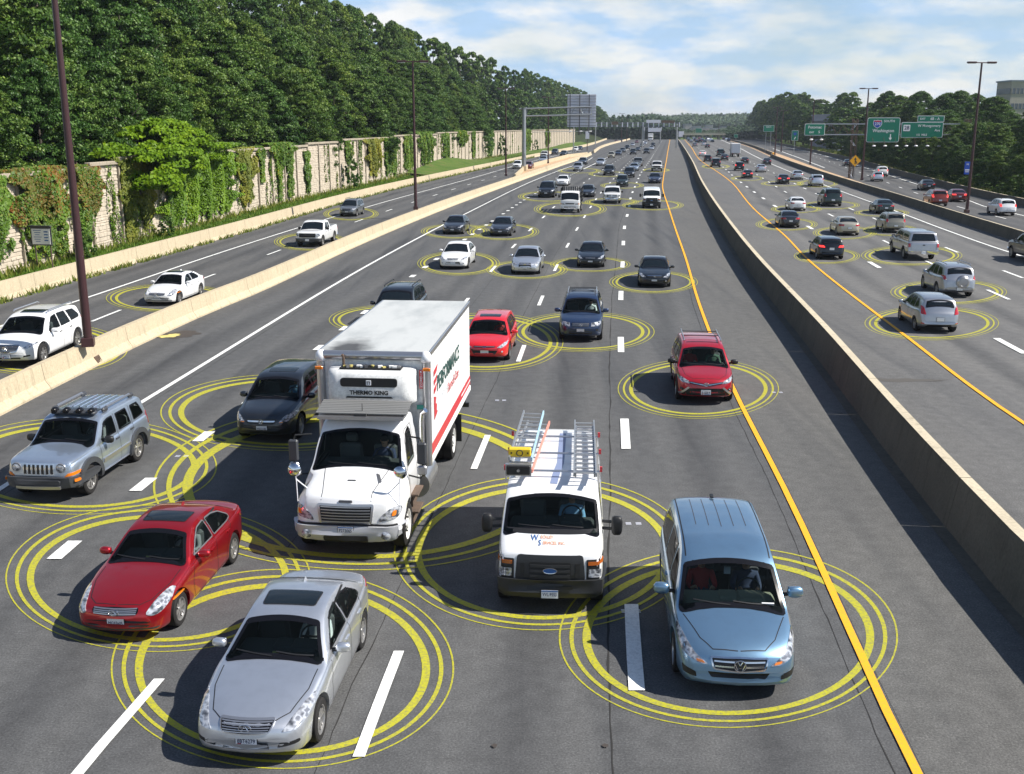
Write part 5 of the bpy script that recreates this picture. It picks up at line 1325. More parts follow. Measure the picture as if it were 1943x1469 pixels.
MODELS = {}
def place(key, pal, anchor, label, cat='car', group=None, heading=None, name=None, scale=1., lod=0, oncoming=True, fn=None, kind='wheel', sc3=None):
    """kind: wheel = photo pixel of the front (oncoming) or rear (leaving) image-right tyre foot; axle = middle between the near tyres; nose = under the near bumper"""
    md = MODELS[key]; sp = md.sp; q = gp(*anchor, .25*scale if kind == 'nose' else 0)
    if heading is None:
        t = math.atan2(fn(q.y+3)-fn(q.y-3), 6.0)
    else: t = R(heading)
    rz = PI-t if oncoming else -t       # local +Y is the nose
    near_d = (sp['axles'][0] if oncoming else sp['axles'][-1])
    if kind == 'nose': near_d = 0 if oncoming else md.L
    lx = 0 if kind != 'wheel' else (-(md.W/2-.14) if oncoming else (md.W/2-.14))
    loc = Vector((lx, md.L/2-near_d, 0))*scale
    if sc3: loc = Vector((loc.x*sc3[0], loc.y*sc3[1], 0))
    Rm = Matrix.Rotation(rz, 3, 'Z'); o = Vector((q.x, q.y, 0))-Rm @ loc
    root = empty(name or sp['name'], o, rz, label, cat, group); root.scale = (scale,)*3 if not sc3 else tuple(scale*k for k in sc3)
    objs = {}
    for i, p in enumerate(md.parts):
        if lod > p['lod'] or (p['p'] >= 0 and p['p'] not in objs): continue
        par = objs[p['p']] if p['p'] >= 0 else root
        ob = link(p['n'], p['me'], par, p['l'], p['r']); ob.scale = p['s']; objs[i] = ob
        if p['label']: ob['label'] = p['label']
        if p['paint']: ob.material_slots[0].link = 'OBJECT'; ob.material_slots[0].material = PAINT[pal]
    root['_m'] = key; del root['_m']
    return root
def scl(pts, kd=1., kz=1.): return [(a*kd, b*kz) for a, b in pts]
SED = dict(top=[(0, .50), (.02, .58), (.06, .64), (.15, .69), (.35, .755), (.7, .835), (1.1, .905), (1.36, .94), (1.42, .955), (1.8, 1.19), (2.05, 1.325), (2.2, 1.385), (2.45, 1.435), (2.75, 1.45), (3.1, 1.435), (3.4, 1.385), (3.62, 1.31), (3.9, 1.175), (4.12, 1.07), (4.25, 1.045), (4.5, 1.035), (4.64, 1.01), (4.70, .93), (4.74, .72), (4.75, .62)],
           sh=[(0, .46), (.05, .58), (.15, .63), (.4, .70), (.8, .78), (1.4, .875), (2.2, .905), (3.3, .94), (4.1, .965), (4.5, .95), (4.65, .90), (4.75, .58)],
           pl=[(0, .69), (.02, .76), (.07, .825), (.18, .885), (.4, .94), (.75, .98), (1.2, 1), (3.6, 1), (4.1, .975), (4.45, .91), (4.62, .83), (4.71, .74), (4.75, .66)],
           bot=[(0, .34), (.03, .27), (.12, .21), (.5, .18), (2.4, .17), (4.2, .20), (4.65, .28), (4.75, .42)])
def sedan(name, L=4.75, W=1.79, H=1.45, tr=.325, wheel='s5', axles=(.86, 3.70), **k):
    kd, kz = L/4.75, H/1.45; d = dict(name=name, L=L, W=W, tr=tr, wheel=wheel, axles=[a*kd for a in axles], tum=.50, gr=.925, crown=.055, bf=.22)
    for q in ('top', 'sh', 'pl', 'bot'): d[q] = scl(SED[q], kd, kz if q != 'pl' else 1.)
    d.update(k); return d
def sedan_glass(m, k=1., kz=1., chrome=None):
    m.front_glass(1.43*k, 2.12*k); m.front_glass(4.04*k, 3.46*k, .075, 'rear_window', 'B')
    for v in ('R', 'L'):
        S = lambda pts: [(a*k, b*kz) for a, b in pts]
        m.window('side_window', S([(1.74, .965), (2.12, 1.20), (2.36, 1.315), (2.70, 1.345), (2.74, .975)]), v, .05, trim=chrome, frame=.024)
        m.window('side_window', S([(2.80, .975), (2.77, 1.345), (3.10, 1.33), (3.38, 1.27), (3.66, 1.11), (3.70, 1.03), (3.50, .99)]), v, .05, trim=chrome, frame=.024)
    m.seams([S([(1.50, .30), (1.46, .60), (1.62, .88)]), S([(2.72, .28), (2.70, .60), (2.76, .95)]), S([(3.62, 1.0), (3.50, .82), (3.28, .55), (3.22, .30)]), S([(1.5, .27), (3.25, .27)])])
def hood_seams(m, pts): m.seams([pts, [(-a, b) for a, b in pts]], 'T', .014)
def emblem(m, z, r, y_off=.0, kind='oval', view='F', mt=None):
    p, n = m.ray(view, 0, z); sy = 1 if view == 'F' else -1; b = MBd(); c = (p.x, p.y+sy*(.028+y_off), z); N = 18
    ring = lambda rx, rz, w, cx=0: b.tube([(c[0]+cx+math.cos(2*PI*i/N)*rx, c[1], c[2]+math.sin(2*PI*i/N)*rz) for i in range(N+1)], w, 5)
    if kind == 'oval': ring(r*1.25, r*.72, r*.13); b.tube([(c[0]-r*.7, c[1], c[2]-r*.45), (c[0]-r*.12, c[1], c[2]+r*.35)], r*.1, 5); b.tube([(c[0]+r*.7, c[1], c[2]-r*.45), (c[0]+r*.12, c[1], c[2]+r*.35)], r*.1, 5)
    elif kind == 'vw':
        ring(r, r, r*.10)
        for seg in ([(-.42, .78), (-.02, .12), (.02, .12), (.42, .78)], [(-.86, .30), (-.42, -.72), (0, -.05), (.42, -.72), (.86, .30)]):
            b.tube([(c[0]+u*r, c[1], c[2]+v*r) for u, v in seg], r*.09, 5)
        bb = MBd(); bb.prism([(c[0]+math.cos(2*PI*i/N)*r, c[2]+math.sin(2*PI*i/N)*r) for i in range(N)], c[1]-.02, c[1]-.005, fn=XZ); m.addmb('badge_disc', bb, M['sign_blue'] if 0 else M['plastic_grey'], lod=0)
    elif kind == 'triple': ring(r, r*.68, r*.10); ring(r*.36, r*.62, r*.09); b.tube([(c[0]+math.cos(a)*r*.75, c[1], c[2]+r*.28+math.sin(a)*r*.28) for a in [2*PI*i/N for i in range(N+1)]], r*.09, 5)
    elif kind == 'h': b.tube([(c[0]-r*.6, c[1], c[2]+r*.7), (c[0]-r*.45, c[1], c[2]-r*.7)], r*.14, 5); b.tube([(c[0]+r*.6, c[1], c[2]+r*.7), (c[0]+r*.45, c[1], c[2]-r*.7)], r*.14, 5); b.tube([(c[0]-r*.5, c[1], c[2]), (c[0]+r*.5, c[1], c[2])], r*.14, 5); ring(r*1.0, r*.9, r*.08)
    elif kind == 'blue_oval':
        bb = MBd(); bb.prism([(c[0]+math.cos(2*PI*i/N)*r*1.7, c[2]+math.sin(2*PI*i/N)*r*.68) for i in range(N)], c[1]-.02, c[1]-.002, fn=XZ); m.addmb('badge_disc', bb, M['plate_blue'], lod=1); ring(r*1.7, r*.68, r*.10)
    elif kind == 'bow': b.prism([(c[0]-r*1.3, c[2]-r*.3), (c[0]+r*1.2, c[2]-r*.3), (c[0]+r*1.3, c[2]+r*.3), (c[0]-r*1.2, c[2]+r*.3)], c[1]-.01, c[1]+.01, fn=XZ)
    m.addmb('badge', b, mt or M['chrome'], lod=1)
def rear_generic(m, zl, zh, w0, w1, plate_z, lit=False, hz=.60, bumper=None):
    m.pair('tail_light', M['red_lit'] if lit else M['red_lens'], [(w0, zl), (w1, zl+.01), (w1+.03, zh-.02), (w0+.06, zh)], 'B', .012, .02)
    m.pair('reverse_light', M['sign_white'], [(w0-.005, zl+.01), (w0+.05, zl+.01), (w0+.07, zl+.05), (w0+.01, zl+.05)], 'B', .018, .01, lod=1)
    m.plate(plate_z, 'B')
    m.one('bumper_valance', M['black'], [(-.55, .30), (.55, .30), (.50, .40), (-.50, .40)], 'B', .006, .01, lod=1)
M['letter_orange'] = mat('orange vinyl', (.80, .33, .16), .5); M['amber_dark'] = mat('shade-toned amber lens', (.42, .10, .01), .25, coat=.6)  # amber lens darkened in colour to stand for shade on the van front
def face_g35(m, new=True, txt=None):
    if new:
        g = m.one('grille', M['black_gloss'], [(-.40, .70), (.40, .70), (.33, .575), (.0, .56), (-.33, .575)], 'F', .008, .02, r=.05)
        m.addmb('grille_frame', m.strip(rnd([(-.41, .71), (.41, .71), (.34, .565), (.0, .55), (-.34, .565)], .05), .018, 'F', .022, thick=1), M['silver_trim'], g, lod=1)
        m.bars(-.38, .38, .575, .695, 5, M['silver_trim'], g, off=.016, h=.010, taper=.16)
        m.pair('headlight', M['lens'], [(.50, .575), (.63, .575), (.78, .64), (.83, .72), (.80, .80), (.72, .775), (.60, .69)], off=.010, thick=.02)
        m.pair('fog_intake', M['black'], [(.44, .345), (.74, .385), (.73, .44), (.46, .40)], off=.004, thick=.01, r=.03)
        m.one('lower_intake', M['black'], [(-.34, .33), (.34, .33), (.30, .395), (-.30, .395)], off=.004, thick=.01)
        emblem(m, .640, .07); m.plate(.43, txt=txt)
    else:
        g = m.one('grille', M['black_gloss'], [(-.42, .66), (0, .675), (.42, .66), (.40, .565), (0, .545), (-.40, .565)], 'F', .008, .02, r=.04)
        m.bars(-.40, .40, .565, .665, 4, M['silver_trim'], g, off=.018, h=.014, taper=.03)
        m.pair('headlight', M['lens'], [(.53, .56), (.64, .52), (.76, .55), (.82, .66), (.80, .79), (.72, .80), (.62, .72)], off=.012, thick=.02, r=.05)
        m.pair('side_marker', M['amber'], [(.825, .60), (.87, .62), (.87, .645), (.825, .64)], off=.012, lod=1)
        for z, wd in ((.41, .62), (.345, .60)): m.one('intake_slot', M['black'], [(-wd, z+.02), (wd, z+.02), (wd*.92, z-.018), (-wd*.92, z-.018)], off=.004, thick=.01, r=.02)
        m.one('chin_lip', M['plastic_grey'], [(-.70, .27), (.70, .27), (.74, .305), (-.74, .305)], off=.006, thick=.01)
        emblem(m, .612, .07, .01); m.plate(.395, txt=txt)
def mk(key, sp, hero, build):
    m = Model(sp, hero); build(m); m.finish(); MODELS[key] = m; return m
# ---- silver and red sedans
def b_g35(m, new, txt):
    sedan_glass(m, chrome=M['black_gloss'] if new else M['silver_trim']); face_g35(m, new, txt)
    i = m.one('sunroof', M['glass_dark'], [(-.42, 2.36), (.42, 2.36), (.44, 2.80), (-.44, 2.80)], 'T', .006, .01, r=.06)
    m.addmb('window_frame', m.strip(rnd([(-.43, 2.34), (.43, 2.34), (.45, 2.82), (-.45, 2.82)], .06), .02, 'T', .008), M['black'], i, lod=1)
    hood_seams(m, [(.02, .16), (.40, .20), (.56, .36), (.70, .85), (.72, 1.30)])
    m.seams([[(-.66, 2.22), (-.62, 3.35)], [(.66, 2.22), (.62, 3.35)]], 'T', .022)
    m.mirrors(1.84, .985); m.handles([(2.52, .80), (3.40, .835)]); m.wipers(1.44, 0); rear_generic(m, .78, .96, .42, .80, .62)
    b = MBd(); b.add([(0, .05, .03), (-.03, -.08, 0), (.03, -.08, 0), (0, -.08, .06), (0, .1, 0)], [(4, 1, 3), (4, 3, 2), (1, 2, 3), (4, 2, 1)]); m.add('antenna', b.mesh('antenna', PAINT0), loc=(0, m.Y(3.25), m.f['top'](3.25)-.005), paint=True, lod=1)
    m.cabin(); b = MBd(); b.box((0, m.Y(1.53), .99), (.10, .10, .01), rx=-.45); m.addmb('permit_sticker', b, M['sand'], lod=0)
mk('g35', sedan('silver_sedan'), True, lambda m: b_g35(m, True, '8BT6279'))
mk('g35old', sedan('red_sedan', W=1.77, tr=.32, wheel='s6'), True, lambda m: b_g35(m, False, 'MG97605'))

# ---- off-roader with roof lamps
JE = dict(name='off_road_vehicle', L=4.43, W=1.84, tr=.37, tw=.24, wheel='s5', axles=(.78, 3.43), tum=.22, gr=.94, crown=.07, bf=.10, bfl=1.8, rq=3.2, br=.06,
 top=[(0, .70), (.02, .92), (.05, 1.00), (.12, 1.045), (.5, 1.09), (1.15, 1.135), (1.22, 1.15), (1.5, 1.38), (1.72, 1.57), (1.85, 1.655), (2.05, 1.70), (2.6, 1.72), (3.6, 1.715), (3.95, 1.69), (4.08, 1.62), (4.22, 1.35), (4.32, 1.15), (4.40, .95), (4.43, .60)],
 sh=[(0, .66), (.03, .88), (.12, .95), (.5, 1.00), (1.3, 1.05), (2, 1.06), (4.0, 1.12), (4.3, 1.05), (4.43, .55)],
 pl=[(0, .80), (.03, .85), (.12, .90), (.4, .95), (.8, .975), (1.4, 1), (3.8, 1), (4.2, .96), (4.38, .90), (4.43, .84)],
 bot=[(0, .45), (.1, .36), (.5, .30), (3.9, .30), (4.3, .38), (4.43, .48)])
def b_jeep(m):
    m.front_glass(1.24, 1.80, .05); m.front_glass(4.20, 4.02, .12, 'rear_window', 'B')
    for v in ('R', 'L'):
        m.window('side_window', [(1.50, 1.14), (1.86, 1.53), (2.10, 1.575), (2.34, 1.575), (2.34, 1.13)], v, .05)
        m.window('side_window', [(2.50, 1.13), (2.50, 1.575), (3.10, 1.575), (3.18, 1.13)], v, .05)
        m.window('side_window', [(3.36, 1.16), (3.32, 1.565), (3.78, 1.55), (3.98, 1.20)], v, .06)
    m.seams([[(1.36, .34), (1.38, 1.06)], [(2.41, .34), (2.41, 1.6)], [(3.25, 1.6), (3.25, 1.05), (3.02, .75), (2.98, .36)], [(1.38, .33), (2.98, .33)]])
    g = m.one('grille', PAINT0, [(-.70, .70), (.70, .70), (.72, .99), (-.72, .99)], 'F', .008, .01, r=.08, paint=True)
    for i in range(7):
        x = -.33+.11*i; m.addmb('grille_slot', m.shell(rnd([(x-.036, .73), (x+.036, .73), (x+.036, .955), (x-.036, .955)], .012), 'F', .014, .0, .2), M['black'], g, lod=2)
        m.addmb('slot_trim', m.strip(rnd([(x-.040, .725), (x+.040, .725), (x+.040, .96), (x-.040, .96)], .012), .008, 'F', .020, thick=1, step=.1), M['chrome'], g, lod=0)
    for sx in (-1, 1):
        p, n = m.ray('F', sx*.55, .88); b = MBd(); b.lathe([(.0, .03), (.06, .027), (.095, .012), (.10, -.03)], (p.x, p.y+.02, .88), 'Y', 20); i = m.addmb('headlight', b, M['lens']); b = MBd(); b.lathe([(.10, -.03), (.105, .02), (.118, .02), (.12, -.03)], (p.x, p.y+.015, .88), 'Y', 20); m.addmb('headlight_ring', b, M['silver_trim'], i, lod=1)
    m.pair('turn_signal', M['amber'], [(.62, .66), (.86, .70), (.87, .77), (.70, .75)], off=.02, thick=.02)
    m.one('bumper', M['plastic_grey'], [(-.90, .44), (.90, .44), (.92, .66), (-.92, .66)], 'F', .10, .03, r=.07)
    m.one('bumper_step', M['plastic_grey'], [(-.55, .50), (.55, .50), (.55, .60), (-.55, .60)], 'F', .14, .05, r=.04, lod=1)
    m.one('skid_trim', M['silver_trim'], [(-.55, .435), (.55, .435), (.55, .455), (-.55, .455)], 'F', .13, .02, lod=1)
    m.pair('side_marker', M['amber'], [(.80, .55), (.85, .55), (.85, .62), (.80, .62)], off=.12, thick=.0, lod=1)
    m.arch_trim(.13, .07)
    for v in ('R', 'L'):
        m.addmb('side_moulding', m.shell([(1.42, .60), (2.95, .62), (2.95, .70), (1.42, .70)], v, .03, .01, .3), M['silver_trim'], lod=1)
        m.addmb('sill', m.shell([(1.28, .30), (3.0, .30), (3.0, .37), (1.28, .37)], v, .03, .02, .4), M['silver_trim'], lod=1)
        m.addmb('rear_bumper_corner', m.shell([(3.95, .40), (4.42, .42), (4.42, .66), (3.95, .64)], v, .03, .02, .2), M['plastic_grey'], lod=1)
        m.addmb('tail_light', m.shell(rnd([(4.18, .85), (4.34, .85), (4.26, 1.2), (4.16, 1.2)], .03), v, .015, .02, .2), M['red_lens'])
    b = MBd(); b.box((0, m.Y(1.92), 1.745), (1.18, .20, .10), bev=.04); lb = m.addmb('light_bar', b, M['plastic_grey'])
    for x in (-.48, -.17, .17, .48):
        b = MBd(); b.lathe([(.001, .16), (.06, .15), (.078, .12), (.085, .02), (.06, -.06), (.001, -.08)], (x, m.Y(1.93), 1.80), 'Y', 16); m.addmb('roof_lamp', b, M['black_gloss'], lb, lod=1)
    m.one('sunroof', M['glass_dark'], [(-.48, 2.10), (.48, 2.10), (.50, 2.42), (-.50, 2.42)], 'T', .012, .01, r=.03)
    for sx in (-1, 1):
        b = MBd(); b.tube([(sx*.66, m.Y(2.30), 1.80), (sx*.66, m.Y(3.62), 1.80)], .033, 10); rl = m.addmb('roof_rail', b, M['silver_trim'])
        for d in (2.22, 3.70): b = MBd(); b.box((sx*.66, m.Y(d), 1.755), (.10, .24, .13), bev=.04); m.addmb('rail_mount', b, M['plastic_grey'], rl, lod=1)
    for x in (-.36, -.18, 0, .18, .36): m.addmb('roof_rib', m.strip([(x, 2.55), (x, 3.9)], .035, 'T', .014, False, thick=1, step=.3), PAINT0, paint=True, lod=1)
    m.mirrors(1.60, 1.15, M['black'], (.13, .07, .095), .08); m.handles([(2.28, .98), (3.12, 1.0)], M['plastic_grey']); m.wipers(1.25, 0); m.cabin()
mk('jeep', JE, True, b_jeep)

# ---- rounded crossovers
CR = dict(top=[(0, .58), (.02, .68), (.06, .77), (.14, .84), (.35, .92), (.7, .99), (1.0, 1.04), (1.08, 1.06), (1.45, 1.32), (1.72, 1.50), (1.88, 1.575), (2.1, 1.63), (2.5, 1.665), (3.2, 1.67), (3.8, 1.635), (4.08, 1.59), (4.18, 1.53), (4.34, 1.25), (4.42, 1.06), (4.50, .90), (4.55, .60)],
          sh=[(0, .54), (.05, .68), (.14, .76), (.4, .85), (1.1, .965), (2.0, .99), (3.3, 1.03), (4.15, 1.08), (4.4, .98), (4.55, .55)],
          pl=[(0, .66), (.02, .73), (.07, .80), (.2, .88), (.45, .945), (.8, .98), (1.2, 1), (3.7, 1), (4.15, .97), (4.40, .90), (4.52, .82), (4.55, .76)],
          bot=[(0, .42), (.04, .34), (.15, .27), (.5, .24), (4.0, .25), (4.4, .34), (4.55, .46)])
def suv(name, L=4.55, W=1.82, H=1.67, tr=.35, wheel='s5', axles=(.90, 3.53), **k):
    kd, kz = L/4.55, H/1.67; d = dict(name=name, L=L, W=W, tr=tr, tw=.23, wheel=wheel, axles=[a*kd for a in axles], tum=.34, gr=.935, crown=.07, bf=.18, br=.10, rq=2.8)
    for q in ('top', 'sh', 'pl', 'bot'): d[q] = scl(CR[q], kd, kz if q != 'pl' else 1.)
    d.update(k); return d
def suv_glass(m, quarter='rect', tint=None):
    k, kz = m.L/4.55, m.f['top'](m.L*.6)/1.67; S = lambda pts: [(a*k, b*kz) for a, b in pts]; tint = tint or (M['glass_tint'] if m.hero else None)
    m.front_glass(1.10*k, 1.82*k); m.front_glass(4.33*k, 4.13*k, .10, 'rear_window', 'B')
    for v in ('R', 'L'):
        m.window('side_window', S([(1.48, 1.055), (1.80, 1.33), (2.02, 1.50), (2.38, 1.545), (2.40, 1.06)]), v, .05)
        m.window('side_window', S([(2.47, 1.06), (2.45, 1.545), (3.05, 1.54), (3.22, 1.09)]), v, .05, glass=tint)
        if quarter == 'tri': m.window('side_window', S([(3.30, 1.10), (3.16, 1.53), (3.50, 1.50), (3.86, 1.24), (3.80, 1.16)]), v, .05, glass=tint)
        else: m.window('side_window', S([(3.32, 1.11), (3.18, 1.53), (3.72, 1.50), (4.02, 1.24), (3.96, 1.15)]), v, .05, glass=tint)
    m.seams([S([(1.28, .34), (1.30, .95)]), S([(2.43, .32), (2.43, 1.05)]), S([(3.26, 1.08), (3.10, .72), (3.02, .36)]), S([(1.3, .31), (3.0, .31)])])
    return S
def rails(m, x, z, d0, d1, mt, cross=()):
    for sx in (-1, 1):
        b = MBd(); b.tube([(sx*x, m.Y(d0), z-.05), (sx*x, m.Y(d0+.12), z), (sx*x, m.Y(d1-.12), z), (sx*x, m.Y(d1), z-.05)], .024, 8); m.addmb('roof_rail', b, mt)
    for d in cross: b = MBd(); b.tube([(-x, m.Y(d), z+.005), (x, m.Y(d), z+.005)], .016, 6); m.addmb('cross_bar', b, M['plastic_grey'], lod=1)
def b_crv(m):
    suv_glass(m, 'tri')
    g = m.one('grille', M['black'], [(-.44, .74), (.44, .74), (.36, .60), (-.36, .60)], 'F', .008, .02, r=.03); m.one('chrome_bar', M['chrome'], [(-.40, .705), (.40, .705), (.37, .665), (-.37, .665)], 'F', .03, .02, r=.02)
    m.bars(-.38, .38, .60, .66, 2, M['plastic_grey'], g, off=.016)
    m.pair('headlight', M['lens'], [(.48, .65), (.70, .66), (.84, .76), (.87, .84), (.80, .87), (.62, .80)], off=.010, thick=.02); m.pair('turn_signal', M['amber'], [(.50, .64), (.60, .64), (.60, .67), (.50, .67)], off=.02, lod=1)
    m.one('lower_bumper', M['black'], [(-.72, .34), (.72, .34), (.78, .48), (-.78, .48)], 'F', .006, .02, r=.04); emblem(m, .687, .065, .02, 'h'); m.plate(.47, txt='M0214B')
    m.seams([[(.02, .14), (.40, .16), (.62, .40), (.74, 1.02)], [(-.02, .14), (-.40, .16), (-.62, .40), (-.74, 1.02)]], 'T', .014)
    m.one('sunroof', M['glass_dark'], [(-.40, 2.1), (.40, 2.1), (.42, 2.55), (-.42, 2.55)], 'T', .006, .01, r=.05)
    m.mirrors(1.60, 1.06, None, (.12, .07, .085)); m.handles([(2.22, .90), (3.04, .93)]); m.wipers(1.10, 0); m.cabin(); rear_generic(m, .98, 1.2, .62, .80, .72)
mk('crv', suv('crossover'), True, b_crv)
def b_rav4(m):
    S = suv_glass(m, 'tri')
    g = m.one('grille', M['black'], [(-.52, .765), (0, .70), (.52, .765), (.50, .70), (0, .625), (-.50, .70)], 'F', .008, .02, r=.02)
    m.pair('chrome_bar', M['chrome'], [(.08, .685), (.50, .745), (.49, .725), (.08, .662)], 'F', .03, .02, r=.004)
    m.pair('headlight', M['lens'], [(.50, .70), (.74, .72), (.86, .80), (.88, .86), (.76, .86), (.54, .775)], off=.012, thick=.02, r=.02)
    m.one('lower_bumper', M['black'], [(-.56, .55), (.56, .55), (.76, .33), (-.76, .33)], 'F', .008, .02, r=.03)
    m.pair('silver_chin', M['silver_trim'], [(.50, .58), (.56, .60), (.86, .33), (.78, .33)], 'F', .022, .02, r=.01, lod=1)
    m.pair('fog_light', M['black'], [(.68, .47), (.79, .47), (.79, .56), (.68, .54)], off=.012, lod=1); m.pair('fog_lamp', M['lens'], [(.72, .50), (.76, .50), (.76, .53), (.72, .53)], off=.022, lod=1)
    emblem(m, .70, .075, .02, 'triple'); m.plate(.44, txt='A 1770 B')
    hood_seams(m, [(.02, .16), (.42, .18), (.64, .44), (.72, 1.04)])
    rails(m, .60, 1.73, 2.1, 4.0, M['silver_trim'], (2.75, 3.5)); m.one('roof_recess', M['black_gloss'], [(-.52, 2.15), (.52, 2.15), (.52, 2.2), (-.52, 2.2)], 'T', .006, .01, lod=1)
    m.mirrors(1.58, 1.10, M['black'], (.125, .07, .085)); m.handles([(2.22, .90), (3.04, .93)]); m.wipers(1.10, 0); m.arch_trim(.06, .02, M['black']); m.cabin(); rear_generic(m, 1.0, 1.12, .45, .86, .72)
mk('rav4', suv('crossover', L=4.57, W=1.845, H=1.66), True, b_rav4)
def b_highlander(m):
    suv_glass(m)
    g = m.one('grille', M['black'], [(-.36, .82), (.36, .82), (.34, .68), (-.34, .68)], 'F', .008, .02, r=.03); m.bars(-.34, .34, .69, .81, 3, M['silver_trim'], g, off=.018, h=.014)
    m.pair('headlight', M['lens'], [(.42, .68), (.74, .70), (.82, .78), (.80, .86), (.44, .82)], off=.012, thick=.02); m.one('lower_bumper', M['black'], [(-.45, .37), (.45, .37), (.48, .47), (-.48, .47)], 'F', .006, .02)
    m.pair('fog_lamp', M['black'], [(.62, .50), (.72, .50), (.72, .58), (.62, .58)], off=.01, lod=1); emblem(m, .75, .06, .02, 'triple'); m.plate(.54)
    rails(m, .60, 1.755, 2.2, 3.9, M['silver_trim'], (2.5, 2.85, 3.2, 3.55)); m.mirrors(1.58, 1.10, None, (.125, .07, .09)); m.handles([(2.22, .90), (3.04, .93)]); m.wipers(1.10, 0); m.cabin(); rear_generic(m, .9, 1.25, .66, .80, .75)
mk('highlander', suv('sport_utility_vehicle', L=4.69, W=1.83, H=1.70), True, b_highlander)
def b_suvfar(m, lit=False, spare=False, boxy=False, front='std'):
    suv_glass(m)
    g = m.one('grille', M['black_gloss'], [(-.42, .82), (.42, .82), (.38, .62), (-.38, .62)], 'F', .008, .02, r=.04); m.bars(-.38, .38, .64, .80, 3, M['silver_trim'], g, off=.018)
    m.pair('headlight', M['lens'], [(.48, .70), (.72, .71), (.85, .80), (.84, .88), (.55, .84)], off=.012, thick=.02); m.one('lower_bumper', M['black'], [(-.6, .34), (.6, .34), (.64, .48), (-.64, .48)], 'F', .006, .02); m.plate(.52)
    rails(m, .60, m.f['top'](2.5)+.06, 2.1, 4.0, M['black'] if not spare else M['silver_trim']); m.mirrors(1.58, 1.08, None, (.12, .07, .085)); m.handles([(2.22, .90), (3.04, .93)])
    rear_generic(m, .95, 1.25 if not spare else 1.18, .62 if not spare else .66, .80, .66 if not spare else .50, lit)
    m.one('rear_bumper_trim', M['silver_trim'] if spare else M['black'], [(-.80, .36), (.80, .36), (.82, .44), (-.82, .44)], 'B', .012, .02, lod=1)
    if spare:
        p, n = m.ray('B', .12, .88); b = MBd(); b.lathe([(.001, -.16), (.26, -.15), (.325, -.10), (.335, .02)], (.12, p.y-.03, .88), 'Y', 28); i = m.addmb('spare_wheel_cover', b, M['silver_trim'])
        b = MBd(); b.lathe([(.20, -.155), (.215, -.175), (.23, -.155)], (.12, p.y-.03, .88), 'Y', 24); m.addmb('cover_ring', b, PAINT0, i, paint=True, lod=1)
mk('suv', suv('sport_utility_vehicle', L=4.6, W=1.85, H=1.72), False, b_suvfar)
mk('suvlit', suv('sport_utility_vehicle', L=4.6, W=1.85, H=1.72), False, lambda m: b_suvfar(m, True))
mk('suvspare', suv('crossover', L=4.55, W=1.82, H=1.68), False, lambda m: b_suvfar(m, False, True))
def b_qx(m):
    suv_glass(m); g = m.one('grille', M['black_gloss'], [(-.48, .86), (.48, .86), (.40, .64), (0, .60), (-.40, .64)], 'F', .008, .02, r=.06)
    m.addmb('grille_frame', m.strip(rnd([(-.49, .87), (.49, .87), (.41, .63), (0, .59), (-.41, .63)], .06), .025, 'F', .024, thick=1), M['chrome'], g, lod=1); m.bars(-.45, .45, .63, .85, 5, M['silver_trim'], g, off=.018, h=.014, taper=.12)
    m.pair('headlight', M['lens'], [(.56, .74), (.74, .73), (.90, .84), (.92, .90), (.78, .88)], off=.012, thick=.02); m.pair('fog_lamp', M['black'], [(.60, .43), (.80, .45), (.80, .50), (.62, .49)], off=.010, lod=1)
    emblem(m, .745, .085, .01); m.plate(.47, txt='5AL 2'); m.one('lower_intake', M['black'], [(-.5, .36), (.5, .36), (.5, .42), (-.5, .42)], 'F', .006, .01)
    m.one('sunroof', M['glass_dark'], [(-.44, 2.25), (.44, 2.25), (.46, 2.75), (-.46, 2.75)], 'T', .008, .01, r=.05); rails(m, .66, 1.80, 2.2, 4.3, M['silver_trim'])
    m.mirrors(1.75, 1.12, None, (.13, .07, .09)); m.handles([(2.45, .95), (3.35, .98)], M['chrome']); m.wipers(1.2, 0); m.cabin(); rear_generic(m, .95, 1.2, .62, .84, .75)
mk('qx', suv('crossover', L=4.95, W=1.96, H=1.74, tr=.385, wheel='s5', axles=(.88, 3.58)), True, b_qx)
# ---- minivan
MV = dict(name='minivan', L=5.14, W=1.95, tr=.335, wheel='s7', axles=(.96, 4.04), tum=.26, gr=.945, crown=.085, bf=.22, br=.10, bfl=2.6, rq=2.6,
 top=[(0, .50), (.02, .60), (.06, .70), (.14, .78), (.35, .88), (.7, .975), (1.0, 1.035), (1.10, 1.055), (1.5, 1.33), (1.82, 1.53), (2.0, 1.62), (2.25, 1.69), (2.7, 1.745), (3.6, 1.755), (4.4, 1.72), (4.75, 1.66), (4.88, 1.58), (5.0, 1.25), (5.06, 1.0), (5.11, .85), (5.14, .55)],
 sh=[(0, .46), (.05, .60), (.14, .68), (.4, .80), (1.1, .94), (2.0, .97), (4.2, 1.02), (4.8, 1.05), (5.0, .98), (5.14, .5)],
 pl=[(0, .74), (.02, .80), (.07, .855), (.2, .905), (.45, .95), (.8, .98), (1.2, 1), (4.2, 1), (4.7, .98), (5.0, .93), (5.1, .88), (5.14, .82)],
 bot=[(0, .34), (.04, .27), (.15, .22), (.5, .19), (4.6, .22), (5.0, .32), (5.14, .44)])
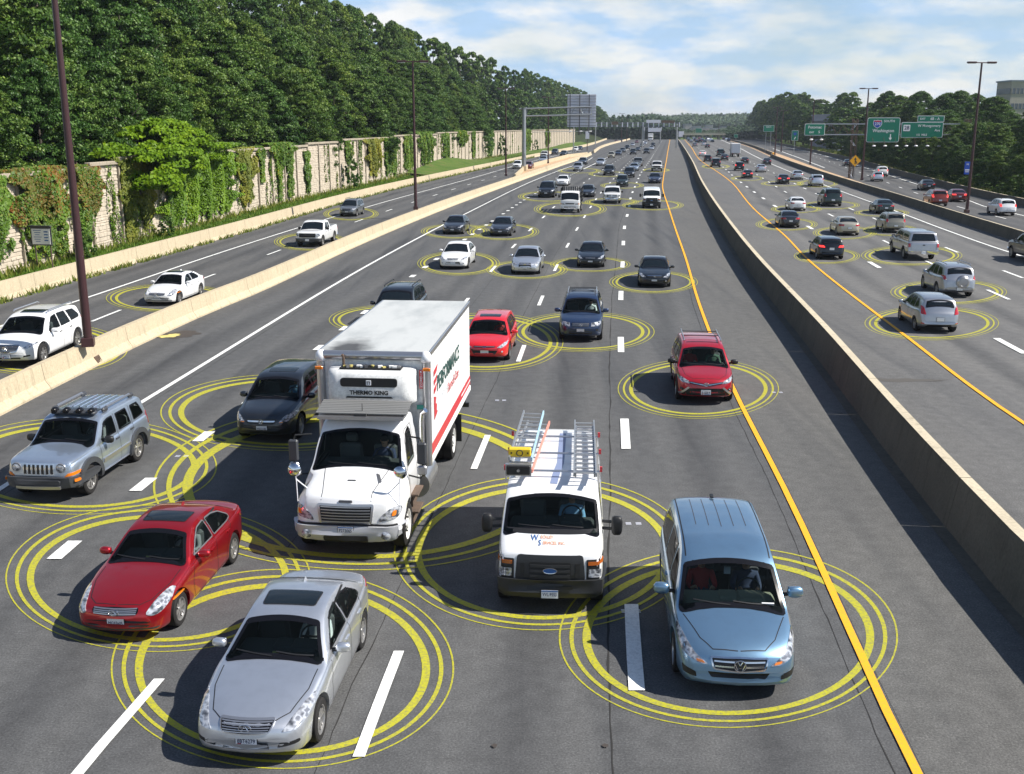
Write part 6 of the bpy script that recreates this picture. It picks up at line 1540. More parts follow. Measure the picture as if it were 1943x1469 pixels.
def b_mv(m):
    m.front_glass(1.12, 1.93, .045, frame=.055); m.front_glass(4.98, 4.86, .12, 'rear_window', 'B'); tint = M['glass_tint']
    for v in ('R', 'L'):
        m.window('side_window', [(1.52, 1.06), (1.86, 1.31), (2.08, 1.46), (2.42, 1.56), (2.46, 1.04)], v, .05); m.window('side_window', [(2.56, 1.04), (2.53, 1.57), (3.46, 1.58), (3.46, 1.05)], v, .05, glass=tint)
        m.window('side_window', [(3.56, 1.05), (3.56, 1.58), (4.45, 1.55), (4.62, 1.12), (4.5, 1.07)], v, .05, glass=tint); m.addmb('sliding_track', m.strip([(3.5, .93), (4.7, .96)], .025, v, .004, False), M['black'], lod=1)
    m.seams([[(1.40, .30), (1.40, .90)], [(2.5, .28), (2.5, 1.0)], [(3.5, 1.0), (3.5, .6), (3.4, .28)], [(1.4, .26), (3.4, .26)]])
    g = m.one('grille', M['black'], [(-.42, .70), (0, .715), (.42, .70), (.37, .555), (0, .53), (-.37, .555)], 'F', .006, .02, r=.03)
    m.addmb('grille_frame', m.strip(rnd([(-.45, .72), (0, .735), (.45, .72), (.40, .54), (0, .51), (-.40, .54)], .04), .022, 'F', .022, thick=1), M['chrome'], g, lod=0); m.bars(-.40, .40, .56, .70, 2, M['chrome'], g, off=.026, h=.022, taper=.06)
    m.pair('headlight', M['lens'], [(.47, .60), (.62, .60), (.86, .70), (.92, .82), (.90, .92), (.84, .88), (.66, .72)], off=.012, thick=.02, r=.03); m.pair('turn_signal', M['amber'], [(.52, .61), (.64, .625), (.66, .66), (.55, .65)], off=.022, lod=1)
    m.one('lower_intake', M['black'], [(-.48, .47), (.48, .47), (.42, .375), (-.42, .375)], 'F', .006, .02, r=.03); m.pair('fog_intake', M['black'], [(.64, .37), (.84, .40), (.86, .51), (.66, .46)], off=.006, thick=.01, r=.02)
    emblem(m, .625, .09, .012, 'vw'); hood_seams(m, [(.02, .16), (.40, .20), (.58, .42), (.80, 1.0)])
    for x in (-.44, -.22, 0, .22, .44): m.addmb('roof_groove', m.strip([(x, 2.95+abs(x)*.2), (x, 4.45)], .014, 'T', .003, False, step=.3), M['plastic_grey'], lod=1)
    m.seams([[(-.70, 2.0), (-.70, 4.7)], [(.70, 2.0), (.70, 4.7)]], 'T', .022)
    m.mirrors(1.72, 1.10, None, (.14, .075, .10), .12); m.handles([(2.36, .90), (2.75, .92)]); m.wipers(1.13, 0); m.cabin(M['beige']); rear_generic(m, 1.0, 1.5, .80, .90, .75)
    b = MBd(); b.box((0, m.Y(4.6), 1.735), (.07, .16, .04), bev=.01); m.addmb('antenna', b, M['black'], lod=1)
    b = MBd(); b.box((0, m.Y(1.95), 1.40), (.11, .005, .22)); m.addmb('hang_tag', b, M['plate'], lod=1)
    b = MBd(); b.box((.0, m.Y(1.86), 1.50), (.26, .03, .07), bev=.01); m.addmb('rear_view_mirror', b, M['black'], lod=1)
    b = MBd(); b.box((-.58, m.Y(1.22), 1.10), (.20, .02, .05), rx=-.5); m.addmb('window_sticker', b, M['sign_white'], lod=1)
mk('minivan', MV, True, b_mv)
# ---- full size van
VN = dict(name='van', L=5.50, W=2.02, tr=.37, tw=.24, wheel='steel', axles=(.74, 4.20), tum=.14, gr=.96, crown=.10, bf=.10, br=.04, bfl=1.6, rq=3.4,
 top=[(0, .70), (.02, 1.02), (.05, 1.14), (.12, 1.19), (.35, 1.27), (.62, 1.345), (.70, 1.37), (.95, 1.62), (1.20, 1.86), (1.32, 1.945), (1.55, 2.02), (1.9, 2.07), (4.8, 2.08), (5.2, 2.04), (5.30, 1.98), (5.40, 1.5), (5.47, 1.0), (5.50, .6)],
 sh=[(0, .66), (.03, .98), (.12, 1.06), (.4, 1.16), (.8, 1.24), (1.5, 1.26), (5.2, 1.28), (5.4, 1.15), (5.5, .55)],
 pl=[(0, .86), (.03, .90), (.12, .935), (.4, .965), (.8, .985), (1.4, 1), (5.1, 1), (5.35, .98), (5.5, .95)],
 bot=[(0, .42), (.1, .34), (.5, .30), (5.1, .32), (5.5, .45)])
def b_van(m, hero):
    m.front_glass(.72, 1.26, .045, frame=.05)
    for v in ('R', 'L'): m.window('side_window', [(1.05, 1.36), (1.34, 1.70), (1.52, 1.80), (1.95, 1.82), (1.95, 1.33)], v, .06)
    m.seams([[(.92, .42), (.92, 1.25)], [(2.02, .40), (2.02, 1.9)], [(3.1, .40), (3.1, 1.9)]])
    g = m.one('grille', M['plastic_black'], [(-.64, .68), (.64, .68), (.60, 1.14), (-.60, 1.14)], 'F', .03, .02, r=.06)
    m.addmb('grille_mesh', m.shell(rnd([(-.38, .70), (.38, .70), (.38, 1.02), (-.38, 1.02)], .03), 'F', .034, 0, .3), M['black'], g, lod=2); m.bars(-.37, .37, .72, 1.0, 3, M['plastic_black'], g, off=.05, h=.045)
    for sx in (-1, 1):
        P = lambda pts: pts if sx > 0 else mirror(pts)
        m.addmb('grille_vent', m.shell(P([(.46, .74), (.54, .74), (.54, 1.0), (.46, 1.0)]), 'F', .036, 0, .2), M['black'], g, lod=1)
        hb = m.one('lamp_surround', M['black'], P([(.66, .68), (.97, .68), (.97, 1.06), (.66, 1.06)]), 'F', .012, .02, r=.02)
        m.addmb('headlight', m.shell(rnd(P([(.70, .73), (.92, .73), (.92, .88), (.70, .88)]), .02), 'F', .022, .01, .1), M['lens'], hb); m.addmb('turn_signal', m.shell(rnd(P([(.69, .96), (.95, .96), (.955, 1.02), (.69, 1.025)]), .01), 'F', .024, .01, .1), M['amber_dark'], hb, lod=1)
    m.one('bumper', M['plastic_black'], [(-.99, .36), (.99, .36), (1.0, .69), (-1.0, .69)], 'F', .07, .03, r=.06); m.one('bumper_intake', M['black'], [(-.42, .49), (.42, .49), (.42, .57), (-.42, .57)], 'F', .075, .0, r=.02, lod=1)
    emblem(m, .875, .075, .03, 'blue_oval'); m.plate(.43, txt='VVL-9553' if hero else None, d=.06, top=True)
    for sx in (-1, 1):
        p, n = m.ray('R' if sx > 0 else 'L', 1.12, 1.30)
        for z in (1.28, 1.42): b = MBd(); b.tube([(p.x-sx*.05, m.Y(1.12), z), (p.x+sx*.18, m.Y(1.05), z+.01)], .03, 6); m.addmb('mirror_arm', b, M['black'], lod=1)
        b = MBd(); b.ell((0, 0, 0), (.11, .08, .19), 14, p=.6); i = m.add('wing_mirror', b.mesh('mirror', M['black'], 50), -1, (p.x+sx*.27, m.Y(1.05), 1.36)); b = MBd(); b.box((0, -.08, 0), (.17, .01, .3)); m.add('mirror_glass', b.mesh('mirror glass', M['chrome']), i, lod=1)
    m.wipers(.73, 0); m.one('cowl', M['black'], [(-.86, 1.335), (.86, 1.335), (.86, 1.385), (-.86, 1.385)], 'F', .012, .01, lod=1)
    m.one('rear_door', M['sign_white'], [(-.9, .6), (.9, .6), (.85, 1.9), (-.85, 1.9)], 'B', .005, .01, lod=1); m.pair('tail_light', M['red_lens'], [(.88, .95), (.97, .95), (.96, 1.35), (.88, 1.35)], 'B', .02)
    if hero:
        m.cabin(M['interior'], dz=.02)
        for (t, x, z, sz, mt) in (('W', .30, 1.235, .12, M['plate_blue']), ('ECKLEY', .07, 1.243, .062, M['letter_orange']), ('S', .20, 1.185, .11, M['plate_blue']), ('ERVICES, INC.', -.07, 1.185, .062, M['letter_orange'])):
            # lettering lies on the sloping bonnet: find the bonnet height there
            d = .36+(z-1.2)*2.9; zz = m.f['top'](d)
            m.add('lettering', text_mesh(t, sz, mt, .002), -1, (x, m.Y(d)+.0, zz+.012-(abs(x)**2)*.05), rot=(R(17), 0, PI), scale=(1.12, 2.1, 1), lod=1)
mk('van', VN, True, lambda m: b_van(m, True)); mk('vanfar', dict(VN, name='van'), False, lambda m: b_van(m, False))
# ---- bright red hatchback
def b_focus(m):
    k = m.L/4.55; suv_glass(m, 'tri')
    g = m.one('grille', M['black'], [(-.40, .66), (.40, .66), (.38, .61), (-.38, .61)], 'F', .008, .02, r=.02); m.pair('headlight', M['lens'], [(.46, .60), (.62, .58), (.80, .68), (.84, .78), (.72, .76)], off=.012, thick=.02)
    m.one('lower_grille', M['black'], [(-.52, .54), (.52, .54), (.38, .33), (-.38, .33)], 'F', .008, .02, r=.03); m.pair('fog_lamp', M['lens'], [(.62, .42), (.68, .42), (.68, .48), (.62, .48)], off=.012, lod=1); m.one('chrome_bar', M['silver_trim'], [(-.38, .645), (.38, .645), (.37, .63), (-.37, .63)], 'F', .02, .01)
    emblem(m, .64, .045, .02, 'blue_oval'); m.plate(.47); m.one('sunroof', M['glass_dark'], [(-.40, 2.0), (.40, 2.0), (.42, 2.45), (-.42, 2.45)], 'T', .006, .01, r=.05)
    m.mirrors(1.50, .95, None, (.12, .065, .075)); m.handles([(2.15, .80), (2.95, .83)]); m.wipers(1.05, 0); m.cabin(); rear_generic(m, .85, 1.1, .60, .80, .6)
mk('focus', suv('hatchback', L=4.36, W=1.82, H=1.46, tr=.32, wheel='s10', crown=.06, tum=.42), True, b_focus)
# ---- sedans of the middle distance
def b_sed(m, style, lit=False):
    k, kz = m.L/4.75, m.f['top'](m.L*.58)/1.45; sedan_glass(m, k, kz)
    if style == 'camry': z = .69; g = m.one('grille', M['black_gloss'], [(-.36, z), (.36, z), (.30, .60), (-.30, .60)], 'F', .008, .02, r=.04); m.bars(-.32, .32, .61, .68, 2, M['silver_trim'], g, off=.018); m.one('lower_grille', M['black'], [(-.42, .47), (.42, .47), (.46, .33), (-.46, .33)], 'F', .006, .02, r=.04)
    elif style == 'cruze': g = m.one('grille', M['black'], [(-.34, .72), (.34, .72), (.38, .50), (-.38, .50)], 'F', .008, .02, r=.04); m.addmb('grille_frame', m.strip([(-.36, .62), (.36, .62), (.36, .655), (-.36, .655)], .016, 'F', .02, thick=1), M['silver_trim'], g, lod=1); m.one('lower_grille', M['black'], [(-.4, .44), (.4, .44), (.4, .33), (-.4, .33)], 'F', .006, .02)
    else: g = m.one('grille', M['black'], [(-.42, .70), (.42, .70), (.34, .60), (-.34, .60)], 'F', .008, .02, r=.02); m.one('chrome_bar', M['chrome'], [(-.40, .685), (.40, .685), (.38, .66), (-.38, .66)], 'F', .022, .01); m.one('lower_grille', M['black'], [(-.5, .44), (.5, .44), (.46, .33), (-.46, .33)], 'F', .006, .02)
    m.pair('headlight', M['lens'], [(.46, .60), (.66, .60), (.82, .68), (.84, .77), (.70, .755)], off=.012, thick=.02); m.pair('fog_lamp', M['lens'], [(.60, .38), (.68, .39), (.68, .44), (.60, .43)], off=.012, lod=1)
    if style == 'cruze': emblem(m, .64, .06, .02, 'bow', mt=M['sand'])
    else: emblem(m, .655, .055, .02, 'triple' if style == 'camry' else 'h')
    m.plate(.42); m.mirrors(1.80*k, .98, None, (.12, .065, .075)); m.handles([(2.52*k, .82), (3.40*k, .85)]); rear_generic(m, .80, .95, .40, .80, .66, lit)
mk('camry', sedan('sedan', L=4.8, W=1.82, H=1.46, tr=.325, wheel='s7'), False, lambda m: b_sed(m, 'camry'))
mk('cruze', sedan('sedan', L=4.6, W=1.80, H=1.48, tr=.325, wheel='s5'), False, lambda m: b_sed(m, 'cruze'))
mk('accord', sedan('sedan', L=4.86, W=1.85, H=1.46, tr=.33, wheel='s10'), False, lambda m: b_sed(m, 'accord'))
mk('sedanlit', sedan('sedan', L=4.8, W=1.82, H=1.44, tr=.325, wheel='s5'), False, lambda m: b_sed(m, 'accord', True))
# ---- hatchback and wagon leaving
def b_hatch(m, lit, style):
    suv_glass(m, 'tri'); m.mirrors(1.5*m.L/4.55, .98*m.f['top'](2)/1.5, None, (.11, .06, .07)); m.handles([(2.15, .80), (2.85, .83)])
    if style == 'fiesta':
        m.pair('tail_light', M['red_lens'], [(.56, .80), (.76, .82), (.72, 1.16), (.64, 1.12)], 'B', .015, .02, r=.04); m.one('bumper_valance', M['black'], [(-.56, .27), (.56, .27), (.46, .38), (-.46, .38)], 'B', .01, .02, r=.03); m.plate(.62, 'B')
        m.pair('reflector', M['red_lens'], [(.62, .42), (.74, .43), (.74, .47), (.62, .46)], 'B', .012, lod=1)
    else: m.pair('tail_light', M['red_lit'] if lit else M['red_lens'], [(.42, .82), (.78, .84), (.80, .96), (.50, .95)], 'B', .015, .02, r=.03); m.plate(.74, 'B'); m.one('bumper_valance', M['black'], [(-.6, .28), (.6, .28), (.6, .36), (-.6, .36)], 'B', .01, .02)
    m.pair('headlight', M['lens'], [(.46, .60), (.66, .60), (.82, .70), (.80, .78)], off=.012, thick=.02); m.one('grille', M['black'], [(-.4, .50), (.4, .50), (.34, .34), (-.34, .34)], 'F', .008, .02)
mk('fiesta', suv('hatchback', L=4.07, W=1.72, H=1.49, tr=.30, wheel='s7', tum=.44, axles=(.95, 3.70)), False, lambda m: b_hatch(m, False, 'fiesta'))
mk('wagon', suv('wagon', L=4.3, W=1.77, H=1.43, tr=.32, wheel='s5', tum=.42, axles=(.95, 3.66)), False, lambda m: b_hatch(m, True, 'a3'))
# ---- pickups
PK = dict(name='pickup', L=5.6, W=2.0, tr=.39, tw=.25, wheel='s6', axles=(.95, 4.45), tum=.26, gr=.95, crown=.07, bf=.12, br=.04, bfl=1.8, rq=3.0,
 sh=[(0, .72), (.03, .98), (.12, 1.06), (.5, 1.11), (1.4, 1.16), (3.6, 1.20), (5.4, 1.22), (5.55, 1.15), (5.6, .6)],
 pl=[(0, .84), (.03, .885), (.12, .93), (.4, .965), (.8, .985), (1.4, 1), (5.4, 1), (5.52, .985), (5.6, .96)],
 bot=[(0, .50), (.1, .42), (.5, .38), (5.2, .40), (5.6, .52)])
PKTOP = [(0, .76), (.02, 1.02), (.05, 1.10), (.12, 1.15), (.5, 1.20), (1.3, 1.25), (1.38, 1.27), (1.75, 1.55), (2.0, 1.74), (2.15, 1.81), (2.4, 1.86)]
def b_pick(m, cap, face, crew=False):
    m.front_glass(1.40, 2.06, .045)
    e = 3.62 if crew else 3.15
    for v in ('R', 'L'):
        m.window('side_window', [(1.78, 1.27), (2.08, 1.55), (2.26, 1.70), (2.66, 1.73), (2.68, 1.26)], v, .05); m.window('side_window', [(2.76, 1.26), (2.75, 1.73), (e-.05, 1.70), (e, 1.27)], v, .05)
        if cap: m.window('cap_window', [(3.95, 1.36), (3.95, 1.68), (5.15, 1.66), (5.25, 1.36)], v, .05); m.addmb('panel_gap', m.strip([(3.72, 1.9), (3.74, 1.25), (5.55, 1.27)], .03, v, .004, False), M['black'], lod=1)
        m.seams([[(1.55, .5), (1.55, 1.15)], [(2.72, .5), (2.72, 1.2)], [(3.70, .5), (3.70, 1.2)]])
    if cap:
        m.window('cap_window', [(-.78, 1.30), (.78, 1.30), (.66, 1.76), (-.66, 1.76)], 'B', .06); m.addmb('panel_gap', m.strip([(-.93, 1.25), (.93, 1.25)], .02, 'B', .006, False), M['black'], lod=1)
    else:
        b = MBd(); b.box((0, m.Y(4.68), m.f['top'](4.6)+.012), (1.62, 1.66, .02)); m.addmb('bed', b, M['black'])
        for sx in (-1, 1): b = MBd(); b.box((sx*.87, m.Y(4.66), m.f['top'](4.6)+.03), (.12, 1.8, .06), bev=.02); m.addmb('bed_rail', b, PAINT0, paint=True)
        b = MBd(); b.box((0, m.Y(5.53), m.f['top'](4.6)+.03), (1.8, .06, .06), bev=.02); m.addmb('bed_rail', b, PAINT0, paint=True)
        m.front_glass(3.95 if crew else 3.50, 3.74 if crew else 3.30, .16, 'rear_window', 'B')
    if face == 'ram': g = m.one('grille', M['black'], [(-.62, 1.04), (.62, 1.04), (.55, .72), (-.55, .72)], 'F', .01, .02, r=.06); m.addmb('grille_cross', m.strip([(-.56, .89), (.56, .89)], .06, 'F', .03, False, thick=1), M['chrome'], g); m.addmb('grille_cross', m.strip([(0, .74), (0, 1.03)], .06, 'F', .034, False, thick=1), M['chrome'], g); m.one('bumper', M['chrome'], [(-.95, .46), (.95, .46), (.97, .66), (-.97, .66)], 'F', .08, .03, r=.05)
    else: g = m.one('grille', M['black'], [(-.66, 1.06), (.66, 1.06), (.64, .76), (-.64, .76)], 'F', .01, .02, r=.04); m.addmb('grille_cross', m.strip([(-.62, .92), (.62, .92)], .05, 'F', .03, False, thick=1), M['plastic_grey'], g); m.one('bumper', M['plastic_grey'], [(-.95, .46), (.95, .46), (.97, .68), (-.97, .68)], 'F', .08, .03, r=.05)
    m.pair('headlight', M['lens'], [(.70, .84), (.94, .84), (.94, 1.06), (.72, 1.06)], off=.02, thick=.02); m.plate(.56, d=.07)
    m.pair('tail_light', M['red_lens'], [(.84, .90), (.97, .90), (.97, 1.14), (.84, 1.14)], 'B', .02); m.one('rear_bumper', M['chrome'], [(-.96, .50), (.96, .50), (.96, .66), (-.96, .66)], 'B', .08, .03, r=.03); m.plate(.56, 'B', d=.07)
    m.seams([[(-.80, 1.18), (-.80, .72), (.80, .72), (.80, 1.18)]], 'B', .014); b = MBd(); b.box((0, m.ray('B', 0, 1.05)[0].y-.01, 1.05), (.16, .02, .07), bev=.005); m.addmb('tailgate_handle', b, M['black'], lod=1)
    m.mirrors(1.92, 1.28, M['black'], (.13, .07, .11), .10); m.handles([(2.55, 1.08), (3.3, 1.09)], M['black']); m.arch_trim(.05, .012, M['black'])
mk('pickup', dict(PK, top=PKTOP+[(2.9, 1.87), (3.2, 1.84), (3.30, 1.78), (3.42, 1.5), (3.52, 1.27), (3.6, 1.24), (5.45, 1.25), (5.56, 1.2), (5.6, .64)]), False, lambda m: b_pick(m, False, 'chevy'))
mk('pickupcrew', dict(PK, top=PKTOP+[(3.4, 1.87), (3.62, 1.84), (3.75, 1.78), (3.86, 1.5), (3.98, 1.27), (4.05, 1.24), (5.45, 1.25), (5.56, 1.2), (5.6, .64)]), False, lambda m: b_pick(m, False, 'ram', True))
mk('pickupcap', dict(PK, L=5.8, top=PKTOP+[(2.9, 1.88), (3.6, 1.86), (3.7, 1.85), (3.8, 1.90), (4.6, 1.90), (5.3, 1.86), (5.42, 1.78), (5.58, 1.32), (5.66, 1.24), (5.74, 1.18), (5.8, .64)],
   sh=PK['sh'][:-3]+[(5.5, 1.22), (5.72, 1.15), (5.8, .6)], pl=PK['pl'][:-3]+[(5.6, 1), (5.72, .985), (5.8, .96)], bot=PK['bot'][:-2]+[(5.4, .4), (5.8, .52)]), False, lambda m: b_pick(m, True, 'ford', True))
# ================================================================== box truck
TK = dict(name='box_truck', L=2.7, W=2.22, tr=.47, tw=.26, wheel='truck', axles=(.92,), gr=.955, crown=.10, bf=.16, bfl=1.4, br=.02, rq=3.0,
 tumf=lin([(0, .9), (.95, .85), (1.15, .30), (1.4, .16), (2.7, .12)]),
 top=[(0, .80), (.015, 1.05), (.05, 1.20), (.12, 1.30), (.3, 1.38), (.7, 1.48), (1.05, 1.555), (1.12, 1.58), (1.35, 1.90), (1.55, 2.18), (1.66, 2.30), (1.85, 2.40), (2.1, 2.44), (2.62, 2.44), (2.68, 2.38), (2.7, 2.3)],
 sh=[(0, .76), (.02, .93), (.08, 1.03), (.3, 1.12), (.9, 1.22), (1.1, 1.36), (1.3, 1.42), (2.7, 1.44)],
 pl=[(0, .78), (.02, .84), (.08, .90), (.25, .965), (.5, 1), (1.0, 1), (1.25, .955), (1.6, .93), (2.7, .93)],
 bot=[(0, .52), (.1, .46), (.6, .52), (1.4, .62), (2.7, .62)])
m = Model(TK, True)
m.front_glass(1.15, 1.64, .05, frame=.045)
for v in ('R', 'L'):
    m.window('side_window', [(1.50, 1.50), (1.62, 1.92), (1.78, 2.16), (2.22, 2.16), (2.25, 1.50)], v, .07)
    m.addmb('window_frame', m.strip(rnd([(1.42, .72), (1.40, 1.4), (1.70, 2.24), (2.32, 2.25), (2.34, .72)], .06), .014, v, .004), M['plastic_grey'], lod=1)
g = m.one('grille', M['black'], [(-.53, 1.15), (.53, 1.15), (.49, .80), (-.49, .80)], 'F', .01, .02, r=.05)
m.addmb('grille_frame', m.strip(rnd([(-.57, 1.185), (.57, 1.185), (.52, .775), (-.52, .775)], .06), .045, 'F', .03, thick=1), M['silver_trim'], g)
m.bars(-.51, .51, .80, 1.15, 6, M['silver_trim'], g, off=.03, h=.016, taper=.04)
m.one('badge', M['plastic_grey'], [(-.14, 1.205), (.14, 1.205), (.13, 1.25), (-.13, 1.25)], 'F', .02, .02, r=.02, lod=1)
m.pair('headlight', M['lens'], [(.64, .82), (1.0, .88), (1.07, .99), (1.04, 1.10), (.88, 1.09), (.70, .94)], off=.014, thick=.02, r=.04)
m.pair('turn_signal', M['amber'], [(.90, .93), (.97, .94), (.98, 1.03), (.92, 1.03)], off=.026, thick=.01, r=.02, lod=1)
m.one('bumper', M.setdefault('dull_silver', mat('dull silver bumper', (.50, .51, .54), .45, .3)), [(-1.10, .38), (1.10, .38), (1.12, .73), (-1.12, .73)], 'F', .09, .05, r=.05)
m.one('bumper_gap', M['black'], [(-1.0, .725), (1.0, .725), (1.0, .765), (-1.0, .765)], 'F', .03, .03, lod=1)
m.one('bumper_slot', M['black'], [(-.44, .46), (.44, .46), (.44, .55), (-.44, .55)], 'F', .095, .0, r=.03, lod=1)
for sx in (-1, 1):
    p, n = m.ray('F', sx*.80, .55); b = MBd(); b.lathe([(.001, .02), (.06, .015), (.10, -.01)], (sx*.80, p.y+.10, .55), 'Y', 16); m.addmb('fog_lamp', b, M['lens'], lod=1)
m.seams([[(-.54, .72), (-.54, .40)], [(.54, .72), (.54, .40)]], 'F', .012)
m.one('hood_vent', M['plastic_grey'], [(-.085, .62), (.085, .62), (.085, .66), (-.085, .66)], 'T', .01, .01, lod=1)
for pts in ([(.44, .95), (.52, .90), (.62, .62), (.56, .58)],): m.one('hood_vent', M['silver_trim'], mirror(pts), 'T', .012, .01, r=.03, lod=1)
hood_seams(m, [(.50, .10), (.50, .25), (.66, 1.10)]); m.wipers(1.16, 0)
p, n = m.ray('F', -.0, .60); m.plate(.655, txt='P273065', d=.07, top=True)
m.cabin(M['interior'], dz=.0)
# body panels behind the cab
Y = m.Y
b = MBd(); b.box((0, Y(2.35), .75), (1.9, 1.1, .45)); m.addmb('cab_base', b, M['plastic_grey'], smooth=None)
for sx in (-1, 1): b = MBd(); b.box((sx*.42, Y(5.9), .80), (.09, 7.2, .24)); m.addmb('frame_rail', b, M['black'], smooth=None)
for sx in (-1, 1):
    for i, z in enumerate((.48, .86)): b = MBd(); b.box((sx*1.02, Y(1.85), z), (.34, .62, .05), bev=.01); b.box((sx*.96, Y(1.85), z-.15), (.2, .5, .26)); m.addmb('step', b, M['steel_rust'] if 'steel_rust' in M else M['rusty'], smooth=None, lod=1)
    b = MBd(); b.cyl((sx*.90, Y(2.9), .62), (sx*.90, Y(4.1), .62), .30, n=20); m.addmb('fuel_tank', b, M['silver_trim'], lod=1)
bw, z0, z1, dA, dB = 2.44, 1.08, 3.62, 2.95, 9.9
b = MBd(); b.box((0, Y((dA+dB)/2), (z0+z1)/2), (bw, dB-dA, z1-z0), bev=.012)
M['box_white'] = concrete('scuffed white box panel', (.78, .78, .77), (.74, .74, .73), 1., .02)
def roofmat():
    mm = mat('dirty white roof', (.58, .59, .57), .6); t = NT(mm); w = t.coord('Object', (1, .35, 1)); n = t.noise(w, 1.3, 5, .6)
    c = t.mix((.50, .51, .50), (.33, .35, .35), t.ramp(n, [(.45, 0.), (.72, .8)]))
    w2 = t.n('ShaderNodeTexCoord'); sp_ = t.n('ShaderNodeSeparateXYZ'); t.l(w2.outputs['Object'], sp_.inputs[0])
    # soot stain blown back from the refrigeration exhaust
    dx = t.math('DIVIDE', t.math('SUBTRACT', sp_.outputs[0], .62), .62); dy = t.math('DIVIDE', t.math('ADD', sp_.outputs[1], 1.75), 1.45)
    n2 = t.noise(t.coord('Object'), 3, 4, .6)
    rr_ = t.math('ADD', t.math('POWER', t.math('ADD', t.math('POWER', t.math('ABSOLUTE', dx), 2.), t.math('POWER', t.math('ABSOLUTE', dy), 2.)), .5), t.math('MULTIPLY', t.math('SUBTRACT', n2, .5), .7))
    t.color(t.mix(c, (.05, .05, .05), t.ramp(rr_, [(.35, .95), (1.1, 0.)]))); return mm
M['box_roof'] = roofmat()
box = m.addmb('cargo_box', b, M['box_white'], smooth=None)
b = MBd(); b.box((0, Y((dA+dB)/2), z1+.012), (bw-.06, dB-dA-.06, .02)); m.addmb('roof_panel', b, M['box_roof'], box, smooth=None)
for sx in (-1, 1):
    b = MBd(); b.box((sx*(bw/2+.004), Y((dA+dB)/2), z1-.04), (.05, dB-dA+.02, .12), bev=.01); m.addmb('top_rail', b, M['silver_trim'], box, smooth=None)
    b = MBd(); b.box((sx*(bw/2+.004), Y((dA+dB)/2), z0+.06), (.04, dB-dA+.02, .14), bev=.01); m.addmb('bottom_rail', b, M['box_white'], box, smooth=None)
    b = MBd(); b.cyl((sx*(bw/2-.05), Y(dA-.0), z0), (sx*(bw/2-.05), Y(dA), z1-.12), .095, n=14); m.addmb('corner_post', b, M['silver_trim'], box)
    b = MBd(); b.ell((sx*(bw/2-.06), Y(dA), z1-.10), (.13, .13, .15), 12); m.addmb('corner_cap', b, M['plate'], box)
    b = MBd(); b.box((sx*(bw/2-.03), Y(dA-.115), z1-.34), (.17, .05, .07), bev=.01); m.addmb('marker_lamp', b, M['amber'], box, lod=1)
    for i in range(13): b = MBd(); b.box((sx*(bw/2+.003), Y(dA+.5+i*.5), (z0+z1)/2), (.006, .03, z1-z0-.3)); m.addmb('panel_seam', b, M['box_white'], box, smooth=None, lod=0)
b = MBd(); b.cyl((-bw/2+.1, Y(dA), z1-.07), (bw/2-.1, Y(dA), z1-.07), .10, n=12); m.addmb('front_rail', b, M['silver_trim'], box)
b = MBd(); b.box((0, Y(dB+.3), .55), (2.3, .12, .12)); b.box((-1.0, Y(dB+.3), .85), (.1, .1, .6)); b.box((1.0, Y(dB+.3), .85), (.1, .1, .6)); b.box((0, Y(dB+.1), .98), (.2, .5, .12)); m.addmb('rear_bumper', b, M['black'], smooth=None)
# stripe and lettering on both sides
for sx in (-1, 1):
    X0 = sx*(bw/2+.008)
    side = lambda u, v, w: (X0+sx*w, Y(u), v)
    b = MBd(); b.prism([(dA+.15, z0+.17), (dB-.02, z0+.17), (dB-.02, z0+.42), (dA+.15, z0+.42)], 0, .004, fn=side); m.addmb('stripe', b, M['logo_red'] if 'logo_red' in M else M.setdefault('logo_red', mat('logo red', (.55, .04, .05), .4)), box, smooth=None)
    b = MBd(); b.prism([(dB-1.9, z0+.27), (dB-.02, z0+.27), (dB-.02, z0+.31), (dB-1.9, z0+.31)], .005, .008, fn=side); m.addmb('stripe', b, M['box_white'], box, smooth=None, lod=1)
    d0 = dA+.55
    for i, (a, c, zz, hh) in enumerate(((.05, .62, 2.95, .13), (.05, .52, 2.74, .12), (.05, .45, 2.54, .13))):
        b = MBd(); b.prism([(d0+a, zz), (d0+a, zz+hh), (d0+c, zz+hh+.05), (d0+c*.75, zz+hh*.4)], 0, .005, fn=side); m.addmb('logo_flag', b, M['logo_red'], box, smooth=None, lod=1)
    b = MBd(); b.prism([(d0+.05, 1.95), (d0+.05, 2.5), (d0+.34, 2.42), (d0+.26, 2.3), (d0+.44, 2.22), (d0+.36, 2.10), (d0+.54, 2.05)], 0, .005, fn=side); m.addmb('logo_flag', b, M['logo_red'], box, smooth=None, lod=1)
    M.setdefault('logo_green', mat('logo dark green', (.03, .09, .08), .4))
    rot = (PI/2, 0, -PI/2) if sx < 0 else (PI/2, 0, PI/2)
    # seen from the driver side the words start at the front of the box
    xs = 1
    m.add('lettering', text_mesh('PERFORMANCE', .52, M['logo_green'], .002, bold=.008), box, (X0+sx*.006, Y(d0+2.35), 2.66), rot=rot, scale=(1.02, 1, 1), lod=1)
    m.add('lettering', text_mesh('FOODSERVICE', .20, M['plate'], .002), box, (X0+sx*.006, Y(d0+1.6), 2.25), rot=rot, lod=1)
    m.add('lettering', text_mesh('Thoms & Case', .34, M['logo_red'], .002, shear=.3), box, (X0+sx*.006, Y(d0+3.0), 2.16), rot=rot, lod=1)
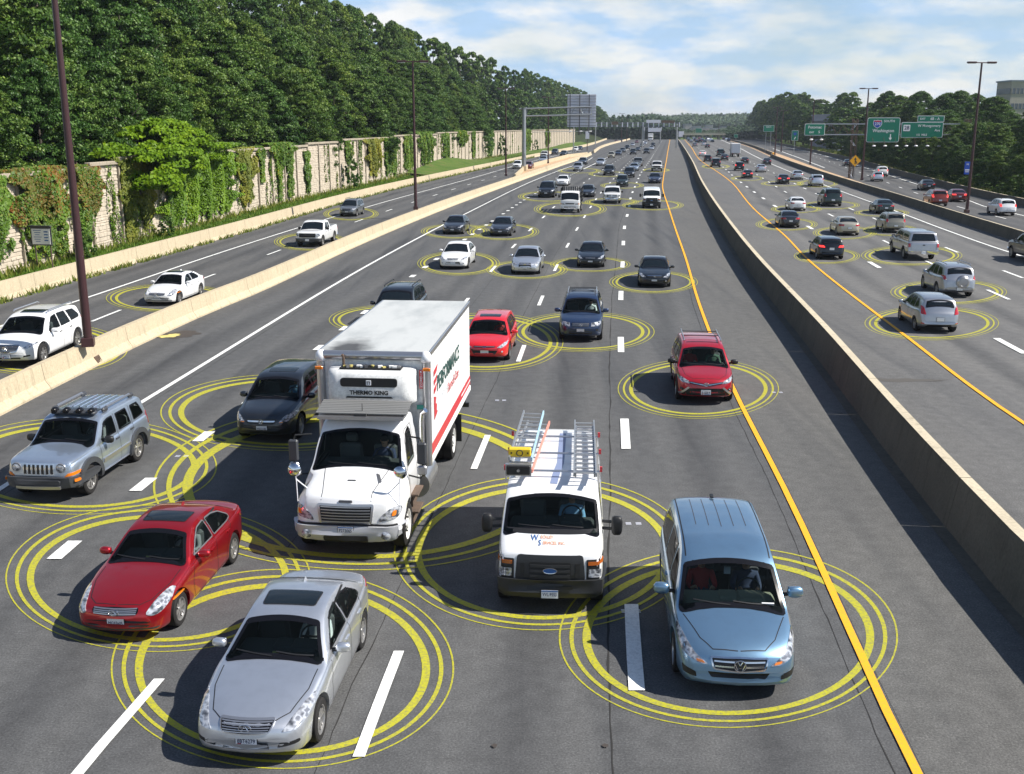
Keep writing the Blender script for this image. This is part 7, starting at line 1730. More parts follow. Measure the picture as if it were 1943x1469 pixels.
# refrigeration unit
yF = Y(dA-.02)
b = MBd(); prof = [(0, 2.52), (.34, 2.55), (.46, 2.64), (.50, 2.80), (.50, 3.02), (.46, 3.20), (.36, 3.30), (0, 3.32)]; vs = []
xs_ = [-.96, -.93, -.84, -.70, 0, .70, .84, .93, .96]; ks = [.30, .62, .88, .99, 1.0, .99, .88, .62, .30]
for x, k in zip(xs_, ks):
    for (yy, zz) in prof: vs.append((x, yF+yy*k, 2.92+(zz-2.92)*(.88+.12*k)))
n = len(prof); b.add(vs, [(i*n+j, i*n+j+1, (i+1)*n+j+1, (i+1)*n+j) for i in range(8) for j in range(n-1)]+[tuple(range(n)), tuple(range(9*n-1, 8*n-1, -1))])
ru = m.addmb('refrigeration_unit', b, M['box_white'], smooth=50)
b = MBd(); b.prism(rnd([(-.62, 2.97), (.62, 2.97), (.62, 3.16), (-.62, 3.16)], .07), yF+.47, yF+.513, fn=XZ); m.addmb('grille', b, M['black'], ru, smooth=None)
b = MBd(); b.box((0, yF+.52, 3.065), (.11, .01, .11), bev=.004); m.addmb('badge', b, M['plate'], ru, smooth=None, lod=1)
for x in (-.025, .025): b = MBd(); b.box((x, yF+.527, 3.06), (.012, .006, .07)); m.addmb('badge_bar', b, M['black'], ru, smooth=None, lod=1)
b = MBd(); b.box((0, yF+.53, 3.09), (.075, .006, .014)); m.addmb('badge_bar', b, M['black'], ru, smooth=None, lod=1)
m.add('lettering', text_mesh('THERMO KING', .125, M['black'], .003, bold=.004), ru, (0, yF+.512, 2.84), rot=(PI/2, 0, PI), lod=1)
b = MBd(); b.prism(rnd([(-.52, 2.72), (.52, 2.72), (.48, 2.755), (-.48, 2.755)], .01), yF+.44, yF+.50, fn=XZ); m.addmb('lower_slot', b, M['black'], ru, smooth=None, lod=1)
b = MBd(); b.box((.0, yF+.2, 3.325), (1.35, .26, .03), bev=.005); top_ = m.addmb('engine_recess', b, M['black'], ru, smooth=None)
rr = random.Random(3)
for i in range(16):
    x = -.6+i*.08; b = MBd(); b.box((x, yF+.2+rr.uniform(-.07, .07), 3.35), (rr.uniform(.04, .11), rr.uniform(.04, .12), rr.uniform(.03, .08)), rz=rr.uniform(0, 1)); m.addmb('engine_piece', b, rr.choice([M['silver_trim'], M['plastic_grey'], M['black'], M['sand'], M['rusty'], M['box_white']]), top_ if 0 else ru, smooth=None, lod=0)
b = MBd(); b.tube([(.62, yF+.14, 3.34), (.62, yF+.14, 3.52), (.64, yF+.16, 3.60)], .03, 8); m.addmb('exhaust_pipe', b, M['rusty'], ru)
b = MBd(); b.box((-1.06, yF+.03, 3.05), (.09, .02, .42), bev=.008); kd_ = m.addmb('maker_plate', b, M['logo_red'], smooth=None, lod=1)
for i, ch in enumerate('KIDRON'): m.add('lettering', text_mesh(ch, .075, M['plate'], .001, bold=.001), kd_, (-1.06, yF+.045, 3.215-i*.065), rot=(PI/2, 0, PI), lod=0)
b = MBd(); b.box((-1.03, yF+.03, 2.42), (.16, .02, .10)); m.addmb('permit_patch', b, M.setdefault('teal', mat('teal patch', (.04, .30, .24), .5)), smooth=None, lod=1)
# roof fairing made of slats on top of the cab, with a small camera box
fr = m.add('roof_fairing', (lambda b: (b.box((0, Y(2.18), 2.60), (1.86, .10, .16)), b.box((0, Y(1.80), 2.52), (1.80, .60, .06)))and b)(MBd()).mesh('fairing base', M['silver_trim']))
M.setdefault('slat', mat('weathered grey slat', (.20, .20, .195), .6, .2))
for i in range(8): b = MBd(); b.box((0, Y(1.66+i*.085), 2.60+i*.014), (1.92, .074, .018), rx=-.16); m.addmb('slat', b, M['slat'], fr, smooth=None, lod=2)
b = MBd(); b.box((0, Y(1.64), 2.54), (.26, .14, .10), bev=.01); m.addmb('marker_box', b, M['black'], fr, lod=1)
b = MBd(); b.cyl((0, Y(1.75), 2.6), (0, Y(1.75), 2.78), .008, n=5); m.addmb('antenna', b, M['black'], fr, lod=1)
# mirrors
for sx in (-1, 1):
    b = MBd(); b.tube([(sx*1.0, Y(1.40), 2.20), (sx*1.30, Y(1.22), 2.22), (sx*1.34, Y(1.20), 2.1), (sx*1.34, Y(1.20), 1.42), (sx*1.30, Y(1.22), 1.36), (sx*1.0, Y(1.40), 1.36)], .018, 6); arm = m.addmb('mirror_arm', b, M['black'])
    b = MBd(); b.box((sx*1.34, Y(1.20), 1.90), (.20, .10, .46), bev=.03); m.addmb('mirror_head', b, M['plastic_grey'], arm, lod=1)
    b = MBd(); b.box((sx*1.34, Y(1.20), 1.54), (.20, .09, .20), bev=.03); m.addmb('mirror_head', b, M['silver_trim'], arm, lod=1)
    c = (sx*1.06, Y(.28), 1.78); b = MBd(); b.lathe([(.001, .06), (.06, .055), (.125, .015), (.135, 0), (.001, -.01)], c, 'Y', 20); i = m.addmb('hood_mirror', b, M['chrome'])
    b = MBd(); b.tube([c, (sx*1.04, Y(.30), 1.55), (sx*1.03, Y(.30), 1.12)], .012, 6); b.tube([(sx*1.04, Y(.3), 1.58), (sx*.86, Y(.42), 1.36)], .012, 6); m.addmb('mirror_stalk', b, M['plate'], i, lod=1)
# exhaust stack
b = MBd(); b.tube([(-1.08, Y(2.72), .9), (-1.08, Y(2.72), 2.15), (-1.10, Y(2.70), 2.34), (-1.18, Y(2.66), 2.42)], .06, 10); m.addmb('exhaust_stack', b, M['chrome'])
m.finish()
for sx in (-1, 1):
    ty, ri = wheel_meshes(.48, .26, 'truck')
    for x in (.86, 1.06):
        i = m.add('wheel', ty, -1, (sx*x, Y(6.85), .48), rot=(0, 0, 0 if sx > 0 else PI)); m.add('rim', ri, i, lod=2)
    b = MBd(); b.box((sx*.98, Y(7.55), .62), (.62, .02, .75)); m.addmb('mud_flap', b, M['black'], smooth=None)
MODELS['truck'] = m

# stake bed truck and distant box trucks
def small_truck(name, key, flat, W=2.0, H=2.2):
    sp = dict(name=name, L=1.7, W=W, tr=.40, tw=.24, wheel='truck', axles=(.85,), gr=.975, crown=.10, tum=.08, bf=.06, br=0, rq=3.4,
      top=[(0, .9), (.02, 1.25), (.10, 1.40), (.30, 1.85), (.42, 2.05), (.6, H), (1.6, H), (1.7, H-.06)], sh=[(0, .85), (.03, 1.15), (.2, 1.3), (1.7, 1.3)], pl=[(0, .92), (.05, .96), (.3, 1), (1.7, 1)], bot=[(0, .5), (.2, .42), (1.7, .5)])
    m = Model(sp, False); m.front_glass(.09, .41, .06)
    for v in ('R', 'L'): m.window('side_window', [(.40, 1.38), (.62, 1.95), (1.25, 1.95), (1.28, 1.38)], v, .06)
    m.one('grille', M['plastic_grey'], [(-.45, 1.02), (.45, 1.02), (.45, .90), (-.45, .90)], 'F', .01); m.pair('headlight', M['lens'], [(.55, .86), (.82, .88), (.84, 1.0), (.56, 1.0)], off=.012); m.pair('turn_signal', M['amber'], [(.84, .88), (.94, .9), (.94, 1.0), (.85, 1.0)], off=.014, lod=1)
    m.one('bumper', PAINT0, [(-.95, .50), (.95, .50), (.95, .74), (-.95, .74)], 'F', .06, .03, r=.03, paint=True); m.one('bumper_slot', M['black'], [(-.6, .56), (.6, .56), (.6, .66), (-.6, .66)], 'F', .064, 0, lod=1)
    m.mirrors(.35, 1.7, M['black'], (.09, .06, .19), .12); Y = m.Y
    for sx in (-1, 1): b = MBd(); b.box((sx*.4, Y(3.6), .72), (.1, 4.4, .2)); m.addmb('frame_rail', b, M['black'], smooth=None)
    if flat:
        b = MBd(); b.box((0, Y(3.75), .98), (2.1, 3.8, .14)); bed = m.addmb('bed', b, M['black'], smooth=None)
        for sx in (-1, 1):
            for j in range(7): b = MBd(); b.box((sx*1.04, Y(1.95+j*.6), 1.70), (.06, .09, 1.4)); m.addmb('stake', b, M['black'], bed, smooth=None, lod=1)
            for j in range(3): b = MBd(); b.box((sx*1.08, Y(3.75), 1.30+j*.42), (.03, 3.7, .2)); m.addmb('rail_board', b, M['black'], bed, smooth=None)
        for j in range(9): b = MBd(); b.box((-.9+j*.225, Y(1.86), 1.80), (.12, .05, 1.55)); m.addmb('headboard_slat', b, M['black'], bed, smooth=None, lod=1)
        b = MBd()
        for j in range(7): b.box((random.uniform(-.6, .6), Y(2.6+j*.4), 1.35), (random.uniform(.4, .8), .4, random.uniform(.3, .8)), rz=random.uniform(0, 1), bev=.05)
        m.addmb('load', b, M['plastic_grey'], bed)
    else:
        b = MBd(); b.box((0, Y(5.1), 2.3), (2.44, 6.6, 2.6), bev=.03); bx = m.addmb('cargo_box', b, M['box_white'], smooth=None)
        b = MBd(); b.box((0, Y(8.42), 2.3), (2.2, .03, 2.4)); m.addmb('roll_door', b, M['plate'], bx, smooth=None)
        for z in (1.5, 2.0, 2.5, 3.0): b = MBd(); b.box((0, Y(8.44), z), (2.15, .02, .02)); m.addmb('door_seam', b, M['plastic_grey'], bx, smooth=None, lod=1)
        for sx in (-1, 1): b = MBd(); b.box((sx*.95, Y(8.45), .86), (.25, .05, .12)); m.addmb('tail_light', b, M['red_lens'], bx, smooth=None)
    m.finish(); ax = 3.6 if flat else 6.6
    ty, ri = wheel_meshes(.42, .24, 'truck')
    for sx in (-1, 1):
        for x in (.70, .92): i = m.add('wheel', ty, -1, (sx*x, Y(ax), .42), rot=(0, 0, 0 if sx > 0 else PI)); m.add('rim', ri, i, lod=2)
    m.sp['axles'] = (.85, ax); MODELS[key] = m
small_truck('stake_truck', 'stake', True); small_truck('box_truck', 'boxfar', False, 2.3, 2.5)

# ================================================================== near vehicles
lane = lambda d: (lambda y: Y1(y)-d)
silver = place('g35', 'silver', (598, 1402), 'silver sedan with a sunroof, its plate nearest the bottom left of the picture', heading=4.6, scale=.955)
redc = place('g35old', 'red_metallic', (335, 1185), 'metallic red sedan with a dark sunroof left of the box truck', heading=4.9, scale=.95)
jeep = place('jeep', 'silver_blue', (168, 936), 'silver off-roader with four roof lamps and a seven slot grille', heading=5.4, scale=.955)
crv = place('crv', 'charcoal', (566, 829), 'charcoal crossover half hidden behind the white box truck', heading=5.2, scale=.97)
truck = place('truck', 'white', (766, 1034), 'white refrigerated box truck lettered PERFORMANCE', 'truck', heading=5.0)
van = place('van', 'white', (1043, 1142), 'white work van with ladders on its roof and black grille', 'van', heading=3.6, kind='nose', scale=.965)
mv = place('minivan', 'sky_blue', (1402, 1306), 'sky blue minivan beside the yellow line at the bottom right', 'van', heading=4.4, kind='nose', scale=.97)
rav = place('rav4', 'red_toyota', (1334, 757), 'red crossover with black door mirrors driving on the yellow line', heading=5.4, kind='axle', scale=.98)
high = place('highlander', 'dark_blue', (1102, 643), 'dark blue sport utility vehicle with roof rack bars', heading=5.0, kind='axle', scale=.98)
foc = place('focus', 'red', (924, 681), 'bright red hatchback behind the box truck with a sunroof', heading=5.2, kind='axle', scale=.98)
hid = place('suv', 'charcoal', (747, 628), 'dark crossover mostly hidden above the box truck roof', heading=5.8, kind='axle', scale=1.)
qx = place('qx', 'white', (80, 690), 'large white crossover with chrome grille behind the near lamp post', heading=1.5, scale=.98)
gw = place('g35old', 'white', (338, 577), 'white sedan with sunroof on the local road behind the cream barrier', name='white_sedan', heading=5.5, scale=.95)
# ladders and rack on the work van
def child_world(root, local): return root.matrix_basis @ Vector(local)
bpy.context.view_layer.update()
md = MODELS['van']; Yv = md.Y
ro = link('ladder_rack', None, van)
for d in (1.75, 2.9, 4.1): rb = MBd(); rb.tube([(-.92, Yv(d), 1.98), (-.90, Yv(d), 2.19), (.90, Yv(d), 2.19), (.92, Yv(d), 1.98)], .022, 6); rb.obj('rack_bar', M['silver_trim'], ro)
for d in (1.75, 2.9, 4.1):
    for sx in (-1, 1): b = MBd(); b.box((sx*.93, Yv(d), 2.24), (.05, .05, .10)); b.obj('rack_stop', M['logo_red'], ro)
def ladder(name, label, w, rail_m, rung_m, n, p0, p1, tilt, rail=(.03, .075), side=None):
    """p0 near end, p1 far end in van coordinates"""
    a, c = Vector(p0), Vector(p1); L = (c-a).length
    e = empty(name, (0, 0, 0), 0, label, 'ladder', 'ladders carried on the van roof'); ex = (c-a).normalized(); ez = Vector((0, 0, 1)); ey = ez.cross(ex).normalized(); ey = Matrix.Rotation(tilt, 3, ex) @ ey; ez = ex.cross(ey)
    Mx = Matrix((ex, ey, ez)).transposed().to_4x4(); Mx.translation = a; e.matrix_basis = van.matrix_basis @ Mx
    for s in (-1, 1): b = MBd(); b.box((L/2, s*w/2, 0), (L, rail[0], rail[1])); b.obj('rail', side[0 if s < 0 else 1] if side else rail_m, e)
    for i in range(n): b = MBd(); b.cyl((L*(i+.5)/n, -w/2, 0), (L*(i+.5)/n, w/2, 0), .017, n=6); b.obj('rung', rung_m, e)
    return e
M['fibre_pink'] = mat('faded orange fibreglass', (.72, .27, .20), .5); M['fibre_blue'] = mat('pale blue fibreglass', (.38, .56, .66), .5); M['tool_yellow'] = mat('yellow plastic', (.72, .50, .02), .5)
ladder('ladder', 'aluminium extension ladder on the driver side of the van roof', .42, M['galv'], M['galv'], 13, (-.62, Yv(1.30), 2.27), (-.62, Yv(4.95), 2.30), 0)
ladder('ladder', 'second aluminium ladder stacked under the driver side extension ladder', .36, M['silver_trim'], M['silver_trim'], 12, (-.62, Yv(1.45), 2.21), (-.62, Yv(4.75), 2.23), 0)
l3 = ladder('ladder', 'step ladder with one pale blue rail lying on the passenger side of the van roof', .44, M['galv'], M['galv'], 11, (.64, Yv(1.75), 2.42), (.52, Yv(5.1), 2.46), 0, side=(M['fibre_blue'], M['galv']))
l4 = ladder('ladder', 'faded orange fibreglass step ladder under the blue one on the van roof', .48, M['fibre_pink'], M['galv'], 10, (.64, Yv(1.50), 2.26), (.40, Yv(4.9), 2.28), 0, side=(M['fibre_pink'], M['galv']))
def on_van(name, label, cat, local, build):
    e = empty(name, (0, 0, 0), 0, label, cat); Mx = Matrix.Translation(local); e.matrix_basis = van.matrix_basis @ Mx; build(e)
def tray(e):
    b = MBd(); b.box((0, 0, 0), (.44, .16, .17), bev=.02); b.obj('case', M['tool_yellow'], e)
    b = MBd(); b.lathe([(.05, .085), (.06, .092), (.07, .085)], (0, 0, 0), 'Y', 14); b.obj('dial', M['black'], e)
    for s in (-1, 1): b = MBd(); b.box((s*.16, .083, 0), (.03, .01, .03)); b.obj('knob', M['black'], e)
on_van('ladder_top_cap', 'yellow moulded step ladder top cap on the van roof', 'ladder cap', (.66, Yv(1.95), 2.50), tray)
def foot(e):
    b = MBd(); b.box((0, 0, 0), (.46, .12, .19), bev=.02); b.obj('case', M['black'], e); b = MBd(); b.box((0, 0, 0), (.50, .08, .23)); b.obj('frame', M['silver_trim'], e)
    b = MBd(); b.cyl((0, .05, 0), (0, .08, 0), .03, n=10); b.obj('bolt', M['chrome'], e)
on_van('ladder_top_cap', 'black step ladder top with a shiny bolt at the front of the van roof', 'ladder cap', (.66, Yv(1.45), 2.30), foot)
# the white roof of the van carries two painted blue bands
b = MBd()
for (x0, x1, da, db) in ((-.10, -.26, 1.62, 4.7),): pass
for v_ in ([(-.02, 1.5), (-.13, 2.6), (-.15, 4.7)],): b2 = md.strip(v_, .14, 'T', .006, False); b2.obj('roof_band', M.setdefault('band_blue', mat('faded blue band', (.22, .27, .42), .5)), van)

# ================================================================== people at the wheel
M['skin'] = mat('skin', (.42, .24, .16), .6); M['skin_dark'] = mat('dark skin', (.14, .07, .045), .6); M['hair'] = mat('dark hair', (.02, .014, .01), .7); M['hair_grey'] = mat('grey hair', (.25, .24, .23), .8)
SH = {k: mat('shirt '+k, c, .85) for k, c in dict(white=(.7, .7, .72), blue=(.18, .35, .55), navy=(.03, .04, .09), red=(.45, .03, .03), grey=(.20, .20, .21), green=(.08, .14, .10)).items()}
def person_mesh():
    V = [(0, 0, .10), (0, -.02, .30), (0, -.03, .46), (0, -.02, .58), (0, .02, .72), (0, .03, .80)]; Rr = [.15, .135, .15, .06, .085, .075]; E = [(0, 1), (1, 2), (2, 3), (3, 4), (4, 5)]
    for s in (-1, 1):
        b0 = len(V); V += [(s*.19, -.02, .50), (s*.25, .10, .30), (s*.21, .32, .32), (s*.17, .42, .38), (s*.15, .45, .40)]; Rr += [.075, .052, .040, .032, .028]; E += [(2, b0), (b0, b0+1), (b0+1, b0+2), (b0+2, b0+3), (b0+3, b0+4)]
        b1 = len(V); V += [(s*.10, .10, .10), (s*.13, .46, .14), (s*.12, .60, -.22)]; Rr += [.095, .070, .05]; E += [(0, b1), (b1, b1+1), (b1+1, b1+2)]
        for k in range(4): f = len(V); V += [(s*(.14+.012*k)-s*.02, .485, .40+.018*k), (s*(.13+.012*k)-s*.02, .50, .375+.018*k)]; Rr += [.012, .010]; E += [(b0+4, f), (f, f+1)]
    me = bpy.data.meshes.new('person'); me.from_pydata(V, E, []); o = bpy.data.objects.new('p', me); COL.objects.link(o)
    md_ = o.modifiers.new('s', 'SKIN'); md_.use_smooth_shade = True; sv = me.skin_vertices[0].data
    for i, r in enumerate(Rr): sv[i].radius = (r, r*(.72 if i in (0, 1, 2) else 1)); sv[i].use_root = (i == 0)
    o.modifiers.new('u', 'SUBSURF').levels = 1
    dg = bpy.context.evaluated_depsgraph_get(); dg.update(); out = bpy.data.meshes.new_from_object(o.evaluated_get(dg)); bpy.data.objects.remove(o)
    for mm in (SH['white'], M['skin'], SH['navy']): out.materials.append(mm)
    for p in out.polygons: c = p.center; p.material_index = 1 if (c.z > .60 or c.y > .36 and c.z > .28) else 2 if c.z < .22 and c.y > .05 else 0
    return out
PERS = person_mesh()
b = MBd(); b.ell((0, .0, .80), (.088, .105, .10), 14, p=.9); b.ell((0, -.04, .76), (.085, .085, .10), 12); HAIR = b.mesh('hair', M['hair'], 50)
b = MBd()
for s in (-1, 1): b.ell((s*.032, .105, .765), (.014, .008, .008), 6)
b.ell((0, .108, .70), (.024, .008, .006), 6); FACE = b.mesh('face', M['black'])
b = MBd(); b.ell((0, .115, .735), (.012, .018, .020), 8)
for s in (-1, 1): b.ell((s*.088, .02, .745), (.012, .020, .028), 8)
NOSE = b.mesh('nose', M['skin'])
def person(veh, key, shirt, label, x=None, skin='skin', hair='hair'):
    m = MODELS[key]; sx, sy, sz = m.seat_pos; sx = sx if x is None else x
    e = empty('person', (0, 0, 0), 0, label, 'person'); e.matrix_basis = veh.matrix_basis @ Matrix.Translation((sx, sy, sz-.04)) @ Matrix.Scale(.93, 4)
    o = link('body', PERS, e)
    for sl_, mm in ((0, SH[shirt]), (1, M[skin])): o.material_slots[sl_].link = 'OBJECT'; o.material_slots[sl_].material = mm
    h = link('hair', HAIR, e); h.material_slots[0].link = 'OBJECT'; h.material_slots[0].material = M[hair]; link('face', FACE, e)
    nn = link('nose_and_ears', NOSE, e); nn.material_slots[0].link = 'OBJECT'; nn.material_slots[0].material = M[skin]
person(silver, 'g35', 'white', 'driver in a white shirt with both hands on the wheel of the silver sedan')
person(redc, 'g35old', 'grey', 'driver in grey at the wheel of the metallic red sedan')
person(jeep, 'jeep', 'grey', 'driver at the wheel of the silver off-roader')
person(crv, 'crv', 'blue', 'driver in blue at the wheel of the charcoal crossover')
person(truck, 'truck', 'navy', 'driver in dark clothes high up in the box truck cab')
person(van, 'van', 'blue', 'driver in a light blue shirt at the wheel of the ladder van')
person(mv, 'minivan', 'navy', 'driver in dark clothes at the wheel of the sky blue minivan')
person(mv, 'minivan', 'red', 'passenger in dark red beside the driver of the sky blue minivan', .38)
person(rav, 'rav4', 'green', 'driver at the wheel of the red crossover')
person(rav, 'rav4', 'red', 'passenger in a red top in the red crossover', .38)
person(high, 'highlander', 'white', 'driver at the wheel of the dark blue sport utility vehicle')
person(foc, 'focus', 'red', 'driver in red at the wheel of the bright red hatchback')

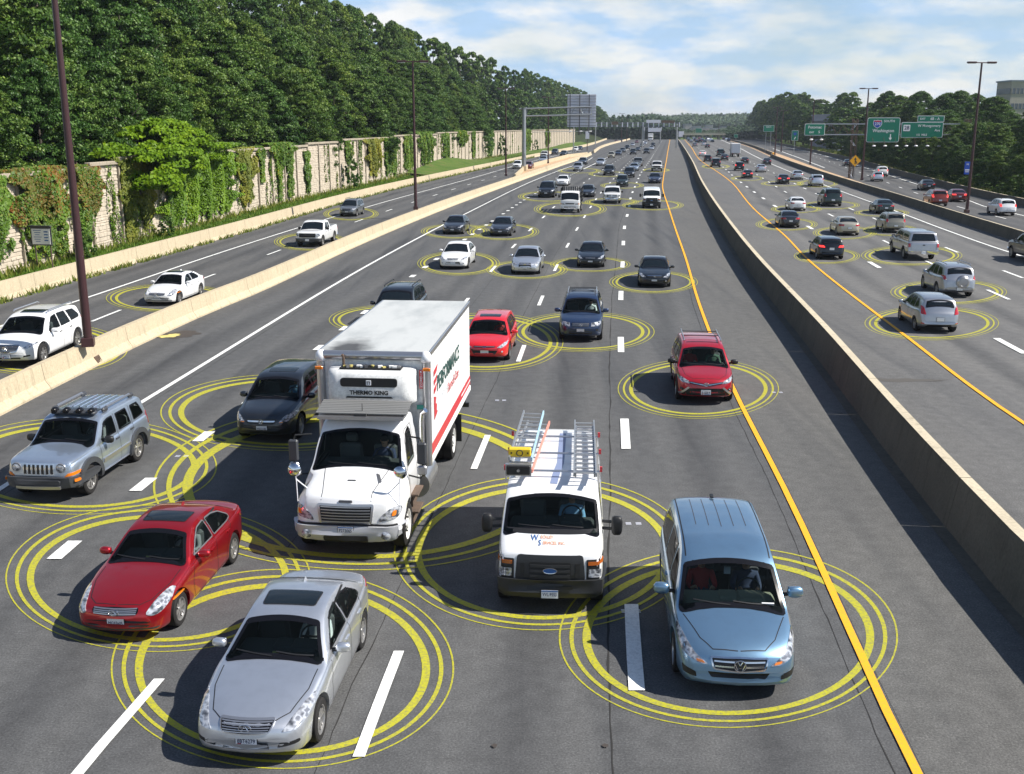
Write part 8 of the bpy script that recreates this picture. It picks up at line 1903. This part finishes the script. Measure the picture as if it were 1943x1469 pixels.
# ================================================================== middle distance and far vehicles: (model, paint, anchor px, label, curve)
ML, LO, MR, RL = 'oncoming cars on the main road', 'cars on the local road', 'cars driving away on the far main road', 'cars on the far local road'
LIST = [
 ('accord', 'black', (1241, 543), 'black sedan alone in the lane nearest the yellow line', Y1, 1, .97, ML, 1),
 ('camry', 'black', (1121, 506), 'black sedan with pale headlamps in the third lane', Y1, 1, .95, ML, 1),
 ('cruze', 'silver', (998, 519), 'silver sedan with a gold grille badge between a white and a black sedan', L2, 1, .97, ML, 1),
 ('camry', 'white', (863, 509), 'white sedan ahead of the box truck, left of the silver sedan', L3, 1, 1., ML, 1),
 ('camry', 'dark_grey', (861, 444), 'left one of two dark grey sedans side by side', L4, 1, .95, ML, 1),
 ('accord', 'dark_grey', (951, 447.5), 'right one of two dark grey sedans side by side', L3, 1, .95, ML, 1),
 ('pickup', 'white', (590, 467), 'white pickup with a black grille on the local road', LD, 1, .93, LO, 1),
 ('suv', 'grey', (662, 410.5), 'grey sport utility vehicle on the local road near the second lamp post', LD, 1, .92, LO, 1),
 ('stake', 'white', (1082, 403.5), 'white cab-over truck with a black stake bed', L3, 1, .98, ML, 1),
 ('suv', 'black', (1037, 375), 'black off-roader just left of the stake bed truck', L3, 1, 1.12, ML, 1),
 ('accord', 'white', (1067, 352.5), 'white sedan behind the black off-roader', L3, 1, 1.02, ML, 1),
 ('accord', 'black', (1114, 374), 'dark sedan peeking out right of the stake bed truck', L2, 1, .98, ML, 1),
 ('pickupcrew', 'white', (1161, 386), 'white crew cab pickup with chrome cross grille', L2, 1, .98, ML, 1),
 ('vanfar', 'white', (1236, 395), 'plain white van beside the yellow line, no ladders', Y1, 1, .97, ML, 1),
 ('camry', 'navy', (1242, 348), 'dark blue sedan right behind the plain white van', Y1, 1, 1.05, ML, 1),
 ('suv', 'green_dark', (1180, 354), 'dark green crossover behind the white crew cab pickup', L2, 1, .95, ML, 1),
 ('suv', 'black', (1193.5, 337), 'black crossover behind the dark green one', L1, 1, 1., ML, 1),
 ('accord', 'silver_blue', (1203, 324), 'pale lavender silver sedan between two dark cars', L1, 1, 1., ML, 1),
 ('pickupcrew', 'grey', (1210, 316), 'grey pickup behind the lavender silver sedan', L1, 1, 1., ML, 1),
 ('pickup', 'white', (1246, 325.5), 'small white pickup with a dark grille near the yellow line', Y1, 1, 1.05, ML, 1),
 ('suv', 'black', (1155, 333), 'black sport utility vehicle with lit headlamps in the second lane', L3, 1, 1.05, ML, 1),
 ('suv', 'silver', (1096, 325), 'silver off-roader with a dark grille near the cream barrier', L4, 1, 1., ML, 1),
 ('sedanlit', 'charcoal', (1105, 312.5), 'dark sedan behind the silver off-roader', L4, 1, 1.1, ML, 2),
 ('camry', 'silver', (1139, 314.5), 'pale silver sedan alone left of the dash line', L4, 1, 1.1, ML, 2),
 ('suv', 'gold', (1159.5, 300), 'cream crossover at the edge of the exit gore', L4, 1, 1., ML, 2),
 ('camry', 'navy', (1173, 295), 'dark blue sedan behind the cream crossover', L4, 1, 1.05, ML, 2),
 ('accord', 'dark_grey', (1181, 289.5), 'dark grey sedan in the queue, left file', L4, 1, 1.05, ML, 2),
 ('suv', 'black', (1190, 284), 'black car further up the left file', L4, 1, 1., ML, 2),
 ('camry', 'silver', (1200, 277.5), 'silver car near the head of the left file', L4, 1, 1., ML, 2),
 ('suv', 'black', (1201, 293.5), 'black sport utility vehicle with white headlamps in the queue', L3, 1, 1.05, ML, 2),
 ('accord', 'dark_grey', (1210, 287.2), 'dark sedan behind the black sport utility vehicle in the queue', L3, 1, 1., ML, 2),
 ('camry', 'grey', (1217.5, 279.3), 'grey sedan in the second file of the queue', L3, 1, 1., ML, 2),
 ('suv', 'dark_grey', (1226.5, 292), 'black sport utility vehicle with a bright bumper in the third file', L2, 1, 1.05, ML, 2),
 ('camry', 'silver', (1236, 284.5), 'silver sedan in the third file of the queue', L2, 1, 1., ML, 2),
 ('suv', 'black', (1239, 278.4), 'dark crossover in the third file of the queue', L2, 1, 1., ML, 2),
 ('camry', 'maroon', (1208, 271.5), 'dark red car with lit lamps far up the queue', L4, 1, 1., ML, 2),
 ('camry', 'white', (1220, 271.8), 'white car far up the queue', L3, 1, 1.05, ML, 2),
 ('accord', 'silver', (1224.5, 274), 'silver car far up the queue', L3, 1, 1., ML, 2),
 ('boxfar', 'white', (1234, 267.8), 'white box truck far up the oncoming lanes', L2, 1, 1.2, ML, 2),
 ('camry', 'silver', (1243, 264), 'tiny pale car just beyond the far white box truck', L2, 1, 1.2, ML, 2),
 ('camry', 'charcoal', (1254, 263.6), 'tiny dark car near the gantry post', L1, 1, 1.2, ML, 2),
 ('camry', 'maroon', (1267.5, 263.3), 'tiny red and white car under the gantry by the yellow line', Y1, 1, 1.2, ML, 2),
 ('suv', 'white', (981, 320.5), 'white sport utility vehicle left of the cantilever sign post', LD, 1, 1., LO, 2),
 ('camry', 'maroon', (1001, 320.5), 'maroon sedan behind the foot of the cantilever sign post', LD, 1, 1., LO, 2),
 ('camry', 'silver', (1030, 308.5), 'silver sedan in front of a white pickup on the local road', LD, 1, 1.05, LO, 2),
 ('pickup', 'white', (1032, 299.5), 'white pickup behind the silver sedan on the local road', LD, 1, 1., LO, 2),
 ('suv', 'charcoal', (1052, 293.7), 'dark crossover on the local road', LS, 1, 1.05, LO, 2),
 ('camry', 'black', (1068.5, 296.3), 'black sedan with one lit lamp on the local road', LD, 1, 1.1, LO, 2),
 ('suv', 'white', (1091, 288), 'white crossover far along the local road', LD, 1, 1.05, LO, 2),
 ('camry', 'charcoal', (1100, 284.8), 'dark car just behind the far white crossover', LD, 1, 1., LO, 2),
 ('camry', 'maroon', (1169, 270.3), 'dark red car at the far bend of the local road', LD, 1, 1., LO, 2),
 ('camry', 'grey', (1178, 269.3), 'grey car at the far bend by the lamp posts', LD, 1, 1., LO, 2),
 # leaving
 ('fiesta', 'silver_mid', (1772, 628), 'silver hatchback driving away, lowest of the far main road', R1, 0, 1., MR, 1),
 ('suvspare', 'silver_mid', (1808, 561), 'silver crossover with a spare wheel cover on its rear door', R2, 0, .96, MR, 1),
 ('pickupcap', 'silver_mid', (1741, 491), 'silver white pickup with a cap over its bed', R2, 0, .97, MR, 1),
 ('suv', 'tan', (1694, 441), 'tan off-roader half hidden by the capped pickup', R3, 0, .93, MR, 1),
 ('wagon', 'black', (1573, 491), 'black wagon with lit red tail lamps', R1, 0, .98, MR, 1),
 ('camry', 'gold', (1607, 446), 'old pale silver sedan right of the grey blue one', R2, 0, .97, MR, 1),
 ('camry', 'charcoal', (1497, 431.5), 'blue grey sedan near the far yellow line', R1, 0, .94, MR, 1),
 ('accord', 'white', (1512, 399.5), 'white coupe driving away', R1, 0, .92, MR, 1),
 ('suv', 'green_dark', (1577, 391.5), 'dark green boxy wagon driving away', R2, 0, 1.12, MR, 1),
 ('accord', 'green_dark', (1677, 405.5), 'dark green coupe beside the white edge line', R3, 0, .95, MR, 1),
 ('pickupcrew', 'black', (1984, 502), 'black pickup cut off by the right edge of the picture', RE, 0, .97, MR, 1),
 ('suv', 'silver', (1549.5, 354), 'silver sport utility vehicle ahead of the dark green wagon', R3, 0, 1., MR, 1),
 ('camry', 'silver', (1513, 341), 'silver sedan beside the silver sport utility vehicle', R3, 0, 1., MR, 1),
 ('sedanlit', 'black', (1486, 349.3), 'black sedan left of the distant silver sedan', R2, 0, 1., MR, 1),
 ('camry', 'charcoal', (1455, 313), 'grey sedan at the start of the right barrier', R3, 0, 1.05, MR, 2),
 ('camry', 'silver', (1444, 327), 'silver sedan with the white edge line behind it', R2, 0, 1., MR, 2),
 ('sedanlit', 'black', (1418, 338.7), 'black sedan with bright tail lamps in the second lane', R1, 0, .98, MR, 1),
 ('suvlit', 'black', (1402.5, 324), 'dark crossover braking with a red light', R1, 0, 1., MR, 2),
 ('camry', 'black', (1413, 310.3), 'black sedan right of the distant box truck', R2, 0, 1., MR, 2),
 ('boxfar', 'white', (1395, 297.6), 'white box truck driving away seen from behind', R2, 0, 1.03, MR, 2),
 ('suv', 'black', (1358, 317.5), 'black boxy wagon beside the far yellow line', Y2, 0, 1.1, MR, 1),
 ('suv', 'green_dark', (1367, 297), 'dark van left of the distant box truck', R1, 0, 1.25, MR, 2),
 ('camry', 'dark_grey', (1374.5, 304.4), 'dark grey sedan before the distant box truck', R1, 0, 1.1, MR, 2),
 ('sedanlit', 'white', (1333, 296.6), 'white sedan on the far yellow line', Y2, 0, 1.1, MR, 2),
 ('suv', 'black', (1342.5, 307.4), 'black crossover behind the white sedan on the far yellow line', Y2, 0, 1., MR, 2),
 ('camry', 'charcoal', (1342, 281), 'dark sedan far down the leaving lanes', R1, 0, 1.1, MR, 2),
 ('camry', 'silver', (1335, 276.5), 'silver sedan far down the leaving lanes', R1, 0, 1.1, MR, 2),
 ('camry', 'grey', (1318.5, 278.6), 'grey sedan far down near the yellow line', Y2, 0, 1.25, MR, 2),
 ('suv', 'black', (1328.5, 271.3), 'black car far down the leaving lanes', Y2, 0, 1.15, MR, 2),
 ('suvlit', 'white', (1906, 409), 'white crossover on the far local road near the outer barrier', RD, 0, .93, RL, 1),
 ('suvlit', 'brown_red', (1779, 391), 'dark red minivan left of the right lamp post', RD, 0, 1.02, RL, 1),
 ('sedanlit', 'maroon', (1817, 382.8), 'dark maroon sedan beside the right lamp post', RD, 0, .98, RL, 1),
 ('camry', 'charcoal', (1760, 361.5), 'blue grey sedan ahead of the dark red minivan', RD, 0, .98, RL, 1),
 ('suvlit', 'silver', (1665, 344.5), 'silver car with one red lamp right of the diamond sign', RD, 0, .88, RL, 1),
 ('suvlit', 'white', (1673.5, 335), 'white crossover just behind the silver car on the far local road', RD, 0, 1., RL, 1),
 ('camry', 'charcoal', (1609, 315.5), 'dark car far along the far local road', RD, 0, 1., RL, 2),
]
for (key, pal, an, lab, fn, onc, sc, grp, lod) in LIST:
    cat = 'truck' if key in ('stake', 'boxfar') else 'van' if key == 'vanfar' else 'pickup' if key.startswith('pick') else 'car'
    place(key, pal, an, lab, cat, grp, None, None, sc, lod, bool(onc), fn, 'axle')
# dense far traffic in the leaving lanes, at the foot of the overpass
rr = random.Random(12); k = 0
for i in range(26):
    y = rr.uniform(560, 712); f = (R1, R2, R3, Y2, RE)[i % 5]; x = f(y)+2; px, py = to_px((x, y, 0))
    pal = rr.choice(['silver', 'white', 'black', 'charcoal', 'grey', 'navy', 'maroon', 'silver']); md_ = rr.choice(['camry', 'suv', 'camry', 'accord'])
    place(md_, pal, (px, py), 'tiny %s car in the packed traffic before the overpass' % {'silver': 'silver', 'white': 'white', 'black': 'black', 'charcoal': 'dark grey', 'grey': 'grey', 'navy': 'dark blue', 'maroon': 'dark red'}[pal], 'car', 'packed far traffic before the overpass', None, None, 1.15, 3, False, f, 'axle')
# parked cars on the lots beyond the overpass
for i in range(34):
    Yd = rr.uniform(900, 1010); px = rr.uniform(1297, 1378); kx = (Yd*_c+4*_s)/FPX; z = float(np.interp(Yd, [735, 900, 1050, 1350], [-1.3, 0., 5., 7.5])); pal = rr.choice(['white', 'silver', 'white', 'gold', 'charcoal', 'maroon'])
    root = empty('parked_car', ((px-PW/2)*kx, Yd, z), rr.uniform(-.3, 3), 'speck-sized %s car parked on the far lot beyond the overpass' % {'white': 'white', 'silver': 'silver', 'gold': 'cream', 'charcoal': 'dark', 'maroon': 'dark red'}[pal], 'car', 'cars parked on the far lots'); root.scale = (1.3,)*3
    for p in MODELS['camry'].parts[:2]:
        ob = link(p['n'], p['me'], root); 
        if p['paint']: ob.material_slots[0].link = 'OBJECT'; ob.material_slots[0].material = PAINT[pal]
# ================================================================== haze: pale air round the camera and the whole scene
hm = bpy.data.materials.new('haze air'); hm.use_nodes = True; hn = hm.node_tree; hn.nodes.clear()
ho = hn.nodes.new('ShaderNodeOutputMaterial'); pv = hn.nodes.new('ShaderNodeVolumePrincipled'); pv.inputs['Density'].default_value = .00014; pv.inputs['Color'].default_value = (.80, .88, 1.0, 1); pv.inputs['Anisotropy'].default_value = .3
hn.links.new(pv.outputs[0], ho.inputs['Volume'])
b = MBd(); b.box((0, 1600, 22), (3200, 3800, 48)); hz = b.obj('haze', hm); tag(hz, kind='stuff')
scene.cycles.volume_bounces = 0
